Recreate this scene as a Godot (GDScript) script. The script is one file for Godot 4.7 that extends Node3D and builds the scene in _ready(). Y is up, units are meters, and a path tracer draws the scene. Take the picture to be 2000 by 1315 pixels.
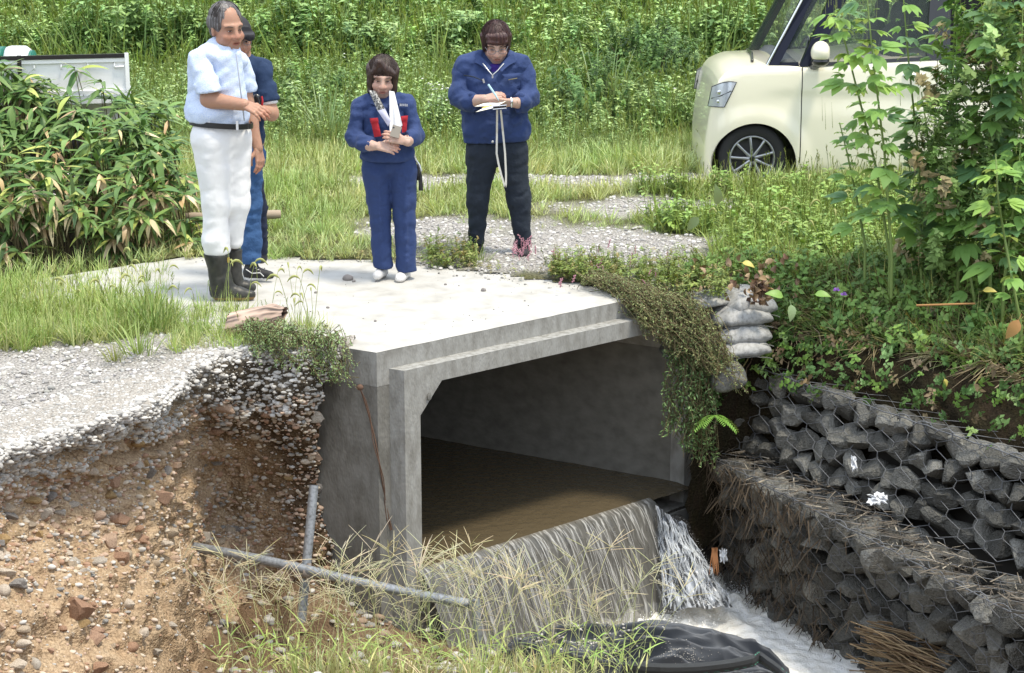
extends Node3D

# ---------------------------------------------------------------- helpers: camera rays used to survey points of the place
const F := 3600.0
const CAM_Y := 2.6
const PITCH := 0.249549
var rng := RandomNumberGenerator.new()
var noise := FastNoiseLite.new()
var mats := {}
var used := {}


func ray(px: float, py: float) -> Vector3:
	var a := (px - 1000.0) / F
	var b := -(py - 657.5) / F
	return Vector3(a, b * cos(PITCH) - sin(PITCH), -(b * sin(PITCH) + cos(PITCH)))


func on(px: float, py: float, y: float) -> Vector3:
	var r := ray(px, py)
	var t := (y - CAM_Y) / r.y
	return Vector3(0, CAM_Y, 0) + r * t


func far(px: float, py: float, d: float) -> Vector3:   # the point of that sight line at horizontal distance d
	var r := ray(px, py)
	return Vector3(0, CAM_Y, 0) + r * (d / -r.z)


func rf(a: float, b: float) -> float:
	return rng.randf_range(a, b)


func lin(r: float, g: float, b: float) -> Color:
	return Color(r, g, b).linear_to_srgb()


class Shape:
	var v := PackedVector3Array()
	var c := PackedColorArray()
	var uv := PackedVector2Array()
	var ix := PackedInt32Array()
	var col := Color.WHITE
	var flat := false

	func vert(p: Vector3, u := Vector2.ZERO) -> int:
		v.append(p); c.append(col); uv.append(u)
		return v.size() - 1

	func tri(a: int, b: int, d: int) -> void:
		ix.append(a); ix.append(b); ix.append(d)

	func quad(a: Vector3, b: Vector3, d: Vector3, e: Vector3) -> void:
		var i := vert(a, Vector2(0, 0)); vert(b, Vector2(1, 0)); vert(d, Vector2(1, 1)); vert(e, Vector2(0, 1))
		tri(i, i + 1, i + 2); tri(i, i + 2, i + 3)

	func tube(pts: Array, radii, sides := 6, caps := true) -> void:
		var n := pts.size()
		var start := v.size()
		var up := Vector3.UP
		for i in n:
			var p: Vector3 = pts[i]
			var t: Vector3 = (pts[mini(i + 1, n - 1)] - pts[maxi(i - 1, 0)]).normalized()
			if i == 0:
				up = Vector3.UP if absf(t.y) < 0.9 else Vector3.RIGHT
			var s := t.cross(up).normalized()
			up = s.cross(t).normalized()
			var r: float = radii[i] if radii is Array else radii
			for k in sides:
				var a := TAU * k / sides
				vert(p + (s * cos(a) + up * sin(a)) * r, Vector2(float(k) / sides, float(i)))
		for i in n - 1:
			for k in sides:
				var a := start + i * sides + k
				var b := start + i * sides + (k + 1) % sides
				tri(a, b, a + sides); tri(b, b + sides, a + sides)
		if caps:
			for e in 2:
				var ring := start + (n - 1) * sides * e
				var m := vert(pts[(n - 1) * e])
				for k in sides:
					if e == 0:
						tri(m, ring + (k + 1) % sides, ring + k)
					else:
						tri(m, ring + k, ring + (k + 1) % sides)

	func grid(nu: int, nv: int, f: Callable, uvs := 1.0) -> void:
		var start := v.size()
		for j in nv + 1:
			for i in nu + 1:
				var u := float(i) / nu
				var w := float(j) / nv
				vert(f.call(u, w), Vector2(u, w) * uvs)
		for j in nv:
			for i in nu:
				var a := start + j * (nu + 1) + i
				tri(a, a + 1, a + nu + 2); tri(a, a + nu + 2, a + nu + 1)

	func box(center: Vector3, size: Vector3, b := Basis.IDENTITY) -> void:
		var h := size * 0.5
		var p := []
		for i in 8:
			p.append(center + b * Vector3(h.x * (1 if i & 1 else -1), h.y * (1 if i & 2 else -1), h.z * (1 if i & 4 else -1)))
		hexa(p)

	func hexa(p: Array) -> void:   # eight corners: bit 0 = x, bit 1 = y, bit 2 = z
		for q in [[0, 1, 3, 2], [5, 4, 6, 7], [4, 0, 2, 6], [1, 5, 7, 3], [2, 3, 7, 6], [4, 5, 1, 0]]:
			quad(p[q[0]], p[q[1]], p[q[2]], p[q[3]])

	func ball(center: Vector3, r: Vector3, b := Basis.IDENTITY, nu := 10, nv := 7) -> void:
		var start := v.size()
		for j in nv + 1:
			for i in nu + 1:
				var th := PI * j / nv
				var ph := TAU * i / nu
				vert(center + b * (Vector3(sin(th) * cos(ph), cos(th), sin(th) * sin(ph)) * r), Vector2(float(i) / nu, float(j) / nv))
		for j in nv:
			for i in nu:
				var a := start + j * (nu + 1) + i
				tri(a, a + 1, a + nu + 2); tri(a, a + nu + 2, a + nu + 1)

	func blade(root: Vector3, dir: Vector3, side: Vector3, length: float, width: float, bend: float, segs := 3, tip := 0.05, droop := Vector3.DOWN) -> void:
		var start := v.size()
		var p := root
		var d := dir.normalized()
		for i in segs + 1:
			var t := float(i) / segs
			var w := width * 0.5 * (1.0 - t * t) + width * tip * 0.5
			vert(p - side * w, Vector2(0, t)); vert(p + side * w, Vector2(1, t))
			d = (d + droop * bend / segs).normalized()
			p += d * length / segs
		for i in segs:
			var a := start + i * 2
			tri(a, a + 1, a + 3); tri(a, a + 3, a + 2)

	func leaf(root: Vector3, dir: Vector3, nrm: Vector3, length: float, width: float, bend := 0.3, segs := 4, fold := 0.15, peak := 0.4) -> void:
		var start := v.size()
		var d := dir.normalized()
		var s := d.cross(nrm).normalized()
		var n := s.cross(d).normalized()
		var p := root
		for i in segs + 1:
			var t := float(i) / segs
			var w := 0.0
			if t < peak:
				w = sin(t / peak * PI * 0.5)
			else:
				w = cos((t - peak) / (1.0 - peak) * PI * 0.5)
			w = maxf(w, 0.04) * width * 0.5
			vert(p - s * w + n * w * fold, Vector2(0, t)); vert(p, Vector2(0.5, t)); vert(p + s * w + n * w * fold, Vector2(1, t))
			d = (d - n * bend / segs).normalized()
			n = s.cross(d).normalized()
			p += d * length / segs
		for i in segs:
			var a := start + i * 3
			for k in 2:
				tri(a + k, a + k + 1, a + k + 4); tri(a + k, a + k + 4, a + k + 3)

	func add(o: Shape) -> void:
		var n := v.size()
		v.append_array(o.v); c.append_array(o.c); uv.append_array(o.uv)
		for i in o.ix:
			ix.append(i + n)

	func put(m: ArrayMesh, mat: Material = null) -> ArrayMesh:
		if ix.is_empty():
			return m
		var a := []
		a.resize(Mesh.ARRAY_MAX)
		if flat:
			var fv := PackedVector3Array(); var fc := PackedColorArray(); var fu := PackedVector2Array(); var fn := PackedVector3Array()
			for i in range(0, ix.size(), 3):
				var p := v[ix[i]]; var q := v[ix[i + 1]]; var r := v[ix[i + 2]]
				var nn := (r - p).cross(q - p).normalized()
				for k in 3:
					fv.append(v[ix[i + k]]); fc.append(c[ix[i + k]]); fu.append(uv[ix[i + k]]); fn.append(nn)
			a[Mesh.ARRAY_VERTEX] = fv; a[Mesh.ARRAY_COLOR] = fc; a[Mesh.ARRAY_TEX_UV] = fu; a[Mesh.ARRAY_NORMAL] = fn
		else:
			var nrm := PackedVector3Array()
			nrm.resize(v.size())
			for i in range(0, ix.size(), 3):
				var i0 := ix[i]; var i1 := ix[i + 1]; var i2 := ix[i + 2]
				var nn := (v[i2] - v[i0]).cross(v[i1] - v[i0])
				nrm[i0] += nn; nrm[i1] += nn; nrm[i2] += nn
			for i in nrm.size():
				nrm[i] = (nrm[i] * 1e5).normalized() if nrm[i].length_squared() > 1e-22 else Vector3.UP
			a[Mesh.ARRAY_VERTEX] = v; a[Mesh.ARRAY_COLOR] = c; a[Mesh.ARRAY_TEX_UV] = uv; a[Mesh.ARRAY_NORMAL] = nrm; a[Mesh.ARRAY_INDEX] = ix
		m.add_surface_from_arrays(Mesh.PRIMITIVE_TRIANGLES, a)
		if mat:
			m.surface_set_material(m.get_surface_count() - 1, mat)
		return m

	func mesh(mat: Material = null) -> ArrayMesh:
		return put(ArrayMesh.new(), mat)


# a distance field on a grid; stamps join with a smooth minimum; meshed as surface nets
class Field:
	var o: Vector3
	var h: float
	var k: float
	var nx: int
	var ny: int
	var nz: int
	var acc := PackedFloat32Array()
	var cut := PackedFloat32Array()

	func _init(lo: Vector3, hi: Vector3, cell: float, blend: float) -> void:
		o = lo; h = cell; k = blend
		nx = int((hi.x - lo.x) / h) + 2; ny = int((hi.y - lo.y) / h) + 2; nz = int((hi.z - lo.z) / h) + 2
		acc.resize(nx * ny * nz)
		cut.resize(nx * ny * nz)
		cut.fill(-1e9)

	func span(lo: Vector3, hi: Vector3) -> Array:
		return [clampi(int((lo.x - o.x) / h), 0, nx - 1), clampi(int((hi.x - o.x) / h) + 1, 0, nx - 1), clampi(int((lo.y - o.y) / h), 0, ny - 1), clampi(int((hi.y - o.y) / h) + 1, 0, ny - 1), clampi(int((lo.z - o.z) / h), 0, nz - 1), clampi(int((hi.z - o.z) / h) + 1, 0, nz - 1)]

	# tapered capsule; sq flattens it along world z
	func cone(a: Vector3, b: Vector3, ra: float, rb: float, sq := 1.0) -> void:
		var m := maxf(ra, rb) + k * 4.0
		var mz := maxf(ra, rb) * sq + k * 4.0
		var e := Vector3(m, m, mz)
		var s := span(a.min(b) - e, a.max(b) + e)
		var iz := 1.0 / sq
		var ab := Vector3(b.x - a.x, b.y - a.y, (b.z - a.z) * iz)
		var l2 := maxf(ab.length_squared(), 1e-9)
		var ik := 1.0 / k
		var dr := rb - ra
		var sc := minf(1.0, 0.5 + 0.5 * sq)
		for z in range(s[4], s[5] + 1):
			var pz := (o.z + z * h - a.z) * iz
			for y in range(s[2], s[3] + 1):
				var py := o.y + y * h - a.y
				var i: int = (z * ny + y) * nx + s[0]
				var px: float = o.x + s[0] * h - a.x
				for x in range(s[0], s[1] + 1):
					var t := clampf((px * ab.x + py * ab.y + pz * ab.z) / l2, 0.0, 1.0)
					var qx := px - ab.x * t
					var qy := py - ab.y * t
					var qz := pz - ab.z * t
					var d := (sqrt(qx * qx + qy * qy + qz * qz) - ra - dr * t) * sc * ik
					if d < 5.0:
						acc[i] += exp(-maxf(d, -40.0))
					i += 1
					px += h

	func ball(p: Vector3, r: Vector3, b := Basis.IDENTITY, carve := false) -> void:
		var rm := maxf(r.x, maxf(r.y, r.z)) + k * 4.0
		var s := span(p - Vector3.ONE * rm, p + Vector3.ONE * rm)
		var inv := b.inverse()
		var ir := Vector3(1.0 / r.x, 1.0 / r.y, 1.0 / r.z)
		var rmin := minf(r.x, minf(r.y, r.z))
		var ik := 1.0 / k
		for z in range(s[4], s[5] + 1):
			for y in range(s[2], s[3] + 1):
				var i: int = (z * ny + y) * nx + s[0]
				for x in range(s[0], s[1] + 1):
					var q := inv * (o + Vector3(x, y, z) * h - p)
					var g := q * ir
					var l := g.length()
					var d := (l - 1.0) * rmin
					if l > 0.3:
						d = l * (l - 1.0) / (g * ir).length()
					if carve:
						if -d > cut[i]:
							cut[i] = -d
					elif d * ik < 5.0:
						acc[i] += exp(-maxf(d * ik, -40.0))
					i += 1

	func slice(p: Vector3, n: Vector3, lo: Vector3, hi: Vector3) -> void:   # removes what lies on the side of n, inside the box
		var s := span(lo, hi)
		for z in range(s[4], s[5] + 1):
			for y in range(s[2], s[3] + 1):
				var i: int = (z * ny + y) * nx + s[0]
				for x in range(s[0], s[1] + 1):
					var d := (o + Vector3(x, y, z) * h - p).dot(n)
					if d > cut[i]:
						cut[i] = d
					i += 1

	func into(sh: Shape, paint = null, origin := Vector3.ZERO, wrinkle := 0.0, wn: FastNoiseLite = null) -> void:
		var n := acc.size()
		var f := PackedFloat32Array()
		f.resize(n)
		f.fill(1.0)
		for i in n:
			if acc[i] > 0.0:
				var d := -k * log(acc[i])
				if wrinkle > 0.0 and absf(d) < wrinkle * 1.6 + h * 2.0:
					var p := o + Vector3(i % nx, (i / nx) % ny, i / (nx * ny)) * h
					d += wrinkle * (0.5 - 2.6 * absf(wn.get_noise_3d(p.x * 4.0 + p.y * 2.5, p.y * 6.0 - p.x * 3.5, p.z * 4.0))) + 0.5 * wrinkle * (0.4 - 2.2 * absf(wn.get_noise_3d(p.x * 6.0 - p.y * 8.0, p.y * 9.0 + p.x * 7.0, p.z * 6.0 + 9.0)))
				f[i] = clampf(maxf(d, cut[i]), -1.0, 1.0)
		var where := {}
		var sy := nx
		var sz := nx * ny
		var corner := [0, 1, sy, sy + 1, sz, sz + 1, sz + sy, sz + sy + 1]
		var edges := [[0, 1], [2, 3], [4, 5], [6, 7], [0, 2], [1, 3], [4, 6], [5, 7], [0, 4], [1, 5], [2, 6], [3, 7]]
		var off := []
		for q in 8:
			off.append(Vector3(q & 1, (q >> 1) & 1, q >> 2))
		var steps := [1, sy, sz]
		for z in range(1, nz - 1):
			for y in range(1, ny - 1):
				var i := z * sz + y * sy + 1
				for x in range(1, nx - 1):
					var inside := f[i] < 0.0
					for ax in 3:
						if (f[i + steps[ax]] < 0.0) != inside:
							var u: int = steps[(ax + 1) % 3]
							var w: int = steps[(ax + 2) % 3]
							var cells := [i, i - u, i - u - w, i - w]
							var got := [0, 0, 0, 0]
							for c4 in 4:
								var cell: int = cells[c4]
								if not where.has(cell):
									var sum := Vector3.ZERO
									var m := 0
									for e in edges:
										var fa := f[cell + corner[e[0]]]
										var fb := f[cell + corner[e[1]]]
										if (fa < 0.0) != (fb < 0.0):
											var t := fa / (fa - fb)
											sum += off[e[0]].lerp(off[e[1]], t)
											m += 1
									var cz := cell / sz
									var cy := (cell % sz) / sy
									var p := o + (Vector3(cell % sy, cy, cz) + sum / maxf(m, 1)) * h
									if paint != null:
										sh.col = paint.call(p)
									where[cell] = sh.vert(p - origin)
								got[c4] = where[cell]
							if inside:
								sh.tri(got[0], got[2], got[1]); sh.tri(got[0], got[3], got[2])
							else:
								sh.tri(got[0], got[1], got[2]); sh.tri(got[0], got[2], got[3])
					i += 1


# ---------------------------------------------------------------- things, parts and materials
func numbered(called: String) -> String:
	var n: int = used.get(called, 0)
	used[called] = n + 1
	return called if n == 0 else "%s_%03d" % [called, n]


func tag(o: Node, label: String, category: String, group := "", kind := "") -> Node:
	if label: o.set_meta("label", label)
	if category: o.set_meta("category", category)
	if group: o.set_meta("group", group)
	if kind: o.set_meta("kind", kind)
	return o


func thing(called: String, label: String, category: String, where := Vector3.ZERO, group := "") -> Node3D:
	var o := Node3D.new()
	o.name = numbered(called)
	o.position = where
	add_child(o)
	tag(o, label, category, group)
	return o


func part(parent: Node, called: String, what, m: Material = null) -> MeshInstance3D:
	var o := MeshInstance3D.new()
	o.name = numbered(called) if parent == self else called
	o.mesh = what.mesh() if what is Shape else what
	if m: o.material_override = m
	parent.add_child(o, true)
	return o


func setting(called: String, what, m: Material) -> MeshInstance3D:
	var o := part(self, called, what, m)
	o.set_meta("kind", "structure")
	return o


func scatter(called: String, label: String, category: String, m: Mesh, mt: Material, xf: Array, tint: Array, parent: Node = null) -> MultiMeshInstance3D:
	var mm := MultiMesh.new()
	mm.transform_format = MultiMesh.TRANSFORM_3D
	mm.use_colors = true
	mm.mesh = m
	mm.instance_count = xf.size()
	for i in xf.size():
		mm.set_instance_transform(i, xf[i])
		mm.set_instance_color(i, tint[i])
	var o := MultiMeshInstance3D.new()
	o.name = numbered(called) if parent == null else called
	o.multimesh = mm
	o.material_override = mt
	(self if parent == null else parent).add_child(o, true)
	tag(o, label, category, "", "stuff")
	return o


func noise_tex(freq: float, stops: Array, octaves := 4, size := 512, sd := 1, kind := FastNoiseLite.TYPE_SIMPLEX_SMOOTH) -> NoiseTexture2D:
	var n := FastNoiseLite.new()
	n.seed = sd
	n.noise_type = kind
	n.frequency = freq
	n.fractal_octaves = octaves
	var t := NoiseTexture2D.new()
	t.width = size; t.height = size
	t.seamless = true
	t.generate_mipmaps = false
	t.noise = n
	if stops.size():
		var g := Gradient.new()
		var offs := PackedFloat32Array(); var cols := PackedColorArray()
		for s in stops:
			offs.append(s[0]); cols.append(s[1])
		g.offsets = offs; g.colors = cols
		t.color_ramp = g
	return t


func mat(called: String, albedo: Color, rough := 0.8, opt := {}) -> StandardMaterial3D:
	if mats.has(called):
		return mats[called]
	var m := StandardMaterial3D.new()
	m.resource_name = called
	m.albedo_color = albedo
	m.roughness = rough
	m.vertex_color_use_as_albedo = opt.get("vc", false)
	m.metallic = opt.get("metal", 0.0)
	m.metallic_specular = opt.get("spec", 0.5)
	if opt.has("tex"):
		m.albedo_texture = opt.tex
	if opt.has("bump"):
		m.heightmap_enabled = true
		m.heightmap_texture = opt.bump
		m.heightmap_scale = opt.get("bump_cm", 1.0)
	if opt.has("scale"):
		m.uv1_triplanar = true
		m.uv1_world_triplanar = true
		m.uv1_scale = opt.scale if opt.scale is Vector3 else Vector3.ONE * opt.scale
	if opt.has("uv"):
		m.uv1_scale = opt.uv
	if opt.has("back"):
		m.backlight_enabled = true
		m.backlight = opt.back
		m.cull_mode = BaseMaterial3D.CULL_DISABLED
	if opt.has("coat"):
		m.clearcoat_enabled = true
		m.clearcoat = opt.coat
		m.clearcoat_roughness = 0.05
	if opt.has("rim"):
		m.rim_enabled = true
		m.rim = opt.rim
	if opt.has("sss"):
		m.subsurf_scatter_enabled = true
		m.subsurf_scatter_strength = opt.sss
	if opt.has("alpha"):
		m.transparency = BaseMaterial3D.TRANSPARENCY_ALPHA
		m.albedo_color.a = opt.alpha
	mats[called] = m
	return m


func _ready() -> void:
	rng.seed = 20231
	noise.seed = 7
	noise.noise_type = FastNoiseLite.TYPE_SIMPLEX_SMOOTH
	noise.frequency = 1.0
	noise.fractal_octaves = 3
	# camera
	var cam := Camera3D.new()
	cam.name = "camera"
	cam.position = Vector3(0, CAM_Y, 0)
	cam.rotation = Vector3(-PITCH, 0, 0)
	cam.fov = 20.7007
	cam.near = 0.1
	cam.far = 400.0
	add_child(cam)
	cam.current = true
	# bright thin-overcast sky, soft sun high on the right and a little behind the people
	var sky := ProceduralSkyMaterial.new()
	sky.sky_top_color = Color(0.86, 0.90, 0.96)
	sky.sky_horizon_color = Color(0.80, 0.84, 0.88)
	sky.ground_bottom_color = Color(0.25, 0.26, 0.2)
	sky.ground_horizon_color = Color(0.5, 0.52, 0.45)
	sky.sky_curve = 0.3
	sky.energy_multiplier = 1.0
	var env := Environment.new()
	env.background_mode = Environment.BG_SKY
	env.sky = Sky.new()
	env.sky.sky_material = sky
	env.tonemap_mode = Environment.TONE_MAPPER_LINEAR
	env.tonemap_exposure = 2.15
	env.sdfgi_enabled = true
	env.ssao_enabled = true
	env.ssil_enabled = true
	var we := WorldEnvironment.new()
	we.name = "environment"
	we.environment = env
	add_child(we)
	var sun := DirectionalLight3D.new()
	sun.name = "sun"
	sun.light_color = Color(1.0, 0.96, 0.88)
	sun.light_energy = 0.6
	sun.light_angular_distance = 9.0
	sun.shadow_enabled = true
	sun.rotation_degrees = Vector3(-72, 60, 0)
	add_child(sun)
	# the place
	build_ground()
	build_left_bank()
	build_right_bank()
	build_culvert()
	build_water()
	build_gabions()
	build_sandbags()
	build_car()
	build_pickup()
	build_people()
	build_small_things()
	build_far_plants()
	build_near_plants()


# ---------------------------------------------------------------- ground
const CA := Vector3(-0.752, 0, -9.885)    # near left top corner of the culvert
const EU := Vector3(0.755, 0, -0.656)     # along its front
const EW := Vector3(0.866, 0, 0.5)        # out of its mouth
const CUL_W := 2.55
const CUL_L := 3.07
var pit := PackedVector2Array()
var bank_edge: Array[Vector3] = []


func cul(u: float, y: float, w: float) -> Vector3:
	return CA + EU * u + EW * w + Vector3(0, y, 0)


func cul_uw(x: float, z: float) -> Vector2:
	var dx := x - CA.x
	var dz := z - CA.z
	return Vector2((dx * 0.5 - 0.866 * dz) / 0.9456, (0.755 * dz + 0.656 * dx) / 0.9456)


func ground_y(x: float, z: float) -> float:
	var d := -z
	var y := 0.1 * smoothstep(13.4, 15.2, d) + 0.03 * maxf(0.0, d - 16.0)
	y += 0.13 * maxf(0.0, d - 20.5 + 0.4 * noise.get_noise_2d(x * 0.3, 4.0)) * smoothstep(20.0, 22.0, d) + 0.4 * maxf(0.0, d - 27.5)
	y += 0.035 * noise.get_noise_2d(x * 0.7, z * 0.7) * smoothstep(11.8, 13.0, d)
	if d > 22.0:
		y += 0.30 * smoothstep(22.0, 24.0, d) * noise.get_noise_2d(x * 0.35, z * 0.35)
	y = minf(y, 9.0 + 0.1 * y)
	y += 0.03 * smoothstep(1.6, 2.6, x - 0.3 * (d - 11.0)) * smoothstep(13.5, 12.0, d)
	var q := cul_uw(x, z)
	if q.x > 1.2 and q.x < 2.8 and q.y > -CUL_L - 0.2 and q.y < 0.1:
		y = maxf(y, 0.0) + 0.006
	if q.y < -CUL_L + 0.3 and not (q.x > 1.2 and q.y > -CUL_L - 0.2):   # the ditch above the culvert
		var across := absf(q.x - 1.27) - 0.05 * (-CUL_L - q.y)
		y -= 1.3 * smoothstep(1.55, 0.9, across) * smoothstep(-CUL_L + 0.25, -CUL_L - 0.05, q.y) * smoothstep(-9.5, -6.0, q.y)
	if q.x < 0.02 and d < 13.0:
		y -= 0.035
	return y


func gravel_at(x: float, z: float) -> float:
	var g := 0.0
	for e in [[0.42, -12.75, 1.15, 0.95], [1.0, -12.0, 0.6, 0.6], [0.35, -15.05, 1.9, 0.32], [-0.5, -13.4, 0.7, 0.5], [-0.15, -12.3, 0.6, 0.5], [-0.7, -15.0, 0.8, 0.3], [1.1, -14.1, 0.8, 0.3]]:
		var r := Vector2((x - e[0]) / e[2], (z - e[1]) / e[3]).length()
		g = maxf(g, smoothstep(1.25, 0.6, r + 0.35 * noise.get_noise_2d(x * 2.0, z * 2.0)))
	if z > -10.6 and x < -0.3:
		g = 1.0
	if x < -0.7 and z > -11.6:
		g = maxf(g, smoothstep(-11.1, -10.5, z + 0.2 * noise.get_noise_2d(x * 2.0, z * 2.0)))
	return g


func build_ground() -> void:
	for p in [[-260, 985], [-120, 930], [0, 893], [70, 872], [140, 850], [215, 825], [290, 800], [350, 745], [420, 702], [520, 700], [600, 702], [648, 690]]:
		bank_edge.append(on(p[0], p[1], -0.05))
	pit.append(Vector2(-9, 2)); pit.append(Vector2(-9, -6.2)); pit.append(Vector2(-4.5, -7.0))
	for p in bank_edge:
		pit.append(Vector2(p.x, p.z))
	for p in [cul(-0.3, 0, -0.55), cul(0.03, 0, -0.5), cul(0.03, 0, -CUL_L + 0.05), cul(1.42, 0, -CUL_L + 0.05), cul(1.79, 0, -2.55), cul(2.06, 0, -2.06), cul(2.1, 0, -0.25), cul(2.5, 0, -0.2)]:
		pit.append(Vector2(p.x, p.z))
	for p in right_top:
		pit.append(Vector2(p.x, p.y))
	pit.append(Vector2(9, 2))
	var sh := Shape.new()
	var gtex := noise_tex(0.06, [[0.0, Color(0.55, 0.55, 0.55)], [0.45, Color(0.8, 0.79, 0.78)], [0.62, Color(0.97, 0.96, 0.95)], [1.0, Color(1, 1, 1)]], 4, 512, 3)
	var gb := noise_tex(0.09, [], 3, 512, 5, FastNoiseLite.TYPE_CELLULAR)
	var gm := mat("ground soil", Color.WHITE, 0.95, {"vc": true, "tex": gtex, "bump": gb, "bump_cm": 1.5, "scale": 1.6, "spec": 0.2})
	var xs := []
	var zs := []
	var x := -40.0
	while x < 40.0:
		xs.append(x)
		x += 0.09 if absf(x) < 4.2 else (0.35 if absf(x) < 9.0 else 2.0)
	var z := -2.0
	while z > -70.0:
		zs.append(z)
		z -= 0.09 if z > -15.5 and z < -7.5 else (0.3 if z > -32.0 and z < -7.0 else 2.0)
	var idx := {}
	for j in zs.size():
		for i in xs.size():
			var px: float = xs[i]
			var pz: float = zs[j]
			if Geometry2D.is_point_in_polygon(Vector2(px, pz), pit):
				continue
			var gy := ground_y(px, pz)
			var g := gravel_at(px, pz)
			if g > 0.3 and pz > -16.0:
				gy += 0.012 * noise.get_noise_2d(px * 9.0, pz * 9.0)
			var n := 0.5 + 0.5 * noise.get_noise_2d(px * 3.0, pz * 3.0)
			var soil := Color(0.17, 0.155, 0.085).lerp(Color(0.12, 0.15, 0.05), n)
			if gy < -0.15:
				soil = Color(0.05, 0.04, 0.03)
			sh.col = soil.lerp(Color(0.50, 0.485, 0.46), g)
			idx[j * 10000 + i] = sh.vert(Vector3(px, gy, pz))
	for j in zs.size() - 1:
		for i in xs.size() - 1:
			var a: int = idx.get(j * 10000 + i, -1)
			var b: int = idx.get(j * 10000 + i + 1, -1)
			var c: int = idx.get(j * 10000 + 10001 + i, -1)
			var d: int = idx.get(j * 10000 + 10000 + i, -1)
			if a >= 0 and b >= 0 and c >= 0: sh.tri(a, c, b)
			if a >= 0 and c >= 0 and d >= 0: sh.tri(a, d, c)
	setting("ground", sh, gm)
	# loose gravel on the track
	var pebs := pebble_meshes(4, 11)
	for k in 4:
		var xf := []
		var tint := []
		for i in 5200:
			var p := Vector3(rf(-2.4, 2.0), 0, rf(-15.5, -11.2))
			if i % 3 == 0:
				p = Vector3(rf(-4.2, -0.9), 0, rf(-11.2, -8.0))
			var g := gravel_at(p.x, p.z)
			if Geometry2D.is_point_in_polygon(Vector2(p.x, p.z), pit) or rf(0, 1) > g * g:
				continue
			p.y = ground_y(p.x, p.z) + 0.003
			var s := 0.006 + 0.016 * pow(rf(0, 1), 3.0)
			xf.append(Transform3D(Basis.from_euler(Vector3(rf(0, 6), rf(0, 6), rf(0, 6))).scaled(Vector3(s, s * 0.7, s)), p))
			var v := rf(0.28, 0.62)
			tint.append(Color(v, v * rf(0.95, 0.99), v * rf(0.88, 0.97)))
		scatter("track_gravel", "loose pale gravel on the track beside the concrete slab", "gravel", pebs[k], mat("pebble", Color.WHITE, 0.85, {"vc": true, "spec": 0.3}), xf, tint)


func pebble_meshes(n: int, sd: int) -> Array:
	var out := []
	for k in n:
		var sh := Shape.new()
		sh.ball(Vector3.ZERO, Vector3(1, 0.75, 0.85), Basis.IDENTITY, 8, 6)
		for i in sh.v.size():
			var p := sh.v[i]
			sh.v[i] = p * (1.0 + 0.28 * noise.get_noise_3dv(p * 0.7 + Vector3(sd + k * 9, 3, 1)))
		out.append(sh.mesh())
	return out


func rock_meshes(n: int, sd: int, cuts := 9, nu := 12, nv := 8) -> Array:
	var out := []
	var r := RandomNumberGenerator.new()
	r.seed = sd
	for k in n:
		var sh := Shape.new()
		sh.ball(Vector3.ZERO, Vector3.ONE, Basis.IDENTITY, nu, nv)
		for q in cuts:
			var nn := Vector3(r.randfn(), r.randfn(), r.randfn()).normalized()
			var lim := r.randf_range(0.45, 0.8)
			for i in sh.v.size():
				var over := sh.v[i].dot(nn) - lim
				if over > 0.0:
					sh.v[i] -= nn * over
		for i in sh.v.size():
			var p := sh.v[i]
			sh.v[i] = p * (1.0 + 0.08 * noise.get_noise_3dv(p * 1.3 + Vector3(sd + k * 7, 0, 0)))
		sh.flat = true
		out.append(sh.mesh())
	return out


func cr(a, b, c, d, t: float):
	return 0.5 * ((2.0 * b) + (c - a) * t + (2.0 * a - 5.0 * b + 4.0 * c - d) * t * t + (3.0 * b - a - 3.0 * c + d) * t * t * t)


func net_at(net: Array, u: float, v: float) -> Vector3:   # net[row][column], smooth through every point
	var nr := net.size()
	var nc: int = net[0].size()
	var x := clampf(u, 0.0, 1.0) * (nc - 1)
	var y := clampf(v, 0.0, 1.0) * (nr - 1)
	var i := mini(int(x), nc - 2)
	var j := mini(int(y), nr - 2)
	var col := []
	for q in range(j - 1, j + 3):
		var row: Array = net[clampi(q, 0, nr - 1)]
		col.append(cr(row[maxi(i - 1, 0)], row[i], row[i + 1], row[mini(i + 2, nc - 1)], x - i))
	return cr(col[0], col[1], col[2], col[3], y - j)


var left_net := []


const LNU := 290
const LNV := 250
var left_pts := PackedVector3Array()


func left_surface(u: float, v: float) -> Vector3:
	var x := clampf(u, 0.0, 1.0) * LNU
	var y := clampf(v, 0.0, 1.0) * LNV
	var i := mini(int(x), LNU - 1)
	var j := mini(int(y), LNV - 1)
	var a := left_pts[j * (LNU + 1) + i].lerp(left_pts[j * (LNU + 1) + i + 1], x - i)
	var b := left_pts[(j + 1) * (LNU + 1) + i].lerp(left_pts[(j + 1) * (LNU + 1) + i + 1], x - i)
	return a.lerp(b, y - j)


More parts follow.
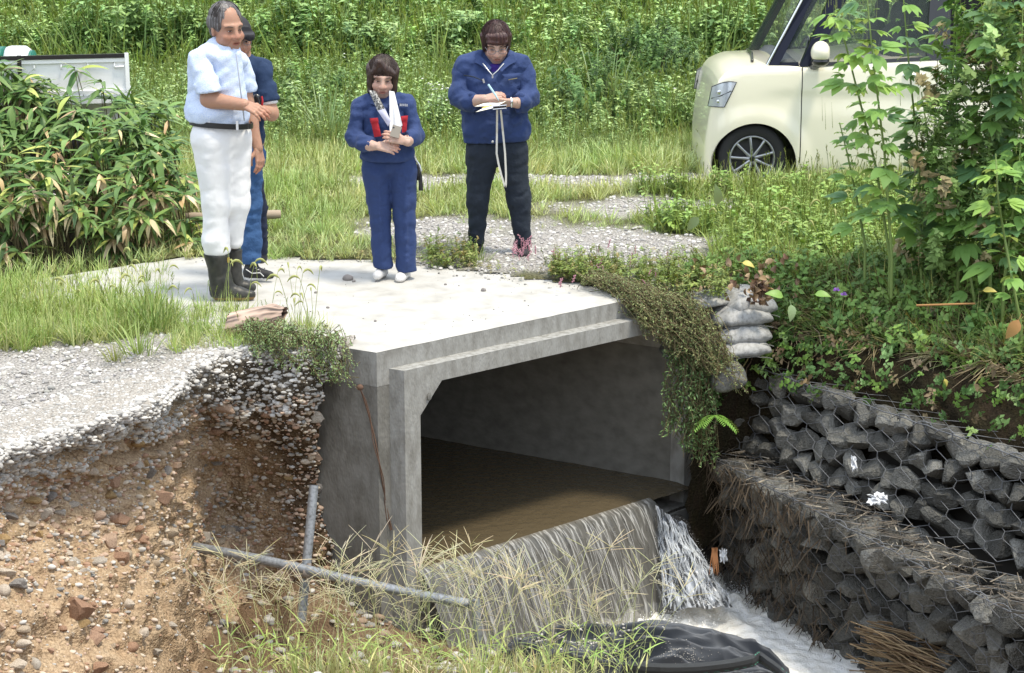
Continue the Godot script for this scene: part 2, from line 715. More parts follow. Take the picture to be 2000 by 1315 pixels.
func left_points() -> void:
	var raw := PackedVector3Array()
	for j in LNV + 1:
		for i in LNU + 1:
			raw.append(net_at(left_net, float(i) / LNU, float(j) / LNV))
	var cell := FastNoiseLite.new()
	cell.noise_type = FastNoiseLite.TYPE_CELLULAR
	cell.frequency = 1.0
	cell.seed = 5
	for j in LNV + 1:
		for i in LNU + 1:
			var p := raw[j * (LNU + 1) + i]
			var a := raw[j * (LNU + 1) + mini(i + 1, LNU)] - raw[j * (LNU + 1) + maxi(i - 1, 0)]
			var b := raw[mini(j + 1, LNV) * (LNU + 1) + i] - raw[maxi(j - 1, 0) * (LNU + 1) + i]
			var n := b.cross(a).normalized()
			if n.dot(Vector3(0, 0.6, 0.8)) < 0.0:
				n = -n
			var amt := smoothstep(0.12, 0.3, float(j) / LNV)
			var k := 0.085 * noise.get_noise_3dv(p * 2.6) + 0.04 * absf(noise.get_noise_3dv(p * 8.0 + Vector3(9, 0, 0))) + 0.02 * noise.get_noise_3dv(p * 22.0) - 0.018 * cell.get_noise_3dv(p * 26.0) - 0.010 * cell.get_noise_3dv(p * 55.0)
			left_pts.append(p + n * k * amt + Vector3(0, 0.012 * noise.get_noise_3dv(p * 9.0) - 0.006 * cell.get_noise_3dv(p * 45.0), 0) * (1.0 - amt))


func build_left_bank() -> void:
	# columns: pixel x; rows run from the gravel top over the lip and down the eroded face
	var cols := [
		[-260, 985, 0, [[1040, 0.02], [1100, 0.03], [1200, -0.2], [1330, -0.5], [1560, -1.0]]],
		[-120, 930, 0, [[975, 0.03], [1030, 0.05], [1140, -0.15], [1260, -0.45], [1500, -0.9]]],
		[0, 893, 0, [[930, 0.12], [985, 0.18], [1095, -0.06], [1215, -0.4], [1450, -0.85]]],
		[140, 850, 0, [[895, 0.17], [950, 0.28], [1065, 0.08], [1185, -0.3], [1440, -0.8]]],
		[290, 800, 0, [[850, 0.20], [905, 0.38], [1025, 0.22], [1165, -0.16], [1430, -0.7]]],
		[400, 715, 0, [[790, 0.04], [850, 0.20], [985, 0.36], [1115, 0.08], [1420, -0.5]]],
		[500, 702, 0, [[790, -0.02], [860, 0.12], [1000, 0.36], [1105, 0.22], [1400, -0.3]]],
		[600, 704, 0, [[780, -0.02], [860, 0.08], [975, 0.22], [1100, 0.12], [1390, -0.2]]],
		[650, 690, 0, [[780, 0.14], [860, 0.16], [960, 0.24], [1090, 0.12], [1380, -0.1]]],
		[690, 688, 0, [[780, 0.75], [860, 0.75], [960, 0.75], [1090, 0.6], [1380, 0.3]]],
	]
	for r in 8:
		var row := []
		for c in cols:
			var lip := on(c[0], c[1], -0.05)
			if r == 0:
				row.append(lip + Vector3(-0.05, 0.03, -0.75))
			elif r == 1:
				row.append(lip + Vector3(0, 0.035, -0.22))
			elif r == 2:
				row.append(lip)
			else:
				var q: Array = c[3][r - 3]
				row.append(far(c[0] - (30 if c[0] == 650 and r < 6 else 0), q[0], -lip.z + q[1]))
		left_net.append(row)
	var sh := Shape.new()
	left_points()
	var nu := LNU
	var nv := LNV
	for j in nv + 1:
		for i in nu + 1:
			var u := float(i) / nu
			var v := float(j) / nv
			var p := left_pts[j * (nu + 1) + i]
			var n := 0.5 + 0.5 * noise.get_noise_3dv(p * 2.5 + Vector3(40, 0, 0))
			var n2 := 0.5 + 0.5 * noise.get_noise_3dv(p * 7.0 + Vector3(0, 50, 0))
			var dry := smoothstep(-1.2, -1.75, p.x + 0.7 * (n - 0.5) + 0.5 * (p.y + 0.75))  # partly dry earth, partly painted light: sunlit lower left, shade under the lip
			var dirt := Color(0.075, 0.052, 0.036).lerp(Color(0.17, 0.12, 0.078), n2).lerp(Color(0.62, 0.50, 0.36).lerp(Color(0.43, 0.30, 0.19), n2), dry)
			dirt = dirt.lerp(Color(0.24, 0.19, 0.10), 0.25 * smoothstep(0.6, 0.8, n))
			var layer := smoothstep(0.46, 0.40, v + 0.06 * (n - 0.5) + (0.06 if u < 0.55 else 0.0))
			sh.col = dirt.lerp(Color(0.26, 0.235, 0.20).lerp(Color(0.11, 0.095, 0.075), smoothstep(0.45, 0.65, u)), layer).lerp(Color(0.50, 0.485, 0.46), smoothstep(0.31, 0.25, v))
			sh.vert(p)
	for j in nv:
		for i in nu:
			var a := j * (nu + 1) + i
			sh.tri(a, a + 1, a + nu + 2); sh.tri(a, a + nu + 2, a + nu + 1)
	var bt := noise_tex(0.05, [[0.0, Color(0.55, 0.53, 0.5)], [0.4, Color(0.82, 0.8, 0.78)], [0.7, Color(1, 0.99, 0.97)], [1.0, Color(0.85, 0.83, 0.8)]], 5, 512, 21)
	var bb := noise_tex(0.05, [], 4, 512, 22, FastNoiseLite.TYPE_CELLULAR)
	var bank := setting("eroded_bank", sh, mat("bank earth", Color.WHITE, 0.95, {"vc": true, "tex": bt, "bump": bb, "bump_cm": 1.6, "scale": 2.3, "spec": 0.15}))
	# stones sitting in the face: the largest are single parts
	var pebs := pebble_meshes(5, 50)
	var rocks := rock_meshes(5, 51)
	var stone_m := []
	for k in [[0.46, 0.43, 0.39], [0.40, 0.27, 0.20], [0.48, 0.36, 0.28], [0.26, 0.25, 0.245], [0.56, 0.50, 0.43], [0.36, 0.23, 0.16], [0.44, 0.37, 0.29], [0.38, 0.27, 0.14]]:
		stone_m.append(mat("bank stone %d" % stone_m.size(), lin(k[0], k[1], k[2]), 0.8, {"tex": bt, "scale": 6.0, "spec": 0.3}))
	for i in 290:
		var v := rf(0.42, 0.96)
		var u := rf(0.1, 0.86)
		var s := 0.014 + 0.03 * pow(rf(0, 1), 3.0)
		if i < 70:
			v = rf(0.5, 0.92)
			s = rf(0.024, 0.046)
			u = rf(0.15, 0.62)
		var p := left_surface(u, v)
		var o := part(bank, "stone", rocks[i % 5] if i % 4 != 0 else pebs[i % 5], stone_m[[0, 1, 2, 3, 4, 5, 6, 0, 2, 4, 6, 7][rng.randi() % 12]])
		o.transform = Transform3D(Basis.from_euler(Vector3(rf(0, 6), rf(0, 6), rf(0, 6))).scaled(Vector3(s * rf(0.9, 1.6), s * rf(0.6, 1.0), s * 0.8)), p)
	for q in [[160, 1190, 0.14, 5], [300, 970, 0.10, 1], [185, 1235, 0.09, 1], [280, 1240, 0.06, 4], [245, 1010, 0.09, 5], [215, 1060, 0.075, 2], [230, 1082, 0.08, 5], [20, 1005, 0.07, 3], [200, 1290, 0.08, 5], [395, 1180, 0.07, 1], [560, 935, 0.05, 7]]:
		var best := Vector3.ZERO
		var bd := 1e9
		for a in 60:
			for b in 40:
				var p := left_surface(a / 60.0, 0.4 + 0.6 * b / 40.0)
				var d := far(q[0], q[1], -p.z).distance_squared_to(p)
				if d < bd:
					bd = d; best = p
		var o := part(bank, "stone", rocks[int(q[3]) % 5], stone_m[q[3]])
		o.transform = Transform3D(Basis.from_euler(Vector3(rf(0, 6), rf(0, 6), rf(-0.5, 0.5))).scaled(Vector3(q[2] * 0.8, q[2] * 0.6, q[2] * 0.55)), best + Vector3(0, 0, 0.02))
	var pm := mat("pebble", Color.WHITE, 0.85, {"vc": true, "spec": 0.3})
	for k in 5:
		var xf := []
		var tint := []
		for i in 5200:
			var zone := i % 13
			var u := rf(0.05, 0.9)
			var v := rf(0.40, 1.0)
			var s := 0.004 + 0.014 * pow(rf(0, 1), 2.6)
			var t := rf(0.22, 0.58)
			var cc := Color(t, t * 0.97, t * 0.92)
			if zone < 5:    # the pale gravel layer under the top
				v = rf(0.22, 0.46)
				u = rf(0.15, 0.9) if zone < 4 else rf(0.1, 0.5)
				if u > 0.5 and v > 0.29 and rf(0, 1) < 0.6: continue
				s = 0.003 + 0.016 * pow(rf(0, 1), 2.8)
				t = rf(0.3, 0.62)
				cc = Color(t, t * 0.97, t * 0.92)
			elif zone < 7:  # the gravelled top
				v = rf(0.0, 0.3)
				s = 0.004 + 0.009 * pow(rf(0, 1), 2.5)
				cc = Color(t + 0.05, t + 0.04, t + 0.02)
			elif rf(0, 1) < 0.35: continue
			elif rf(0, 1) < 0.75:
				cc = [Color(0.46, 0.34, 0.26), Color(0.54, 0.44, 0.36), Color(0.36, 0.23, 0.16), Color(0.52, 0.45, 0.36)][rng.randi() % 4]
			var p := left_surface(u, v)
			xf.append(Transform3D(Basis.from_euler(Vector3(rf(0, 6), rf(0, 6), rf(0, 6))).scaled(Vector3(s * rf(0.9, 1.7), s * rf(0.6, 1.0), s)), p))
			tint.append(cc)
		scatter("pebbles", "", "", pebs[k], pm, xf, tint, bank)
	build_mound(bt, bb, pebs)


func mound_y(x: float, z: float) -> float:
	var d := -z
	var y := 2.6 - 0.458 * d - 0.05
	y = maxf(y, -1.72 + 0.12 * noise.get_noise_2d(x * 2.0, z * 2.0))
	y += 0.30 * smoothstep(-0.4, -1.3, x) * smoothstep(9.0, 10.2, d)
	var q := cul_uw(x, z)
	y -= 0.9 * smoothstep(0.12, 0.55, q.x + 0.1 * noise.get_noise_2d(x * 3.0, z * 3.0)) * smoothstep(1.25, 0.8, q.y)
	y -= 1.2 * smoothstep(1.5, 2.4, x + 0.45 * (d - 9.0)) * smoothstep(7.0, 8.5, d)
	return y + 0.03 * noise.get_noise_2d(x * 8.0, z * 8.0) + 0.012 * noise.get_noise_2d(x * 22.0, z * 22.0)


func build_mound(bt: Texture2D, bb: Texture2D, pebs: Array) -> void:
	var sh := Shape.new()
	var nu := 130
	var nv := 150
	sh.grid(nu, nv, func(u: float, v: float) -> Vector3:
		var x := lerpf(-3.2, 3.6, u)
		var z := lerpf(-10.6, -1.2, pow(v, 1.4))
		var n := 0.5 + 0.5 * noise.get_noise_2d(x * 4.0, z * 4.0)
		sh.col = Color(0.13, 0.09, 0.06).lerp(Color(0.30, 0.22, 0.15), n).lerp(Color(0.42, 0.40, 0.37), smoothstep(-0.2, 0.5, x) * n)
		return Vector3(x, mound_y(x, z), z))
	setting("stream_bank", sh, mat("bank earth", Color.WHITE))
	var xf := []
	var tint := []
	for i in 5200:
		var p := Vector3(rf(-2.2, 1.3), 0, rf(-10.2, -8.0))
		if p.x < 0.0 and rf(0, 1) < 0.5: continue
		if p.x > 0.25 and p.z > -9.5: continue
		p.y = mound_y(p.x, p.z) + 0.004
		if p.y < -2.0: continue
		var s := 0.007 + 0.03 * pow(rf(0, 1), 3.0)
		xf.append(Transform3D(Basis.from_euler(Vector3(rf(0, 6), rf(0, 6), rf(0, 6))).scaled(Vector3(s * 1.2, s * 0.7, s)), p))
		var t := rf(0.2, 0.55)
		tint.append(Color(t, t * 0.96, t * 0.9) if p.x > -0.4 or rf(0, 1) < 0.6 else Color(0.30, 0.22, 0.16))
	scatter("bank_pebbles", "pale pebbles and earth crumbs on the bank in front of the culvert", "gravel", pebs[1], mat("pebble", Color.WHITE), xf, tint)


# the right bank: slope of dark rooty earth from the gabions up to the field
var right_top := [Vector2(1.12, -11.5), Vector2(1.5, -11.75), Vector2(2.2, -11.75), Vector2(3.2, -11.35), Vector2(4.2, -10.1), Vector2(5.6, -7.6), Vector2(8.0, -3.0)]
var right_net := []


func build_right_bank() -> void:
	var feet := [Vector3(1.15, -0.9, -11.15), Vector3(1.55, -0.55, -11.3), Vector3(2.05, -0.52, -10.85), Vector3(2.75, -0.5, -9.85), Vector3(3.45, -0.5, -8.6), Vector3(4.5, -0.5, -6.7), Vector3(6.5, -0.5, -3.0)]
	for r in 5:
		var row := []
		for i in 7:
			var t := Vector3(right_top[i].x, ground_y(right_top[i].x, right_top[i].y) + 0.01, right_top[i].y)
			var f: Vector3 = feet[i]
			var out := Vector3(0.55, 0, -0.83)
			row.append([t + out * 0.5, t + Vector3(0, 0.0, 0.02), t.lerp(f, 0.5) + Vector3(0, 0.06, 0), f + Vector3(0, 0.03, 0), f + Vector3(-0.05, -0.9, 0.05)][r])
		right_net.append(row)
	var sh := Shape.new()
	sh.grid(150, 70, func(u: float, v: float) -> Vector3:
		var p := right_surface(u, v)
		var n := 0.5 + 0.5 * noise.get_noise_3dv(p * 4.0)
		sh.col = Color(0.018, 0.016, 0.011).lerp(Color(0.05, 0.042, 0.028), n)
		return p)
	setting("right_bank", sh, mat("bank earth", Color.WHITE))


func right_surface(u: float, v: float) -> Vector3:
	var p := net_at(right_net, u, v)
	var amt := smoothstep(0.2, 0.35, v)
	return p + Vector3(-0.6, 0.4, 0.5) * amt * (0.08 * noise.get_noise_3dv(p * 3.0) + 0.03 * noise.get_noise_3dv(p * 10.0))


# ---------------------------------------------------------------- culvert
func build_culvert() -> void:
	var t1 := noise_tex(0.012, [[0.0, Color(0.85, 0.845, 0.835)], [0.35, Color(0.935, 0.93, 0.92)], [0.6, Color(0.97, 0.97, 0.965)], [1.0, Color(1, 1, 1)]], 6, 1024, 31)
	var t2 := noise_tex(0.02, [[0.0, Color(0.74, 0.735, 0.72)], [0.5, Color(0.90, 0.895, 0.88)], [1.0, Color(1, 1, 0.99)]], 6, 1024, 33)
	var bump := noise_tex(0.12, [], 3, 512, 32)
	var t3 := noise_tex(0.012, [[0.0, Color(0.73, 0.72, 0.70)], [0.4, Color(0.88, 0.875, 0.86)], [0.6, Color(0.95, 0.95, 0.94)], [1.0, Color(1, 1, 1)]], 5, 1024, 34)
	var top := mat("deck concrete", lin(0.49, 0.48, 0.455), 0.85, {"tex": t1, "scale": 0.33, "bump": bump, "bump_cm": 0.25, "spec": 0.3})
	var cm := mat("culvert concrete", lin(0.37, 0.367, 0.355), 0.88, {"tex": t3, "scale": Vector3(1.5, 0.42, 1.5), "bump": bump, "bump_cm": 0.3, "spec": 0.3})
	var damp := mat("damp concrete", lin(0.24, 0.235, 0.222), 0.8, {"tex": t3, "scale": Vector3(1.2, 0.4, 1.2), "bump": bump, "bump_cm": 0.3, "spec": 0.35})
	var o := thing("box_culvert", "grey concrete box culvert carrying the slab the people stand on", "culvert", CA)
	var b := func(u0: float, u1: float, y0: float, y1: float, w0: float, w1: float) -> Shape:
		var s := Shape.new()
		s.flat = true
		var p := []
		for i in 8:
			p.append(cul(u1 if i & 1 else u0, y1 if i & 2 else y0, w1 if i & 4 else w0) - CA)
		s.hexa(p)
		return s
	# deck: a finely cut sheet with slightly worn edges
	var dk := Shape.new()
	var dw := CUL_W
	dk.grid(60, 70, func(u: float, v: float) -> Vector3:
		var uu := u * dw
		var w := -v * CUL_L
		var e := minf(minf(uu, dw - uu), -w)
		var y := -0.012 * exp(-e / 0.008) + 0.003 * noise.get_noise_2d(uu * 3.0, w * 3.0)
		return cul(uu, y, w) - CA)
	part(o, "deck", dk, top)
	part(o, "deck_slab", b.call(0.0, dw, -0.21, -0.014, -CUL_L, 0.0), cm)
	# walls: outer face is uneven
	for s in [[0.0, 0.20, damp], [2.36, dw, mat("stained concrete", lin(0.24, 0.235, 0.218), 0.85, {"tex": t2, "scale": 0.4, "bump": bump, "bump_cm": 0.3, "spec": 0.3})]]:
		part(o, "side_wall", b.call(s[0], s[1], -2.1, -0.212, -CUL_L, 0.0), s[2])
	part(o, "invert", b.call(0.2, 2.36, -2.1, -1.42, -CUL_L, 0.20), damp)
	var h := Shape.new()
	h.flat = true
	for side in 2:   # haunches along the ceiling
		var u0 := 0.2 if side == 0 else 2.36
		var du := 0.16 if side == 0 else -0.16
		var a := []
		for w in [-CUL_L, 0.0]:
			a.append([cul(u0, -0.212, w) - CA, cul(u0 + du, -0.212, w) - CA, cul(u0, -0.40, w) - CA])
		h.quad(a[0][1], a[1][1], a[1][2], a[0][2])
		for q in 2:
			var i := h.vert(a[q][0]); h.vert(a[q][1]); h.vert(a[q][2]); h.tri(i, i + 1, i + 2)
	part(o, "haunch", h, cm)
	# rim round the mouth, standing proud of the face
	var r := Shape.new()
	var outer := [Vector2(0.085, -2.0), Vector2(0.085, -0.118), Vector2(dw - 0.09, -0.118), Vector2(dw - 0.09, -2.0)]
	var inner := [Vector2(0.197, -2.0), Vector2(0.197, -0.40), Vector2(0.355, -0.222), Vector2(2.2, -0.222), Vector2(2.363, -0.40), Vector2(2.363, -2.0)]
	var poly := PackedVector2Array()
	for p in outer: poly.append(p)
	inner.reverse()
	for p in inner: poly.append(p)
	var tri := Geometry2D.triangulate_polygon(poly)
	r.flat = true
	var prot := 0.10
	for q in range(0, tri.size(), 3):
		var i := r.v.size()
		for k in 3:
			r.vert(cul(poly[tri[q + k]].x, poly[tri[q + k]].y, prot) - CA)
		r.tri(i, i + 1, i + 2)
	for q in poly.size():
		var a := poly[q]
		var c := poly[(q + 1) % poly.size()]
		r.quad(cul(a.x, a.y, 0) - CA, cul(c.x, c.y, 0) - CA, cul(c.x, c.y, prot) - CA, cul(a.x, a.y, prot) - CA)
	part(o, "mouth_rim", r, cm)
	var plug := Shape.new()   # round lifting socket in the corner of the rim
	plug.tube([cul(0.262, -0.30, prot + 0.001) - CA, cul(0.262, -0.30, prot + 0.004) - CA], 0.022, 14)
	part(o, "lifting_socket", plug, damp)
	# rusty rod down the left face
	var rod := Shape.new()
	var pts := []
	for k in 12:
		var t := k / 11.0
		pts.append(far(lerpf(703, 770, t) + 5.0 * sin(t * 5.0), lerpf(757, 1035, t), 9.86 + 0.06 * t + 0.015 * sin(t * 9.0)))
	rod.tube(pts, 0.0045, 6)
	var pts2 := []
	for k in 12:
		pts2.append(pts[k] + Vector3(0.012 * sin(k * 1.1), 0, 0.012))
	rod.tube(pts2, 0.003, 5)
	rod.ball(pts[0], Vector3(0.02, 0.018, 0.018))
	tag(part(self, "rusty_rod", rod, mat("rust", lin(0.13, 0.075, 0.05), 0.9)), "bent rusty brown rod leaning down the left edge of the culvert mouth", "rod")


# ---------------------------------------------------------------- water
func fall_pt(u: float, t: float) -> Vector3:   # t: 0 at the brink, 1 at the pool
	var p := cul(u, 0, 0.15 + 0.30 * t)
	p.y = -1.29 - 0.74 * pow(maxf(t, 0.0), 1.65)
	return p


func build_water() -> void:
	var wb := noise_tex(0.02, [], 3, 512, 41)
	var murky := mat("murky water", lin(0.088, 0.069, 0.042), 0.12, {"bump": wb, "bump_cm": 0.6, "scale": 1.1, "spec": 0.5})
	var sh := Shape.new()
	sh.grid(60, 80, func(u: float, v: float) -> Vector3:
		var uu := lerpf(0.198, 2.362, u)
		var w := lerpf(-CUL_L - 1.5, 0.17, v)
		var p := cul(uu, -1.285, w)
		p.y += 0.004 * noise.get_noise_2d(p.x * 6.0, p.z * 6.0) - 0.02 * smoothstep(0.0, 0.17, w)
		return p)
	setting("stream_water", sh, murky)
	# dark apron behind the fall
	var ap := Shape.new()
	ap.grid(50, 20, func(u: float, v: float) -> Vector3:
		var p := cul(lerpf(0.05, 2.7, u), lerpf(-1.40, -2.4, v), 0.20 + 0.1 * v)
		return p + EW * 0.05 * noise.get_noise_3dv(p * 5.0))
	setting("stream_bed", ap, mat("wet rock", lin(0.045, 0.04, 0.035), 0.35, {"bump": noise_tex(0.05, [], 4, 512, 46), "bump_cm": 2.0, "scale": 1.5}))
	# the falling sheet: thin clear film, and many white strands in it
	var film := Shape.new()
	film.grid(120, 30, func(u: float, v: float) -> Vector3:
		var uu := lerpf(0.10, 1.97 + 0.05 * noise.get_noise_2d(v * 3.0, 2.0), u)
		var p := fall_pt(uu, v)
		return p + EW * (0.012 * noise.get_noise_2d(uu * 7.0, v * 1.5) + 0.006 * noise.get_noise_2d(uu * 30.0, v * 2.5)) * smoothstep(0.0, 0.3, v))
	var fall := setting("waterfall", film, mat("falling water", lin(0.9, 0.89, 0.86), 0.3, {"tex": noise_tex(0.02, [[0.0, Color(0.42, 0.415, 0.40)], [0.5, Color(0.48, 0.475, 0.46)], [0.66, Color(0.57, 0.565, 0.555)], [0.8, Color(0.82, 0.82, 0.815)], [1.0, Color(0.95, 0.95, 0.95)]], 4, 512, 44), "uv": Vector3(5.0, 0.22, 1), "alpha": 0.62, "spec": 0.6}))
	fall.set_meta("kind", "structure")
	for k in 3:
		var st := Shape.new()
		for i in [30, 60, 80][k]:
			var uu := rf(0.11, 1.95)
			uu = lerpf(uu, 0.11 + 1.84 * pow(rf(0, 1), 1.4), 0.6)
			var t0 := rf(-0.02, 0.55) if k > 0 else rf(-0.03, 0.08)
			var t1 := minf(1.0, t0 + rf(0.15, 0.5) * (1.8 if k == 0 else 1.0))
			var pts := []
			var rr := []
			var off := rf(0.004, 0.035)
			var wob := rf(-0.03, 0.03)
			for q in 6:
				var f := q / 5.0
				pts.append(fall_pt(uu + wob * f, lerpf(t0, t1, f)) + EW * off)
				rr.append((0.0010 + 0.0022 * rf(0.2, 1)) * sin(PI * (0.12 + 0.8 * f)))
			st.tube(pts, rr, 4, false)
		var s := part(fall, "strands", st, mat("water strand %d" % k, lin(0.78, 0.77, 0.74), 0.35, {"alpha": [0.5, 0.35, 0.25][k]}))
		s.set_meta("kind", "stuff")
	# brink foam
	# cascade over the rock on the right
	var rk := Shape.new()
	rk.ball(Vector3.ZERO, Vector3(0.14, 0.24, 0.14), Basis.IDENTITY, 26, 20)
	for i in rk.v.size():
		var p := rk.v[i]
		rk.v[i] = p * (1.0 + 0.35 * noise.get_noise_3dv(p * 4.0))
	var rock := part(self, "wet_boulder", rk, mat("wet boulder", lin(0.05, 0.045, 0.04), 0.2, {"bump": noise_tex(0.06, [], 4, 256, 48), "bump_cm": 1.0, "scale": 3.0}))
	rock.position = far(1322, 1085, 11.12)
	tag(rock, "dark wet boulder with water running over it right of the waterfall", "boulder")
	var cas := Shape.new()
	cas.grid(50, 40, func(u: float, v: float) -> Vector3:
		return cascade_pt(u, v))
	var cf := setting("cascade", cas, mat("white water", lin(0.80, 0.83, 0.88), 0.3, {"tex": noise_tex(0.025, [[0.0, Color(0.10, 0.10, 0.10)], [0.4, Color(0.35, 0.36, 0.37)], [0.55, Color(0.8, 0.81, 0.82)], [1.0, Color(1, 1, 1)]], 4, 256, 45), "uv": Vector3(2.0, 0.6, 1), "alpha": 0.85, "spec": 0.6}))
	for k in 2:
		var st := Shape.new()
		for i in 70:
			var u0 := rf(0, 1)
			var t0 := rf(0, 0.85)
			var t1 := minf(1.0, t0 + rf(0.08, 0.35))
			var pts := []
			var rr := []
			if noise.get_noise_2d(u0 * 5.0, t0 * 3.0 + 4.0) > 0.32: continue
			for q in 6:
				var f := q / 5.0
				pts.append(cascade_pt(u0 + 0.05 * sin(f * 4.0 + i), lerpf(t0, t1, f)) + Vector3(0, 0.004, rf(0.003, 0.02)))
				rr.append(rf(0.002, 0.006) * sin(PI * (0.12 + 0.8 * f)))
			st.tube(pts, rr, 4, false)
		var s := part(cf, "strands", st, mat("cascade strand %d" % k, lin(0.74, 0.78, 0.82), 0.3, {"alpha": [0.6, 0.35][k]}))
		s.set_meta("kind", "stuff")
	# foaming pool
	var fm := Shape.new()
	fm.grid(150, 170, func(u: float, v: float) -> Vector3:
		var x := lerpf(-0.3, 3.4, u)
		var z := lerpf(-11.6, -8.0, v)
		var q := cul_uw(x, z)
		var boil := smoothstep(1.3, 0.5, q.y)
		var y := -1.97 + 0.10 * boil * noise.get_noise_2d(x * 4.0, z * 4.0) + 0.02 * noise.get_noise_2d(x * 11.0, z * 11.0) + 0.008 * noise.get_noise_2d(x * 30.0, z * 30.0)
		y -= 0.05 * (z + 11.0)  * 0.5
		var foam := clampf(0.72 + 0.5 * noise.get_noise_2d(x * 5.0 - z * 2.0, z * 3.0) + 0.3 * noise.get_noise_2d(x * 16.0, z * 16.0), 0.0, 1.0)
		fm.col = Color(0.74, 0.69, 0.58).lerp(Color(0.95, 0.945, 0.92), foam)
		return Vector3(x, y, z))
	setting("foaming_water", fm, mat("foam", Color.WHITE, 0.6, {"vc": true, "bump": noise_tex(0.09, [], 4, 512, 43, FastNoiseLite.TYPE_CELLULAR), "bump_cm": 0.7, "scale": 2.4}))
	var xf := []
	var tint := []
	for i in 9000:
		var t := rf(0, 1)
		var p := fall_pt(rf(0.8, 2.5), 1.0) + EW * absf(rng.randfn(0.0, 0.14))
		p.y = -1.98 + absf(rng.randfn(0.0, 0.035))
		if i % 4 == 0:
			p = cascade_pt(rf(-0.05, 1.05), pow(t, 0.6)) + Vector3(rf(-0.03, 0.03), rf(0, 0.04), rf(0, 0.05))
		var s := rf(0.0012, 0.005) * rf(0.3, 1.0) * (0.5 if i % 4 == 0 else 1.0)
		xf.append(Transform3D(Basis.IDENTITY.scaled(Vector3.ONE * s), p))
		tint.append(Color(0.85, 0.86, 0.86))
	var drop := Shape.new()
	drop.ball(Vector3.ZERO, Vector3.ONE, Basis.IDENTITY, 6, 4)
	scatter("spray", "white splash and droplets at the foot of the waterfall", "splash", drop.mesh(), mat("foam drop", Color.WHITE, 0.4, {"vc": true}), xf, tint)


func cascade_pt(u: float, v: float) -> Vector3:
	var p := far(lerpf(lerpf(1282, 1296, v), lerpf(1335, 1432, v), u), lerpf(lerpf(985, 1192, v), lerpf(1022, 1185, v), u), 11.02 - 0.30 * pow(v, 1.5) - 0.10 * sin(PI * u))
	return p + Vector3(0, 0.5, 0.6) * (0.10 * noise.get_noise_3dv(p * 6.0) + 0.03 * noise.get_noise_3dv(p * 15.0))


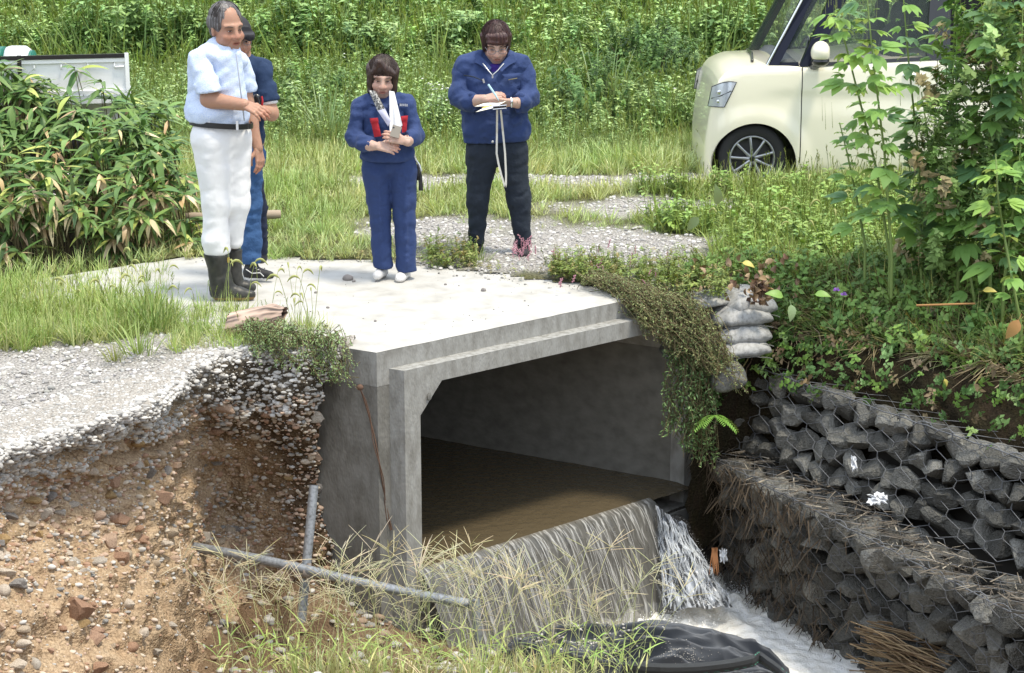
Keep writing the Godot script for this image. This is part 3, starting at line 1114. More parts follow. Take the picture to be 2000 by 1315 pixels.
# ---------------------------------------------------------------- gabions
func gabion(called_label: String, p0: Vector3, p1: Vector3, height: float, back: float, rows: int, rocks: Array, rm: Array, wire_skip: Callable) -> void:
	var along := p1 - p0
	var len := along.length()
	along = along.normalized()
	var out := Vector3(along.z, 0, -along.x)   # towards the stream
	if out.x > 0.0: out = -out
	var down := (Vector3.DOWN * height + out * back).normalized()
	var face := Vector3.DOWN * height + out * back
	var o := thing("gabion_basket", called_label, "gabion", p0, "gabion baskets along the stream")
	var step := height / rows
	for r in rows:
		var s := -0.1
		while s < len + 0.1:
			var w := step * rf(0.75, 1.5)
			var p := along * (s + w * 0.5) + face * ((r + 0.5 + rf(-0.15, 0.15)) / rows) - out * 0.07
			var m := part(o, "stone", rocks[rng.randi() % rocks.size()], rm[rng.randi() % rm.size()])
			m.transform = Transform3D(Basis(along, rf(-0.5, 0.5)) * Basis.from_euler(Vector3(rf(-0.6, 0.6), rf(0, 6), rf(-0.5, 0.5))).scaled(Vector3(w * 0.66, step * 0.62, 0.13)), p)
			s += w * 0.93
	# top course
	for i in int(len / 0.19):
		for k in 2:
			var m := part(o, "stone", rocks[rng.randi() % rocks.size()], rm[rng.randi() % rm.size()])
			m.transform = Transform3D(Basis.from_euler(Vector3(rf(0, 6), rf(0, 6), 0)).scaled(Vector3(0.12, 0.09, 0.11)), along * (i * 0.19) - out * (0.12 + 0.2 * k) + Vector3(0, -0.07, 0))
	var core := Shape.new()
	core.flat = true
	var cp := []
	for i in 8:
		cp.append((along * len if i & 1 else Vector3.ZERO) + (Vector3(0, -0.14, 0) if i & 2 else face - Vector3(0, 0.2, 0)) - out * (0.16 if i & 4 else 0.8))
	core.hexa(cp)
	part(o, "rubble_core", core, mat("rubble", lin(0.04, 0.036, 0.03), 0.95))
	# chain link mesh over the face and the top, with a coiled selvedge
	var wire := Shape.new()
	var cw := 0.105
	var ch := 0.09
	var n := int(len / cw)
	var jn := int(height / ch) + 1
	var wob := func(a: float, t: float) -> Vector3:
		var p: Vector3 = along * a + face * t + out * (0.015 + 0.035 * noise.get_noise_2d(a * 3.0, t * 3.0 + rows)) + along * 0.02 * noise.get_noise_2d(a * 5.0 + 30.0, t * 4.0)
		return p
	for i in n:
		if wire_skip.call(i * cw): continue
		var pts := []
		for j in jn + 1:
			var zig := (0.5 if (j + i) % 2 == 0 else -0.5) * cw
			zig = 0.5 * cw * (1.0 if j % 2 == 0 else -1.0) * (1.0 if i % 2 == 0 else -1.0)
			var t := float(j) / jn
			pts.append(wob.call((i + 0.5) * cw + zig * 0.97, t - 0.25 / jn) + out * (0.004 if j % 2 == 0 else -0.004))
			if j < jn:
				pts.append(wob.call((i + 0.5) * cw + zig * 0.93, t + 0.25 / jn))
		wire.tube(pts, 0.0023, 4, false)
		var tp := []
		for j in 6:
			var zig := 0.5 * cw * (1.0 if j % 2 == 0 else -1.0) * (1.0 if i % 2 == 0 else -1.0)
			tp.append(along * ((i + 0.5) * cw + zig) - out * (0.07 * j - 0.02) + Vector3(0, 0.025 + 0.01 * noise.get_noise_2d(i * 2.0, j), 0))
		wire.tube(tp, 0.0022, 4, false)
	for q in 2:
		var coil := []
		for i in int(len / 0.022):
			var a := i * 0.8
			coil.append(along * (i * 0.022) + out * (0.02 + 0.022 * cos(a)) + Vector3(0, 0.012 + 0.022 * sin(a) + (0.012 if q else 0.0), 0))
		if q == 0:
			wire.tube(coil, 0.0032, 4, false)
		else:
			var line := []
			for i in 40:
				line.append(along * (len * i / 39.0) + out * 0.02 + Vector3(0, 0.012 + 0.012 * noise.get_noise_2d(i * 0.4, 2.0), 0))
			wire.tube(line, 0.0042, 5, false)
	part(o, "wire_mesh", wire, mat("galvanised wire", lin(0.15, 0.155, 0.165), 0.6, {"metal": 0.3}))


func build_gabions() -> void:
	var rocks := rock_meshes(9, 61, 11, 16, 11)
	var rm := []
	var rt := noise_tex(0.03, [[0.0, Color(0.6, 0.6, 0.58)], [0.5, Color(0.85, 0.85, 0.83)], [1.0, Color(1, 1, 1)]], 5, 512, 62)
	var rb := noise_tex(0.05, [], 4, 512, 63)
	for k in [0.13, 0.17, 0.21, 0.27, 0.10]:
		rm.append(mat("gabion stone %d" % rm.size(), lin(k, k * 0.98, k * 0.93), 0.9, {"tex": rt, "scale": 3.0, "bump": rb, "bump_cm": 1.2, "spec": 0.3}))
	var never := func(_a: float) -> bool: return false
	gabion("upper wire basket of grey stones set back above the lower basket", Vector3(1.42, -0.5, -11.58), Vector3(3.3, -0.5, -8.62), 0.56, 0.16, 4, rocks, rm, never)
	gabion("lower wire basket of stones strewn with straw beside the foaming water", Vector3(1.18, -1.06, -11.42), Vector3(3.0, -1.06, -7.75), 1.15, -0.24, 7, rocks, rm, never)
	# dead straw, reed stalks and leaves washed onto the baskets
	var straw := Shape.new()
	straw.blade(Vector3.ZERO, Vector3.FORWARD, Vector3.RIGHT, 1.0, 0.07, 0.15, 3, 0.4)
	var sm := straw.mesh()
	var xf := []
	var tint := []
	var a0 := Vector3(1.2, -1.03, -11.4)
	var al := (Vector3(3.0, -1.06, -7.75) - Vector3(1.18, -1.06, -11.42)).normalized()
	for i in 2400:
		var s := rf(0.0, 3.6)
		var p := a0 + al * s + Vector3(0.85, 0, -0.5) * rf(-0.06, 0.26)
		p.y += rf(-0.02, 0.04)
		var dir := Basis(Vector3.UP, rf(0, TAU)) * Vector3.FORWARD
		if i % 5 < 3:     # hanging down the lower face
			s = rf(0.0, 1.3) if i % 5 == 0 else absf(rng.randfn(0.75, 0.4))
			var t := pow(rf(0, 1), 1.3)
			p = a0 + al * s + Vector3(0.20 * t - 0.07, -1.0 * t, -0.12 * t + 0.045)
			dir = (Vector3.DOWN + Vector3(rf(-0.7, 0.7), rf(-0.2, 0.5), rf(-0.5, 0.7))).normalized()
		var l := rf(0.03, 0.15)
		var b := Basis.looking_at(dir, Vector3(0.1, 0.9, 0.4).normalized()) * Basis(Vector3.FORWARD, rf(0, TAU))
		xf.append(Transform3D(b.scaled_local(Vector3(l * rf(0.3, 0.8), 1.0 * l, l)), p))
		var c := rf(0, 1)
		tint.append(Color(0.025, 0.018, 0.012).lerp(Color(0.13, 0.095, 0.06), c) if i % 5 < 3 else (Color(0.04, 0.032, 0.025).lerp(Color(0.17, 0.14, 0.105), c) if rf(0, 1) < 0.8 else Color(0.32, 0.28, 0.22)))
	scatter("washed_up_straw", "dead straw and leaf scraps caught on the wire baskets", "straw", sm, mat("straw", Color.WHITE, 0.8, {"vc": true, "back": Color(0.3, 0.3, 0.3)}), xf, tint)
	# bundle of brown stalks at the water's edge
	var bu := Shape.new()
	for i in 110:
		var p := far(rf(1640, 1700), rf(1200, 1320), 9.75)
		var q := far(rf(1850, 2010), rf(1290, 1380), 9.15)
		p = p.lerp(q, rf(0, 0.35)); q = p.lerp(q, rf(0.4, 1.0))
		bu.col = Color(0.12, 0.075, 0.04).lerp(Color(0.34, 0.25, 0.14), pow(rf(0, 1), 1.5))
		var mid := (p + q) * 0.5 + Vector3(0, rf(-0.02, 0.05), 0)
		bu.tube([p, mid, q], [0.004, 0.004, 0.0025], 4, false)
	var bo := part(self, "reed_bundle", bu, mat("dry stalk", Color.WHITE, 0.8, {"vc": true}))
	tag(bo, "bundle of thin brown dead stalks lying at the foot of the baskets", "stalks")
	bo.set_meta("kind", "stuff")
	# torn scraps of white plastic
	for q in [[1715, 975, 9.95, 0.07, 0.035, "torn white plastic scrap lying on the ledge of the lower basket"], [1668, 905, 10.25, 0.022, 0.05, "thin white plastic shred hanging on the upper basket mesh"], [1413, 1085, 10.9, 0.03, 0.05, "small pale plastic scrap beside the cascade"]]:
		var sp := Shape.new()
		sp.grid(10, 8, func(u: float, v: float) -> Vector3:
			var edge := 0.75 + 0.5 * noise.get_noise_2d(atan2(v - 0.5, u - 0.5) * 3.0, q[0])
			var x := (u - 0.5) * 2.0 * edge
			var y := (v - 0.5) * 2.0 * edge
			return Vector3(x * q[3], -y * q[4], 0.03 * noise.get_noise_2d(u * 3.0 + q[0], v * 3.0) + 0.02 * y))
		var so := part(self, "plastic_scrap", sp, mat("white plastic", lin(0.7, 0.72, 0.75), 0.5, {"back": Color(0.4, 0.4, 0.4)}))
		so.position = far(q[0], q[1], q[2])
		tag(so, q[5], "plastic scrap")
	var ol := Shape.new()
	for i in 16:
		ol.blade(Vector3(rf(-0.015, 0.015), 0, 0), Vector3(rf(-0.2, 0.2), -1, 0.2), Vector3.RIGHT, rf(0.08, 0.18), 0.006, 0.25, 3, 0.3)
	var oo := part(self, "dead_leaf", ol, mat("orange leaf", lin(0.30, 0.13, 0.05), 0.7, {"back": Color(0.3, 0.2, 0.1)}))
	oo.position = far(1396, 1070, 10.75)
	tag(oo, "orange brown dead leaf blades hanging beside the cascade", "leaf")


# ---------------------------------------------------------------- sandbags
func build_sandbags() -> void:
	var wt := noise_tex(0.03, [[0.0, Color(0.55, 0.54, 0.52)], [0.4, Color(0.85, 0.85, 0.84)], [1.0, Color(1, 1, 1)]], 5, 512, 71)
	var weave := noise_tex(0.2, [], 2, 256, 72, FastNoiseLite.TYPE_CELLULAR)
	var wm := mat("woven bag", lin(0.44, 0.44, 0.44), 0.6, {"tex": wt, "scale": 2.0, "bump": weave, "bump_cm": 0.2})
	var dm := mat("old bag", lin(0.20, 0.20, 0.19), 0.75, {"tex": wt, "scale": 2.5, "bump": weave, "bump_cm": 0.3})
	var rows := [
		[1375, 576, 0.16, 0.030, 0.15, 11.35, wm, "flattened white sandbag lying left of the stack top"],
		[1460, 583, 0.17, 0.050, -0.05, 11.33, wm, "topmost white sandbag of the stack with brown leaves on it"],
		[1440, 606, 0.19, 0.058, 0.04, 11.28, wm, "second white sandbag from the top with ribbed side"],
		[1446, 640, 0.175, 0.058, 0.0, 11.24, wm, "third white sandbag from the top of the stack"],
		[1440, 668, 0.18, 0.050, 0.05, 11.2, wm, "fourth sandbag from the top of the stack, half covered by vine"],
		[1360, 655, 0.22, 0.07, 0.1, 11.28, dm, "grey sandbag behind the hanging vine left of the stack"],
		[1365, 688, 0.22, 0.06, -0.1, 11.25, dm, "grey sandbag low behind the hanging vine"],
		[1412, 722, 0.12, 0.085, 0.3, 11.1, dm, "old grey sandbag end hanging below the stack"],
	]
	for b in rows:
		var sh := Shape.new()
		var sd: float = b[0]
		sh.grid(40, 22, func(u: float, v: float) -> Vector3:
			var a := u * TAU
			var t := v * PI
			var e := 0.55
			var cx := signf(cos(a)) * pow(absf(cos(a)), e) * pow(sin(t), 0.5)
			var cz := signf(sin(a)) * pow(absf(sin(a)), e) * pow(sin(t), 0.5)
			var cy := cos(t)
			var pinch := 1.0 - 0.25 * pow(absf(cx), 3.0)
			var p := Vector3(cx * b[2], cy * b[3] * pinch * 1.15, cz * 0.2)
			var wr := 0.010 * noise.get_noise_3dv(p * 5.0 + Vector3(sd, 0, 0)) + 0.004 * sin(p.x * 55.0 + 5.0 * noise.get_noise_3dv(p * 4.0)) * sin(t)
			return p * (1.0 + wr / 0.1) + Vector3(0, -0.03 * (p.x / b[2]) * (p.x / b[2]), 0))
		var o := part(self, "sandbag", sh, b[6])
		o.position = far(b[0], b[1], b[5])
		o.rotation = Vector3(0.08, 0.2, b[4])
		tag(o, b[7], "sandbag", "sandbags stacked beside the culvert")
		if b[6] == wm and b[2] > 0.165:
			var seam := Shape.new()
			var pts := []
			for k in 14:
				var x: float = lerpf(-0.9, 0.9, k / 13.0) * b[2]
				pts.append(Vector3(x, -0.7 * b[3] - 0.03 * (x / b[2]) * (x / b[2]), 0.195 + 0.006 * sin(k * 2.0)))
			seam.tube(pts, 0.003, 5)
			part(o, "seam", seam, dm)


# ---------------------------------------------------------------- small cream car
func poly_at(tab: Array, x: float) -> float:
	for i in tab.size() - 1:
		if x <= tab[i + 1][0]:
			return lerpf(tab[i][1], tab[i + 1][1], clampf((x - tab[i][0]) / (tab[i + 1][0] - tab[i][0]), 0.0, 1.0))
	return tab[-1][1]


const CAR_TOP := [[-0.385, 0.38], [-0.38, 0.46], [-0.37, 0.53], [-0.358, 0.64], [-0.34, 0.75], [-0.318, 0.86], [-0.285, 0.935], [-0.24, 0.98], [-0.17, 1.012], [-0.1, 1.035], [0.1, 1.045], [0.4, 1.05], [1.0, 1.10], [2.1, 1.13], [2.75, 1.14], [2.9, 1.05], [2.95, 0.6]]


func car_z(x: float, y: float) -> float:   # how far the side lies inwards from its widest line
	var s := clampf((x + 0.385) / 0.28, 0.0, 1.0)
	var z := 0.22 * (1.0 - sqrt(maxf(0.0, 1.0 - (1.0 - s) * (1.0 - s)))) 
	var q := y - 0.55
	z += 0.09 * q * q + 0.10 * maxf(0.0, q - 0.25) * maxf(0.0, q - 0.25)
	z += 0.010 * smoothstep(0.86, 0.80, y) * smoothstep(0.62, 0.78, y) * smoothstep(0.0, 0.3, x)
	var r := Vector2(x - 0.01, y - 0.24).length()
	z -= 0.018 * smoothstep(0.52, 0.38, r)
	z += 0.02 * smoothstep(0.24, 0.13, y)
	return z


func car_bottom(x: float) -> float:
	var b := 0.125
	for c in [0.01, 2.465]:
		var q: float = 0.345 * 0.345 - (x - c) * (x - c)
		if q > 0.0:
			b = maxf(b, 0.24 + sqrt(q))
	return b


func build_car() -> void:
	var o := thing("small_car", "cream coloured small tall car parked at the edge of the field", "car", on(1465, 352, 0.1) - Vector3(-0.02, 0.115, 0))
	var cream := mat("cream paint", lin(0.80, 0.76, 0.60), 0.3, {"coat": 0.9, "spec": 0.5})
	var black := mat("car black", lin(0.012, 0.012, 0.015), 0.3, {"coat": 0.4})
	var navy := mat("pillar navy", lin(0.006, 0.008, 0.022), 0.2, {"spec": 0.35})
	var glass := mat("car glass", lin(0.10, 0.13, 0.12), 0.02, {"alpha": 0.16, "spec": 0.22})
	var chrome := mat("chrome", lin(0.75, 0.77, 0.8), 0.15, {"metal": 0.9})
	var xs := []
	var x := -0.385
	while x < 2.95:
		xs.append(x)
		x += 0.006 if x < -0.30 or absf(absf(x - 0.01) - 0.33) < 0.03 or absf(absf(x - 2.465) - 0.33) < 0.03 else 0.025
	var wide := 1.475
	var section := func(px: float, inset: float) -> Array:
		var out := []
		var b := car_bottom(px)
		var t := maxf(poly_at(CAR_TOP, px), b + 0.03)
		for k in 15:
			var y := lerpf(b, t - 0.045, k / 14.0)
			out.append(Vector3(px, y, -car_z(px, y) - inset))
		var z0 := -car_z(px, t) - inset
		for k in range(1, 6):
			var a := k / 5.0 * PI / 2
			out.append(Vector3(px, t - 0.045 + 0.045 * sin(a), z0 - 0.045 * (1.0 - cos(a))))
		for k in range(1, 9):
			var f := k / 8.0
			out.append(Vector3(px, t + 0.03 * sin(f * PI * 0.5), lerpf(z0 - 0.045, -wide * 0.5, f)))
		var n := out.size()
		for k in range(n - 2, -1, -1):
			out.append(Vector3(out[k].x, out[k].y, -wide - out[k].z))
		return out
	var sh := Shape.new()
	var prev := []
	for px in xs:
		var inset := 0.012 if px > 0.381 and px < 2.3 else 0.0
		var s: Array = section.call(px, inset)
		if inset > 0.0:
			for k in s.size():
				if s[k].y < 0.155:
					s[k].z = clampf(s[k].z + (inset if s[k].z > -0.7 else -inset), -10, 10)
		var row := []
		for p in s:
			row.append(sh.vert(p))
		if prev.size():
			for k in row.size() - 1:
				sh.tri(prev[k], row[k], row[k + 1]); sh.tri(prev[k], row[k + 1], prev[k + 1])
		prev = row
	for e in 2:
		var s: Array = section.call(xs[0] if e == 0 else xs[-1], 0.0)
		var mid := Vector3.ZERO
		for p in s: mid += p / s.size()
		var c := sh.vert(mid + Vector3(-0.03 if e == 0 else 0.03, 0, 0))
		var ids := []
		for p in s: ids.append(sh.vert(p))
		for k in ids.size(): sh.tri(c, ids[k], ids[(k + 1) % ids.size()])
	part(o, "body", sh, cream)
	# doors with their handles
	for d in [[0.386, 1.474, 1.2], [1.482, 2.29, 1.65]]:
		var ds := Shape.new()
		var dx0: float = d[0]
		var dx1: float = d[1]
		ds.grid(60, 34, func(u: float, v: float) -> Vector3:
			var px := lerpf(dx0, dx1, u)
			var lo := 0.158
			if dx0 < 1.0:
				lo += 0.10 * pow(maxf(0.0, 1.0 - (px - dx0) / 0.10), 2.2)
			else:
				lo = maxf(lo, car_bottom(px) + 0.01)
			var y := lerpf(lo, poly_at(CAR_TOP, px) - 0.012, v)
			return Vector3(px, y, -car_z(px, y) + 0.0 - 0.02 * smoothstep(0.96, 1.0, v)))
		var door := part(o, "door", ds, cream)
		var hs := Shape.new()
		var hx: float = d[2]
		hs.tube([Vector3(hx, 0.97, -0.03), Vector3(hx + 0.02, 0.973, 0.005), Vector3(hx + 0.16, 0.98, 0.008), Vector3(hx + 0.18, 0.98, -0.03)], [0.012, 0.015, 0.014, 0.01], 8)
		part(door, "handle", hs, chrome)
	var seam := Shape.new()
	for sx in [0.382, 1.478]:
		var pts := []
		for k in 20:
			var y := lerpf(0.16 if sx > 1 else 0.26, 1.04, k / 19.0)
			pts.append(Vector3(sx, y, -car_z(sx, y) - 0.006))
		seam.tube(pts, 0.005, 5, false)
	var sill := []
	for k in 30:
		var px := lerpf(0.40, 2.1, k / 29.0)
		var lo := 0.153 + 0.10 * pow(maxf(0.0, 1.0 - (px - 0.386) / 0.10), 2.2)
		sill.append(Vector3(px, lo, -car_z(px, lo) - 0.006))
	seam.tube(sill, 0.005, 5, false)
	part(o, "door_seam", seam, black)
	# wheel wells and wheels
	for wx in [0.01, 2.465]:
		var well := Shape.new()
		well.grid(30, 3, func(u: float, v: float) -> Vector3:
			var a := lerpf(-0.35, PI + 0.35, u)
			return Vector3(wx + 0.347 * cos(a), 0.24 + 0.347 * sin(a), lerpf(-0.015, -0.34, v)))
		well.tube([Vector3(wx, 0.24, -0.30), Vector3(wx, 0.24, -0.33)], 0.36, 24)
		part(o, "wheel_well", well, black)
		for side in 2:
			make_wheel(o, Vector3(wx - 0.01, 0.285, -0.115 if side == 0 else -wide + 0.115), 1.0 if side == 0 else -1.0, chrome, black)
	var under := Shape.new()
	under.flat = true
	under.box(Vector3(1.24, 0.24, -wide * 0.5), Vector3(3.2, 0.2, wide - 0.5))
	under.box(Vector3(1.24, 0.22, -wide * 0.5), Vector3(1.6, 0.18, wide - 0.16))
	part(o, "underbody", under, black)
	# cabin: local pixels to the leaning side planes
	var g := func(px: float, py: float, side: int, inset := 0.0) -> Vector3:
		var lx := (px - 1465.0) / 237.0
		var ly := (352.0 - py) / 230.0
		var z := -0.035 - inset - 0.16 * (ly - 1.04) - 0.35 * maxf(0.0, 0.5 - lx) * maxf(0.0, 0.5 - lx)
		return Vector3(lx, ly, z if side == 0 else -wide - z)
	var slab := func(pts: Array, side: int, thick: float, inset: float) -> Shape:
		var s := Shape.new()
		s.flat = true
		var n := pts.size()
		var poly := PackedVector2Array()
		for p in pts: poly.append(Vector2(p[0], p[1]))
		var tri := Geometry2D.triangulate_polygon(poly)
		for q in range(0, tri.size(), 3):
			for e in 2:
				var i := s.v.size()
				for k in 3:
					s.vert(g.call(poly[tri[q + k]].x, poly[tri[q + k]].y, side, inset + thick * e))
				s.tri(i, i + 1, i + 2)
		for k in n:
			var a: Vector2 = poly[k]
			var b: Vector2 = poly[(k + 1) % n]
			s.quad(g.call(a.x, a.y, side, inset), g.call(b.x, b.y, side, inset), g.call(b.x, b.y, side, inset + thick), g.call(a.x, a.y, side, inset + thick))
		return s
	for side in 2:
		part(o, "windscreen_pillar", slab.call([[1487, 113], [1510, 113], [1590, -45], [1570, -45]], side, 0.06, 0.0), navy)
		part(o, "quarter_frame", slab.call([[1510, 113], [1550, 113], [1548, 105], [1516, 106]], side, 0.05, 0.004), navy)
		part(o, "door_pillar", slab.call([[1550, 113], [1578, 112], [1655, -45], [1620, -45]], side, 0.06, 0.002), navy)
		part(o, "centre_pillar", slab.call([[1795, 99], [1840, 98], [1838, -45], [1800, -45]], side, 0.05, 0.002), black)
		part(o, "rear_pillar", slab.call([[2060, 92], [2120, 92], [2110, -45], [2040, -45]], side, 0.05, 0.002), cream)
		part(o, "window_sill", slab.call([[1578, 112], [1795, 101], [2060, 93], [2060, 88], [1795, 95], [1580, 106]], side, 0.03, -0.002), black)
		part(o, "window", slab.call([[1512, 106], [1549, 105], [1618, -45], [1590, -45]], side, 0.004, 0.02), glass)
		part(o, "window", slab.call([[1581, 107], [1795, 97], [1800, -45], [1655, -45]], side, 0.004, 0.02), glass)
		part(o, "window", slab.call([[1840, 95], [2060, 88], [2040, -45], [1838, -45]], side, 0.004, 0.02), mat("dark glass", lin(0.008, 0.008, 0.008), 0.03, {"alpha": 0.85, "spec": 0.25}))
	var strip := Shape.new()   # bright edge along the windscreen
	strip.tube([g.call(1488, 113, 0, -0.008), g.call(1572, -45, 0, -0.008)], 0.011, 6)
	part(o, "windscreen_trim", strip, chrome)
	var ws := Shape.new()
	ws.grid(8, 10, func(u: float, v: float) -> Vector3:
		var a: Vector3 = g.call(lerpf(1490, 1573, v), lerpf(113, -45, v), 0, 0.03)
		var b: Vector3 = g.call(lerpf(1490, 1573, v), lerpf(113, -45, v), 1, 0.03)
		return a.lerp(b, u) + Vector3(-0.10 * sin(PI * u), 0, 0))
	part(o, "windscreen", ws, glass)
	var roof := Shape.new()
	roof.grid(16, 30, func(u: float, v: float) -> Vector3:
		var a: Vector3 = g.call(lerpf(1568, 2112, v), -44, 0, 0.0)
		var b: Vector3 = g.call(lerpf(1568, 2112, v), -44, 1, 0.0)
		return a.lerp(b, u) + Vector3(0, 0.05 * pow(sin(PI * u), 0.5) * pow(sin(PI * clampf(v, 0.02, 0.98)), 0.4), 0))
	part(o, "roof", roof, navy)
	var tail := Shape.new()
	tail.flat = true
	tail.quad(g.call(2118, 92, 0), g.call(2118, 92, 1), g.call(2108, -44, 1), g.call(2108, -44, 0))
	part(o, "tailgate_glass", tail, mat("dark glass", Color.WHITE))
	# inside: dashboard, wheel and seats
	var dash := Shape.new()
	dash.tube([Vector3(0.28, 1.0, -0.12), Vector3(0.28, 1.02, -0.7), Vector3(0.28, 1.0, -1.35)], 0.10, 10)
	part(o, "dashboard", dash, mat("dash grey", lin(0.10, 0.11, 0.12), 0.6))
	var seats := mat("seat cloth", lin(0.03, 0.03, 0.032), 0.9)
	for sz in [-0.40, -1.07]:
		for sx in [1.05, 1.95]:
			var st := Shape.new()
			st.ball(Vector3(sx - 0.12, 0.72, sz), Vector3(0.3, 0.12, 0.26))
			st.ball(Vector3(sx + 0.12, 1.02, sz), Vector3(0.12, 0.36, 0.25))
			st.ball(Vector3(sx + 0.16, 1.43, sz), Vector3(0.06, 0.11, 0.13))
			part(o, "seat", st, seats)
	var steer := Shape.new()
	var ring := []
	for k in 21:
		var a := TAU * k / 20
		ring.append(Vector3(0.52 + 0.06 * sin(a), 1.02 + 0.17 * sin(a), -1.07 + 0.18 * cos(a)))
	steer.tube(ring, 0.013, 6, false)
	part(o, "steering_wheel", steer, black)
	# mirror
	var mi := Shape.new()
	mi.ball(Vector3(0, 0, 0), Vector3(0.080, 0.095, 0.095), Basis.IDENTITY, 16, 12)
	for i in mi.v.size():
		mi.v[i].x = minf(mi.v[i].x, 0.07)
		mi.v[i].y = maxf(mi.v[i].y, -0.05)
	var mo := part(o, "mirror", mi, cream)
	mo.position = Vector3((1585 - 1465) / 237.0, 1.165, 0.075)
	var mb := Shape.new()
	mb.ball(Vector3(0.0, -0.068, -0.005), Vector3(0.076, 0.045, 0.09))
	mb.tube([Vector3(0.0, -0.08, -0.0), Vector3(-0.03, -0.11, -0.12)], [0.035, 0.045], 8)
	part(mo, "mirror_base", mb, black)
	# headlight on the rounded corner
	for side in 2:
		var hl := Shape.new()
		var hf := func(u: float, v: float) -> Vector3:
			var px := lerpf(lerpf(1379, 1424, u), lerpf(1373, 1402, u), v)
			var py := lerpf(lerpf(152, 141, u), lerpf(189, 188, u), v) - 5.0 * sin(PI * u) * (1.0 - v)
			var lx := (px - 1465.0) / 237.0
			var ly := (352.0 - py) / 230.0
			lx = maxf(lx + 0.02, -0.375)
			var z := -car_z(lx, ly) + 0.004
			return Vector3(lx, ly, z if side == 0 else -wide - z)
		hl.grid(14, 12, hf)
		var ho := part(o, "headlight", hl, mat("headlight bowl", lin(0.62, 0.66, 0.72), 0.18, {"metal": 0.5, "coat": 1.0}))
		var lens := Shape.new()
		lens.ball(hf.call(0.42, 0.40) + Vector3(0, 0, 0.001), Vector3(0.022, 0.02, 0.006))
		lens.ball(hf.call(0.5, 0.78) + Vector3(0, 0, 0.001), Vector3(0.016, 0.014, 0.006))
		part(ho, "lamp_bulb", lens, chrome)
		var rim := Shape.new()
		var edge := []
		for k in 25:
			var t := k / 24.0 * 4.0
			edge.append(hf.call(t if t < 1 else (1.0 if t < 2 else (3.0 - t if t < 3 else 0.0)), 0.0 if t < 1 else (t - 1.0 if t < 2 else (1.0 if t < 3 else 4.0 - t))))
		rim.tube(edge, 0.004, 5, false)
		rim.tube([hf.call(0.1, 0.62), hf.call(0.55, 0.55), hf.call(0.95, 0.35)], 0.005, 5)
		part(ho, "lamp_trim", rim, mat("dark grey plastic", lin(0.05, 0.055, 0.06), 0.4))
	var wip := Shape.new()
	wip.tube([Vector3(0.0, 1.065, -0.25), Vector3(0.05, 1.09, -0.7), Vector3(0.06, 1.08, -1.1)], 0.012, 6)
	part(o, "wiper", wip, black)


func make_wheel(o: Node, at: Vector3, side: float, chrome: Material, black: Material) -> void:
	var tyre := Shape.new()
	var prof := [[0.190, 0.055], [0.205, 0.072], [0.245, 0.078], [0.272, 0.068], [0.284, 0.052], [0.288, 0.0], [0.284, -0.052], [0.27, -0.07], [0.19, -0.07]]
	tyre.grid(64, 8, func(u: float, v: float) -> Vector3:
		var p: Array = prof[int(round(v * 8))]
		var a := u * TAU
		var r: float = p[0] + (0.0025 * signf(sin(a * 60.0)) if p[0] > 0.27 else 0.0)
		return at + Vector3(r * cos(a), r * sin(a), p[1] * side))
	var w := part(o, "wheel", tyre, mat("tyre rubber", lin(0.022, 0.022, 0.024), 0.8))
	var rim := Shape.new()
	rim.grid(48, 5, func(u: float, v: float) -> Vector3:
		var p: Array = [[0.192, 0.052], [0.190, 0.064], [0.180, 0.066], [0.174, 0.058], [0.170, 0.02], [0.168, -0.06]][int(round(v * 5))]
		return at + Vector3(p[0] * cos(u * TAU), p[0] * sin(u * TAU), p[1] * side))
	for k in 9:
		var a := TAU * k / 9 + 0.3
		var d := Vector3(cos(a), sin(a), 0)
		rim.tube([at + d * 0.028 + Vector3(0, 0, 0.052 * side), at + d * 0.1 + Vector3(0, 0, 0.058 * side), at + d * 0.176 + Vector3(0, 0, 0.054 * side)], [0.016, 0.012, 0.014], 6)
	rim.tube([at + Vector3(0, 0, 0.03 * side), at + Vector3(0, 0, 0.062 * side)], 0.036, 18)
	part(w, "rim", rim, mat("alloy", lin(0.42, 0.43, 0.45), 0.3, {"metal": 0.75}))
	var hub := Shape.new()
	hub.tube([at + Vector3(0, 0, -0.02 * side), at + Vector3(0, 0, 0.0 * side)], 0.165, 24)
	part(w, "brake_disc", hub, mat("brake dark", lin(0.03, 0.03, 0.032), 0.6))
	var cap := Shape.new()
	cap.tube([at + Vector3(0, 0, 0.062 * side), at + Vector3(0, 0, 0.066 * side)], 0.022, 16)
	part(w, "hub_cap", cap, black)


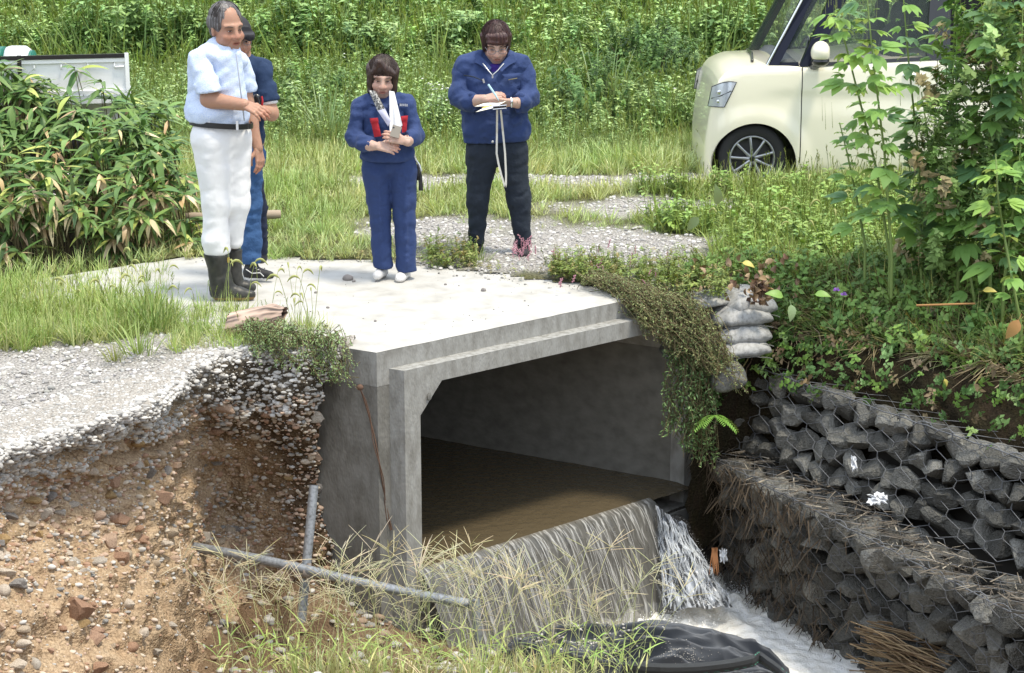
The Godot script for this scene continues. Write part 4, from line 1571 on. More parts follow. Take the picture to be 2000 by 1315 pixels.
# ---------------------------------------------------------------- white pickup behind the bamboo grass
func build_pickup() -> void:
	var d := 14.3
	var p0 := far(248, 106, d)
	var gy := ground_y(p0.x, p0.z)
	var o := thing("pickup_truck", "small white flatbed truck half hidden behind the bamboo grass", "truck", Vector3(p0.x, gy, p0.z))
	var top := p0.y - gy
	var white := mat("truck white", lin(0.87, 0.87, 0.86), 0.4, {"coat": 0.5})
	var dark := mat("car black", Color.WHITE)
	var L := 1.95
	o.rotation.y = deg_to_rad(14.5)
	var wd := 1.4
	for s in 1:   # the far gate is let down
		var z := 0.0
		for q in [[0.0, 0.80], [0.815, L]]:
			var g := Shape.new()
			g.flat = true
			var x1: float = -q[0]
			var x0: float = -q[1]
			var cx := (x0 + x1) * 0.5
			g.box(Vector3(cx, top - 0.155, z - 0.012), Vector3(x1 - x0, 0.29, 0.018))
			g.box(Vector3(cx, top - 0.038, z + 0.002), Vector3(x1 - x0, 0.034, 0.028))
			g.box(Vector3(cx, top - 0.285, z + 0.002), Vector3(x1 - x0, 0.03, 0.026))
			var gate := part(o, "side_gate", g, white)
			var rb := Shape.new()
			rb.flat = true
			rb.box(Vector3(cx, top - 0.008, z + 0.002), Vector3(x1 - x0 - 0.004, 0.03, 0.046))
			part(gate, "rubber_edge", rb, dark)
			for k in 4:
				var hk := Shape.new()
				hk.tube([Vector3(lerpf(x0, x1, (k + 0.5) / 4), top - 0.06, z + 0.004), Vector3(lerpf(x0, x1, (k + 0.5) / 4), top - 0.085, z + 0.018), Vector3(lerpf(x0, x1, (k + 0.5) / 4), top - 0.10, z + 0.005)], 0.006, 5)
				part(gate, "rope_hook", hk, white)
		for x in [-0.006, -0.8075, -L - 0.006]:
			var ps := Shape.new()
			ps.flat = true
			ps.box(Vector3(x, top - 0.14, z + 0.001), Vector3(0.03, 0.30, 0.05))
			part(o, "corner_post", ps, white if x > -0.5 else dark)
	var lt := Shape.new()
	lt.tube([Vector3(-0.10, top - 0.095, 0.012), Vector3(-0.03, top - 0.09, 0.016)], 0.008, 6)
	part(o, "latch", lt, white)
	var bed := Shape.new()
	bed.flat = true
	bed.box(Vector3(-L * 0.5, top - 0.34, -wd * 0.5), Vector3(L + 0.03, 0.06, wd + 0.02))
	bed.box(Vector3(-L * 0.5, top - 0.45, -wd * 0.5), Vector3(L, 0.16, wd - 0.5))
	bed.box(Vector3(0.006, top - 0.30, -wd * 0.5), Vector3(0.02, 0.1, wd - 0.06))
	part(o, "load_bed", bed, white)
	var cab := Shape.new()
	var prof := [Vector2(-2.02, 0.3), Vector2(-3.3, 0.3), Vector2(-3.32, 0.75), Vector2(-3.05, 1.5), Vector2(-2.9, 1.62), Vector2(-2.1, 1.62), Vector2(-2.02, 1.55)]
	cab.flat = true
	var tri := Geometry2D.triangulate_polygon(PackedVector2Array(prof))
	for z in [0.0, -wd]:
		for q in range(0, tri.size(), 3):
			var i := cab.v.size()
			for k in 3: cab.vert(Vector3(prof[tri[q + k]].x, prof[tri[q + k]].y, z))
			cab.tri(i, i + 1, i + 2)
	for k in prof.size():
		var a: Vector2 = prof[k]
		var b: Vector2 = prof[(k + 1) % prof.size()]
		cab.quad(Vector3(a.x, a.y, 0), Vector3(b.x, b.y, 0), Vector3(b.x, b.y, -wd), Vector3(a.x, a.y, -wd))
	part(o, "cab", cab, white)
	var gl := Shape.new()
	gl.flat = true
	gl.quad(Vector3(-2.2, 1.0, 0.004), Vector3(-3.0, 1.0, 0.004), Vector3(-2.9, 1.5, 0.004), Vector3(-2.2, 1.5, 0.004))
	part(o, "cab_window", gl, mat("dark glass", Color.WHITE))
	for x in [-0.55, -2.65]:
		for z in [-0.08, -wd + 0.08]:
			make_wheel(o, Vector3(x, 0.288, z), 1.0 if z > -0.5 else -1.0, mat("chrome", Color.WHITE), dark)
	# white tank with green ends on the bed
	var tp := far(30, 98, d - 0.05 + 0.35)
	var tk := thing("plastic_tank", "white plastic container with green caps lying on the truck bed", "container", Vector3(tp.x, top + gy - 0.31, tp.z))
	var h := tp.y - (top + gy - 0.31)
	var w := Shape.new()
	w.tube([Vector3(-0.07, h - 0.1, 0), Vector3(-0.03, h - 0.1, 0), Vector3(0.08, h - 0.1, 0), Vector3(0.115, h - 0.1, 0)], [0.125, 0.135, 0.135, 0.11], 20)
	w.box(Vector3(0.02, (h - 0.2) * 0.5, 0), Vector3(0.2, h - 0.2, 0.2))
	part(tk, "tank_body", w, mat("white plastic gloss", lin(0.8, 0.81, 0.82), 0.3))
	for e in [[-0.10, 0.03, 0.13], [0.13, 0.022, 0.10]]:
		var cs := Shape.new()
		cs.tube([Vector3(e[0] - e[1], h - 0.1, 0), Vector3(e[0] + e[1] * 0.6, h - 0.1, 0)], e[2], 18)
		part(tk, "green_cap", cs, mat("green plastic", lin(0.01, 0.14, 0.10), 0.4))


# ---------------------------------------------------------------- people: joints traced in photo pixels, each at its own distance
var wn := FastNoiseLite.new()


func W(d: float, px: float, py: float, dz := 0.0) -> Vector3:
	return far(px, py, d - dz)


func mpp(d: float, px: float, py: float) -> float:   # metres per photo pixel there
	return d / -ray(px, py).z / F


# stamps: x1, y1, z1, r1, x2, y2, z2, r2 (pixels, z in metres towards the camera), flattening
func body_field(d: float, stamps: Array, cell: float, k: float) -> Field:
	var lo := Vector3.ONE * 1e9
	var hi := Vector3.ONE * -1e9
	var ready := []
	for s in stamps:
		var a := W(d, s[0], s[1], s[2])
		var b := W(d, s[4], s[5], s[6])
		var ra: float = s[3] * mpp(d, s[0], s[1])
		var rb: float = s[7] * mpp(d, s[4], s[5])
		var sq: float = s[8] if s.size() > 8 else 1.0
		ready.append([a, b, ra, rb, sq])
		var e := Vector3.ONE * (maxf(ra, rb) * maxf(1.0, sq) + k * 2.5 + cell * 2.0)
		lo = lo.min(a.min(b) - e)
		hi = hi.max(a.max(b) + e)
	var f := Field.new(lo, hi, cell, k)
	for q in ready:
		f.cone(q[0], q[1], q[2], q[3], q[4])
	return f


func cloth(root: Node3D, called: String, d: float, stamps: Array, m: Material, slices := [], wrinkle := 0.008, paint = null, cell := 0.011, k := 0.014) -> MeshInstance3D:
	var f := body_field(d, stamps, cell, k)
	for s in slices:   # px, py, z, normal, half size of the box in pixels
		var p := W(d, s[0], s[1], s[2])
		var e: float = s[4] * mpp(d, s[0], s[1])
		f.slice(p, s[3].normalized(), p - Vector3(e, e, 0.6), p + Vector3(e, e, 0.6))
	var sh := Shape.new()
	f.into(sh, paint, root.position, wrinkle, wn)
	return part(root, called, sh, m)


func smear(c: Color, p: Vector3, amt: float) -> Color:
	var n := 1.0 + amt * noise.get_noise_3dv(p * 30.0)
	return Color(c.r * n, c.g * n, c.b * n)


# head in its own frame: x to its left, y up, z forwards; metres
func head_into(sh: Shape, at: Vector3, b: Basis, size: float, skin: Color, age: float, brow: Color, female: bool) -> void:
	var f := Field.new(Vector3(-0.12, -0.26, -0.14), Vector3(0.12, 0.16, 0.17), 0.0042, 0.007)
	f.ball(Vector3(0, 0.035, -0.012), Vector3(0.076, 0.098, 0.096))
	f.ball(Vector3(0, -0.035, 0.03), Vector3(0.064 if female else 0.068, 0.078, 0.062))
	f.ball(Vector3(0, -0.088, 0.048), Vector3(0.036, 0.028, 0.036))
	f.cone(Vector3(-0.05, -0.065, 0.01), Vector3(-0.015, -0.1, 0.06), 0.022, 0.016)
	f.cone(Vector3(0.05, -0.065, 0.01), Vector3(0.015, -0.1, 0.06), 0.022, 0.016)
	f.cone(Vector3(0, -0.07, -0.03), Vector3(0, -0.25, -0.045), 0.054 if not female else 0.045, 0.06 if not female else 0.05)
	for s in [-1.0, 1.0]:
		f.ball(Vector3(s * 0.040, -0.036, 0.068), Vector3(0.025, 0.022, 0.02))          # cheek
		f.cone(Vector3(s * 0.012, 0.026, 0.088), Vector3(s * 0.05, 0.026, 0.07), 0.009, 0.008)   # brow ridge
		f.ball(Vector3(s * 0.013, -0.036, 0.098), Vector3(0.010, 0.008, 0.011))          # nostril
		f.ball(Vector3(s * 0.079, -0.008, -0.012), Vector3(0.010, 0.031, 0.018), Basis(Vector3.UP, s * 0.4))  # ear
		f.ball(Vector3(s * 0.032, 0.004, 0.101), Vector3(0.017, 0.011, 0.016), Basis.IDENTITY, true)   # eye socket
	f.cone(Vector3(0, 0.012, 0.094), Vector3(0, -0.031, 0.112), 0.008, 0.0125)
	f.ball(Vector3(0, -0.062, 0.088), Vector3(0.024, 0.006, 0.011))
	f.ball(Vector3(0, -0.073, 0.086), Vector3(0.019, 0.006, 0.011))
	f.ball(Vector3(0, -0.0675, 0.101), Vector3(0.022, 0.0022, 0.007), Basis.IDENTITY, true)
	var tmp := Shape.new()
	var lips := Color(skin.r * 0.72, skin.g * 0.42, skin.b * 0.42)
	f.into(tmp, func(p: Vector3) -> Color:
		var c := skin
		var warm := smoothstep(0.05, 0.02, Vector2(absf(p.x) - 0.04, p.y + 0.035).length()) + smoothstep(0.025, 0.012, Vector2(p.x, p.y + 0.032).length())
		c = c.lerp(Color(skin.r * 1.0, skin.g * 0.78, skin.b * 0.74), 0.5 * clampf(warm, 0, 1))
		if p.z > 0.06:
			var l := Vector2(p.x / 0.023, (p.y + 0.0675) / 0.011).length()
			c = c.lerp(lips, 0.85 * smoothstep(1.1, 0.8, l))
			var e := Vector2((absf(p.x) - 0.032) / 0.014, (p.y - 0.002) / 0.0045).length()
			c = c.lerp(Color(skin.r * 0.55, skin.g * 0.45, skin.b * 0.42), 0.6 * smoothstep(1.5, 0.7, e))
			var bl := Vector2((absf(p.x) - 0.034) / 0.019, (p.y - 0.024 + 4.0 * pow(absf(p.x) - 0.034, 2.0)) / 0.0045).length()
			c = c.lerp(brow, 0.4 * smoothstep(1.2, 0.8, bl))
			var fold := absf(absf(p.x) - 0.030 - 0.35 * (-0.045 - p.y)) 
			if p.y < -0.03 and p.y > -0.075:
				c = c.lerp(Color(skin.r * 0.7, skin.g * 0.62, skin.b * 0.6), age * smoothstep(0.005, 0.001, fold))
			var bag := Vector2((absf(p.x) - 0.031) / 0.018, (p.y + 0.012) / 0.003).length()
			c = c.lerp(Color(skin.r * 0.72, skin.g * 0.64, skin.b * 0.62), age * smoothstep(1.2, 0.7, bag))
		return smear(c, p, 0.08))
	# crisp lids, irises, brows and mouth line
	for q in [-1.0, 1.0]:
		tmp.col = Color(0.014, 0.010, 0.009)
		tmp.tube([Vector3(q * 0.019, 0.0005, 0.0905), Vector3(q * 0.026, 0.0045, 0.0935), Vector3(q * 0.034, 0.005, 0.092), Vector3(q * 0.044, 0.001, 0.0845)], [0.0008, 0.0016, 0.0017, 0.0008], 5)
		tmp.ball(Vector3(q * 0.031, 0.0015, 0.0895), Vector3(0.0048, 0.0042, 0.003))
		tmp.col = Color(0.55, 0.50, 0.47)
		tmp.ball(Vector3(q * 0.0245, 0.0012, 0.0895), Vector3(0.004, 0.0026, 0.002)); tmp.ball(Vector3(q * 0.0385, 0.0012, 0.0872), Vector3(0.004, 0.0026, 0.002))
		tmp.col = Color(skin.r * 0.6, skin.g * 0.48, skin.b * 0.45)
		tmp.tube([Vector3(q * 0.021, -0.004, 0.0905), Vector3(q * 0.032, -0.0058, 0.091), Vector3(q * 0.043, -0.003, 0.0845)], [0.0006, 0.0012, 0.0006], 5)
		tmp.col = brow
		tmp.tube([Vector3(q * 0.015, 0.022, 0.0985), Vector3(q * 0.028, 0.027, 0.0965), Vector3(q * 0.042, 0.027, 0.0885), Vector3(q * 0.053, 0.021, 0.077)], [0.0014, 0.0026, 0.0024, 0.0010], 5)
		tmp.col = Color(skin.r * 0.3, skin.g * 0.2, skin.b * 0.18)
		tmp.ball(Vector3(q * 0.0065, -0.0415, 0.1085), Vector3(0.0028, 0.0016, 0.0025))
	tmp.col = Color(skin.r * 0.34, skin.g * 0.17, skin.b * 0.16)
	tmp.tube([Vector3(-0.023, -0.0685, 0.0895), Vector3(-0.010, -0.0670, 0.0985), Vector3(0, -0.0675, 0.0992), Vector3(0.010, -0.0670, 0.0985), Vector3(0.023, -0.0685, 0.0895)], [0.0006, 0.0013, 0.0013, 0.0013, 0.0006], 5)
	for i in tmp.v.size():
		tmp.v[i] = at + b * (tmp.v[i] * size)
	sh.add(tmp)


func hair(root: Node3D, at: Vector3, b: Basis, size: float, style: int, col: Color, grey: float) -> void:
	var f := Field.new(Vector3(-0.16, -0.20, -0.17), Vector3(0.16, 0.19, 0.18), 0.005, 0.008)
	if style == 0:     # receding, short, greying
		f.ball(Vector3(0, 0.045, -0.022), Vector3(0.085, 0.098, 0.098))
		f.ball(Vector3(-0.068, 0.03, -0.02), Vector3(0.018, 0.055, 0.06))
		f.ball(Vector3(0.068, 0.03, -0.02), Vector3(0.018, 0.055, 0.06))
		f.ball(Vector3(0, -0.02, -0.075), Vector3(0.06, 0.06, 0.03))
		f.ball(Vector3(0.0, 0.03, 0.14), Vector3(0.088, 0.105, 0.098), Basis.IDENTITY, true)
		f.ball(Vector3(0.012, 0.12, 0.085), Vector3(0.036, 0.05, 0.05), Basis.IDENTITY, true)
		f.ball(Vector3(-0.1, -0.055, 0.0), Vector3(0.06, 0.06, 0.05), Basis.IDENTITY, true)
		f.ball(Vector3(0.1, -0.055, 0.0), Vector3(0.06, 0.06, 0.05), Basis.IDENTITY, true)
	elif style == 1:   # chin-length bob, side parted
		f.ball(Vector3(0, 0.047, -0.015), Vector3(0.088, 0.099, 0.105))
		for s in [-1.0, 1.0]:
			f.cone(Vector3(s * 0.074, 0.05, 0.0), Vector3(s * 0.074, -0.085, 0.018), 0.030, 0.020)
			f.cone(Vector3(s * 0.070, 0.04, 0.03), Vector3(s * 0.072, -0.075, 0.04), 0.020, 0.012)
			f.cone(Vector3(s * 0.06, 0.05, -0.06), Vector3(s * 0.06, -0.1, -0.05), 0.045, 0.03)
		f.cone(Vector3(0, 0.05, -0.08), Vector3(0, -0.1, -0.07), 0.05, 0.035)
		f.cone(Vector3(-0.03, 0.115, 0.06), Vector3(0.066, 0.045, 0.075), 0.022, 0.014)
		f.cone(Vector3(-0.03, 0.115, 0.06), Vector3(-0.066, 0.05, 0.07), 0.018, 0.012)
		f.ball(Vector3(0, -0.045, 0.115), Vector3(0.058, 0.09, 0.075), Basis.IDENTITY, true)
		f.ball(Vector3(-0.028, 0.03, 0.125), Vector3(0.036, 0.04, 0.05), Basis.IDENTITY, true)
		f.ball(Vector3(0, -0.14, 0.03), Vector3(0.05, 0.1, 0.085), Basis.IDENTITY, true)
	else:              # short layered cut with a fringe
		f.ball(Vector3(0, 0.046, -0.015), Vector3(0.089, 0.097, 0.106))
		for s in [-1.0, 1.0]:
			f.cone(Vector3(s * 0.076, 0.05, 0.0), Vector3(s * 0.076, -0.03, 0.015), 0.026, 0.013)
		f.cone(Vector3(0, 0.0, -0.085), Vector3(0, -0.07, -0.07), 0.055, 0.04)
		f.cone(Vector3(-0.045, 0.083, 0.07), Vector3(0.045, 0.083, 0.07), 0.024, 0.024)
		f.cone(Vector3(-0.05, 0.055, 0.092), Vector3(0.055, 0.05, 0.092), 0.013, 0.013)
		f.ball(Vector3(0, -0.05, 0.125), Vector3(0.064, 0.09, 0.07), Basis.IDENTITY, true)
		f.ball(Vector3(0, -0.14, 0.03), Vector3(0.055, 0.1, 0.085), Basis.IDENTITY, true)
	var sh := Shape.new()
	f.into(sh, func(p: Vector3) -> Color:
		var a := atan2(p.x, p.z + 0.03)
		var n := 0.5 + 0.5 * noise.get_noise_3d(a * 9.0, p.y * 3.0, 5.0)
		var c := col.lerp(Color(col.r * 2.2 + 0.01, col.g * 1.9, col.b * 1.7), n)
		return c.lerp(Color(0.32, 0.32, 0.33), grey * smoothstep(0.35, 0.8, 0.5 + 0.5 * noise.get_noise_3d(a * 14.0, p.y * 6.0, 9.0))), Vector3.ZERO, 0.004, wn)
	for i in sh.v.size():
		var p := sh.v[i]
		var a := atan2(p.x, p.z + 0.02)
		sh.v[i] = p * (1.0 + 0.035 * noise.get_noise_2d(a * 7.0, p.y * 3.0) + 0.02 * noise.get_noise_2d(a * 17.0, p.y * 4.0))
	var hs := RandomNumberGenerator.new()
	hs.seed = 40 + style
	var rad := [Vector3(0.085, 0.100, 0.100), Vector3(0.093, 0.102, 0.107), Vector3(0.094, 0.100, 0.108)]
	for i in [150, 420, 300][style]:
		var a := hs.randf_range(-PI, PI)
		var front := absf(a) < (1.1 if style == 0 else 0.75)
		if style == 0 and absf(a) < 0.95: continue
		var r: Vector3 = rad[style]
		var top := hs.randf_range(0.1, 1.0) if not front else hs.randf_range(0.1, 0.5)
		var hem: float = [-0.02, -0.095, -0.045][style] + hs.randf_range(-0.015, 0.01)
		if front: hem = [0.09, 0.042, 0.036][style] + hs.randf_range(-0.008, 0.012) + (0.03 * sin(a * 2.0 - 0.6) if style == 1 else 0.0)
		elif style == 0 and absf(a) < 1.7: hem = 0.0
		var pts := []
		var rr := []
		for k in 9:
			var ff := k / 8.0
			var y := lerpf(0.05 + r.y * cos(top), hem, ff)
			var q := clampf((y - 0.05) / r.y, 0.0, 1.0)
			var w := sqrt(maxf(0.02, 1.0 - q * q)) * (1.0 - (0.16 * smoothstep(0.0, -0.12, y) if style != 1 else 0.10 * smoothstep(-0.05, -0.12, y)))
			var aa := a + 0.10 * sin(ff * 3.0 + i)
			pts.append(Vector3(r.x * w * sin(aa), y, -0.015 + r.z * w * cos(aa)) * (1.0 + hs.randf_range(0.0, 0.012)))
			rr.append(0.0022 * sin(PI * (0.15 + 0.8 * ff)))
		sh.col = col.lerp(Color(col.r * 3.0 + 0.012, col.g * 2.6 + 0.008, col.b * 2.4 + 0.006), hs.randf() * hs.randf())
		if hs.randf() < grey * 0.5: sh.col = Color(0.30, 0.30, 0.31)
		sh.tube(pts, rr, 3, false)
	for i in sh.v.size():
		sh.v[i] = at + b * (sh.v[i] * size) - root.position
	part(root, "hair", sh, mat("hair", Color.WHITE, 0.45, {"vc": true, "spec": 0.5}))


# hand: along = finger direction, back = out of the back of the hand, thumb = +1 or -1; curls per joint
func hand_into(sh: Shape, at: Vector3, along: Vector3, back: Vector3, thumb: float, curl: Array, size: float, skin: Color, spread := 0.05, thumb_in := 0.4) -> void:
	var f := Field.new(Vector3(-0.085, -0.045, -0.10), Vector3(0.085, 0.20, 0.045), 0.0036, 0.0035)
	f.cone(Vector3(0, -0.04, 0), Vector3(0, 0.012, 0), 0.025, 0.023, 0.8)
	for q in [[-0.026, -0.030, 0.013], [-0.008, -0.011, 0.014], [0.01, 0.011, 0.014], [0.026, 0.030, 0.014]]:
		f.cone(Vector3(q[0] * 0.7, 0.01, 0), Vector3(q[1], 0.084, 0), q[2] * 1.15, q[2] * 0.8)
	var lens := [0.062, 0.078, 0.084, 0.074]
	for i in 4:
		var p := Vector3(-0.032 + 0.0213 * i, [0.082, 0.089, 0.091, 0.086][i], 0)
		var a := 0.0
		var side := (i - 1.5) * spread
		var r: float = [0.0075, 0.0085, 0.0088, 0.0085][i]
		for j in 3:
			a += curl[j] * (1.0 + 0.12 * (1.5 - i))
			var dir := Vector3(sin(side) * cos(a), cos(side) * cos(a), -sin(a))
			var q: Vector3 = p + dir * lens[i] * [0.45, 0.30, 0.25][j]
			f.cone(p, q, r, r * 0.92)
			r *= 0.92
			p = q
	var t0 := Vector3(0.022, 0.022, -0.008)
	var t1 := t0 + Vector3(0.030, 0.028, -0.014)
	var t2 := t1 + Vector3(0.012 - 0.03 * thumb_in, 0.030, -0.012 - 0.012 * thumb_in)
	var t3 := t2 + Vector3(0.004 - 0.03 * thumb_in, 0.024, -0.006)
	f.cone(t0, t1, 0.014, 0.0115); f.cone(t1, t2, 0.0105, 0.0095); f.cone(t2, t3, 0.0095, 0.008)
	var tmp := Shape.new()
	f.into(tmp, func(p: Vector3) -> Color:
		var c := skin.lerp(Color(skin.r, skin.g * 0.82, skin.b * 0.78), smoothstep(0.09, 0.16, p.y))
		return smear(c, p, 0.1))
	var y := along.normalized()
	var z := (back - y * back.dot(y)).normalized()
	var x := y.cross(z)
	for i in tmp.v.size():
		var p := tmp.v[i] * size
		tmp.v[i] = at + x * p.x * thumb + y * p.y + z * p.z
	sh.add(tmp)


func shoe(root: Node3D, called: String, d: float, heel: Array, toe: Array, r0: float, r1: float, upper: Color, sole: Color, sole_h: float, ankle := 10.0) -> void:
	var f := body_field(d, [[heel[0], heel[1], heel[2], r0, toe[0], toe[1], toe[2], r1], [heel[0], heel[1] - ankle, heel[2], r0 * 0.85, heel[0], heel[1], heel[2], r0]], 0.008, 0.008)
	var g := root.position.y
	f.slice(Vector3(0, g + 0.002, 0), Vector3.DOWN, Vector3(-50, g - 0.3, -50), Vector3(50, g + 0.1, 50))
	var sh := Shape.new()
	f.into(sh, func(p: Vector3) -> Color: return sole if p.y < g + sole_h else smear(upper, p, 0.25), root.position)
	part(root, called, sh, mat("shoe", Color.WHITE, 0.6, {"vc": true}))


func facing(yaw: float, pitch: float, roll := 0.0) -> Basis:   # degrees; yaw 0 looks at the camera, positive to the right of the picture
	return Basis(Vector3.UP, deg_to_rad(yaw)) * Basis(Vector3.RIGHT, deg_to_rad(pitch)) * Basis(Vector3.BACK, deg_to_rad(roll))


func ring(root: Node3D, c: Vector3, rx: float, rz: float, h: float, thick: float, tilt: Basis) -> Shape:
	var s := Shape.new()
	for k in 4:
		s.grid(40, 1, func(u: float, v: float) -> Vector3:
			var a := u * TAU
			var q: float = [0, 0, 1, 1][k] if v < 0.5 else [0, 1, 1, 0][k]
			var yy: float = [-1, 1, 1, -1][k] if v < 0.5 else [1, 1, -1, -1][k]
			return c - root.position + tilt * Vector3((rx + thick * q) * cos(a), yy * h * 0.5, (rz + thick * q) * sin(a)))
	return s


func build_people() -> void:
	wn.seed = 99
	wn.frequency = 1.0
	wn.fractal_octaves = 2
	var fine := noise_tex(0.012, [], 4, 512, 81)
	var weave := noise_tex(0.25, [], 2, 256, 82)
	var skin_m := mat("skin", Color.WHITE, 0.5, {"vc": true, "sss": 0.12, "spec": 0.4})
	var navy := mat("navy work cloth", lin(0.018, 0.040, 0.13), 0.85, {"bump": fine, "bump_cm": 0.9, "scale": 1.6, "rim": 0.25})
	build_man(skin_m, fine, weave)
	build_capped_man(skin_m, fine)
	build_scarf_woman(skin_m, navy, fine)
	build_writing_woman(skin_m, navy, fine)


func build_man(skin_m: Material, fine: Texture2D, weave: Texture2D) -> void:
	var d := 11.2
	var o := thing("person", "man in white trousers, pale blue short-sleeved shirt and black rubber boots pointing with one hand", "person", on(450, 580, 0))
	var skin := Color(0.40, 0.225, 0.155)
	var body := Shape.new()
	var f := body_field(d, [
		[402, 150, 0.13, 13, 409, 195, 0.14, 16], [409, 195, 0.14, 16.5, 478, 205, 0.2, 11.5],
		[480, 170, -0.15, 12, 489, 238, -0.14, 14], [489, 238, -0.14, 14, 504, 290, -0.1, 10],
		[422, 125, 0.0, 22, 428, 230, 0.0, 26], [436, 92, 0, 21, 432, 116, 0, 22], [404, 122, 0.08, 13, 468, 124, -0.12, 12],
		[418, 250, 0.05, 18, 421, 480, 0.09, 13], [452, 250, -0.04, 18, 456, 480, -0.05, 9]], 0.013, 0.012)
	f.into(body, func(p: Vector3) -> Color: return smear(skin, p, 0.08))
	var hb := facing(38, 6, 3)
	var hp := W(d, 443, 55)
	head_into(body, hp, hb, 1.10, skin, 0.7, Color(0.10, 0.08, 0.07), false)
	hand_into(body, W(d, 478, 205, 0.2), W(d, 520, 222, 0.26) - W(d, 478, 205, 0.2), Vector3(0.1, 0.75, 0.65), -1.0, [0.35, 0.35, 0.25], 1.0, skin, 0.05, 0.8)
	hand_into(body, W(d, 504, 289, -0.1), W(d, 511, 330, -0.08) - W(d, 504, 289, -0.1), Vector3(0.8, 0.2, 0.5), 1.0, [0.3, 0.4, 0.3], 0.95, skin, 0.06, 0.5)
	for i in body.v.size(): body.v[i] -= o.position
	part(o, "body", body, skin_m)
	hair(o, hp, hb, 1.10, 0, Color(0.028, 0.026, 0.026), 0.55)
	var st := noise_tex(0.05, [[0.0, Color(0.72, 0.80, 0.93)], [0.45, Color(0.88, 0.92, 0.98)], [1.0, Color(1, 1, 1)]], 4, 512, 83)
	var shirt := mat("pale shirt", lin(0.72, 0.76, 0.84), 0.85, {"tex": st, "bump": fine, "bump_cm": 0.12, "scale": 4.0})
	cloth(o, "shirt", d, [
		[395, 128, 0.02, 28, 403, 212, 0.02, 36, 1.0], [440, 122, 0.02, 32, 449, 205, 0.02, 35, 1.0], [405, 108, 0.08, 20, 466, 118, -0.12, 19],
		[410, 222, 0.02, 48, 444, 226, 0.0, 42, 1.1], [425, 90, -0.01, 19, 452, 104, 0.03, 17],
		[424, 94, 0.0, 15, 388, 116, 0.06, 19]], shirt,
		[[432, 238, 0, Vector3(-0.08, -1, 0), 90], [438, 80, 0.0, Vector3(0.45, 0.9, 0.2), 50]], 0.006)
	cloth(o, "sleeve", d, [[389, 116, 0.10, 22, 405, 172, 0.16, 22], [405, 172, 0.16, 22, 408, 192, 0.17, 23]], shirt, [[407, 181, 0.15, Vector3(0.12, -1, 0.05), 34]], 0.008)
	cloth(o, "sleeve", d, [[470, 124, -0.15, 20, 483, 172, -0.16, 20]], shirt, [[484, 180, -0.16, Vector3(0.1, -1, 0), 30]], 0.006)
	var col := Shape.new()   # standing collar
	for s in 2:
		col.grid(16, 4, func(u: float, v: float) -> Vector3:
			var a := lerpf(-2.6, 0.05, u) if s == 0 else lerpf(0.2, 2.4, u)
			var r := 0.066 + 0.016 * v
			var c := W(d, 439, 92, 0.0) + Vector3(0.015, 0, 0.015)
			var fwd := hb.z * Vector3(1, 0, 1)
			var sd := hb.x
			return c - o.position + (fwd.normalized() * cos(a) - sd * sin(a)) * r * 1.02 + Vector3(0, 0.030 - 0.045 * v - 0.02 * cos(a), 0))
	part(o, "collar", col, shirt)
	var plk := Shape.new()   # front placket
	var pts := []
	for k in 10:
		pts.append(W(d, lerpf(461, 477, k / 9.0), lerpf(106, 236, k / 9.0), 0.155 + 0.05 * sin(PI * k / 9.0)) - o.position)
	plk.tube(pts, 0.004, 5)
	part(o, "placket", plk, mat("placket grey", lin(0.35, 0.38, 0.45), 0.8))
	var tro := mat("white cotton", lin(0.74, 0.74, 0.745), 0.9, {"bump": fine, "bump_cm": 0.25, "scale": 1.5})
	cloth(o, "trousers", d, [
		[412, 262, 0.05, 36, 452, 262, -0.02, 36, 1.0], [414, 275, 0.06, 40, 421, 400, 0.08, 25, 1.0], [421, 400, 0.08, 25, 421, 465, 0.09, 23], [421, 472, 0.09, 26, 424, 486, 0.09, 25],
		[452, 275, -0.06, 40, 460, 395, -0.05, 27], [460, 395, -0.05, 27, 457, 472, -0.05, 16]], tro,
		[[432, 237, 0, Vector3(-0.08, 1, 0), 80], [422, 497, 0.09, Vector3(0.05, -1, 0), 34], [457, 486, -0.05, Vector3(0, -1, 0), 5]], 0.0035)
	var c := W(d, 432, 241)
	var bl := ring(o, c, 0.187, 0.185, 0.033, 0.006, Basis(Vector3.BACK, -0.075) * Basis(Vector3.RIGHT, -0.05))
	var belt := part(o, "belt", bl, mat("belt leather", lin(0.012, 0.012, 0.013), 0.4))
	var bk := Shape.new()
	bk.box(W(d, 484, 245.5, 0.06) - o.position, Vector3(0.012, 0.036, 0.05))
	part(belt, "buckle", bk, mat("dark steel", lin(0.12, 0.12, 0.13), 0.3, {"metal": 0.8}))
	for x in [408, 463]:
		var lp := Shape.new()
		var z := 0.192 * sqrt(maxf(0.0, 1.0 - pow((x - 432.0) / 60.0, 2.0)))
		lp.box(W(d, x, 243 + (x - 432) * 0.07, z) - o.position, Vector3(0.014, 0.055, 0.008))
		part(belt, "belt_loop", lp, tro)
	var rub := mat("boot rubber", Color.WHITE, 0.42, {"vc": true, "spec": 0.4})
	for b in [[[[423, 494, 0.09, 25, 431, 552, 0.09, 19], [431, 552, 0.09, 20, 430, 568, 0.09, 17], [429, 570, 0.09, 16, 466, 574, 0.09, 12.5], [466, 574, 0.09, 12.5, 490, 576, 0.09, 9.5]], [423, 495, 0.09], 0.0], [[[458, 484, -0.06, 15, 455, 540, -0.06, 16], [455, 540, -0.06, 16, 458, 556, -0.06, 14], [458, 558, -0.06, 13, 480, 561, -0.06, 11], [480, 561, -0.06, 11, 492, 562, -0.06, 8.5]], [458, 487, -0.06], 0.0]]:
		var fb := body_field(d, b[0], 0.008, 0.012)
		var tp := W(d, b[1][0], b[1][1], b[1][2])
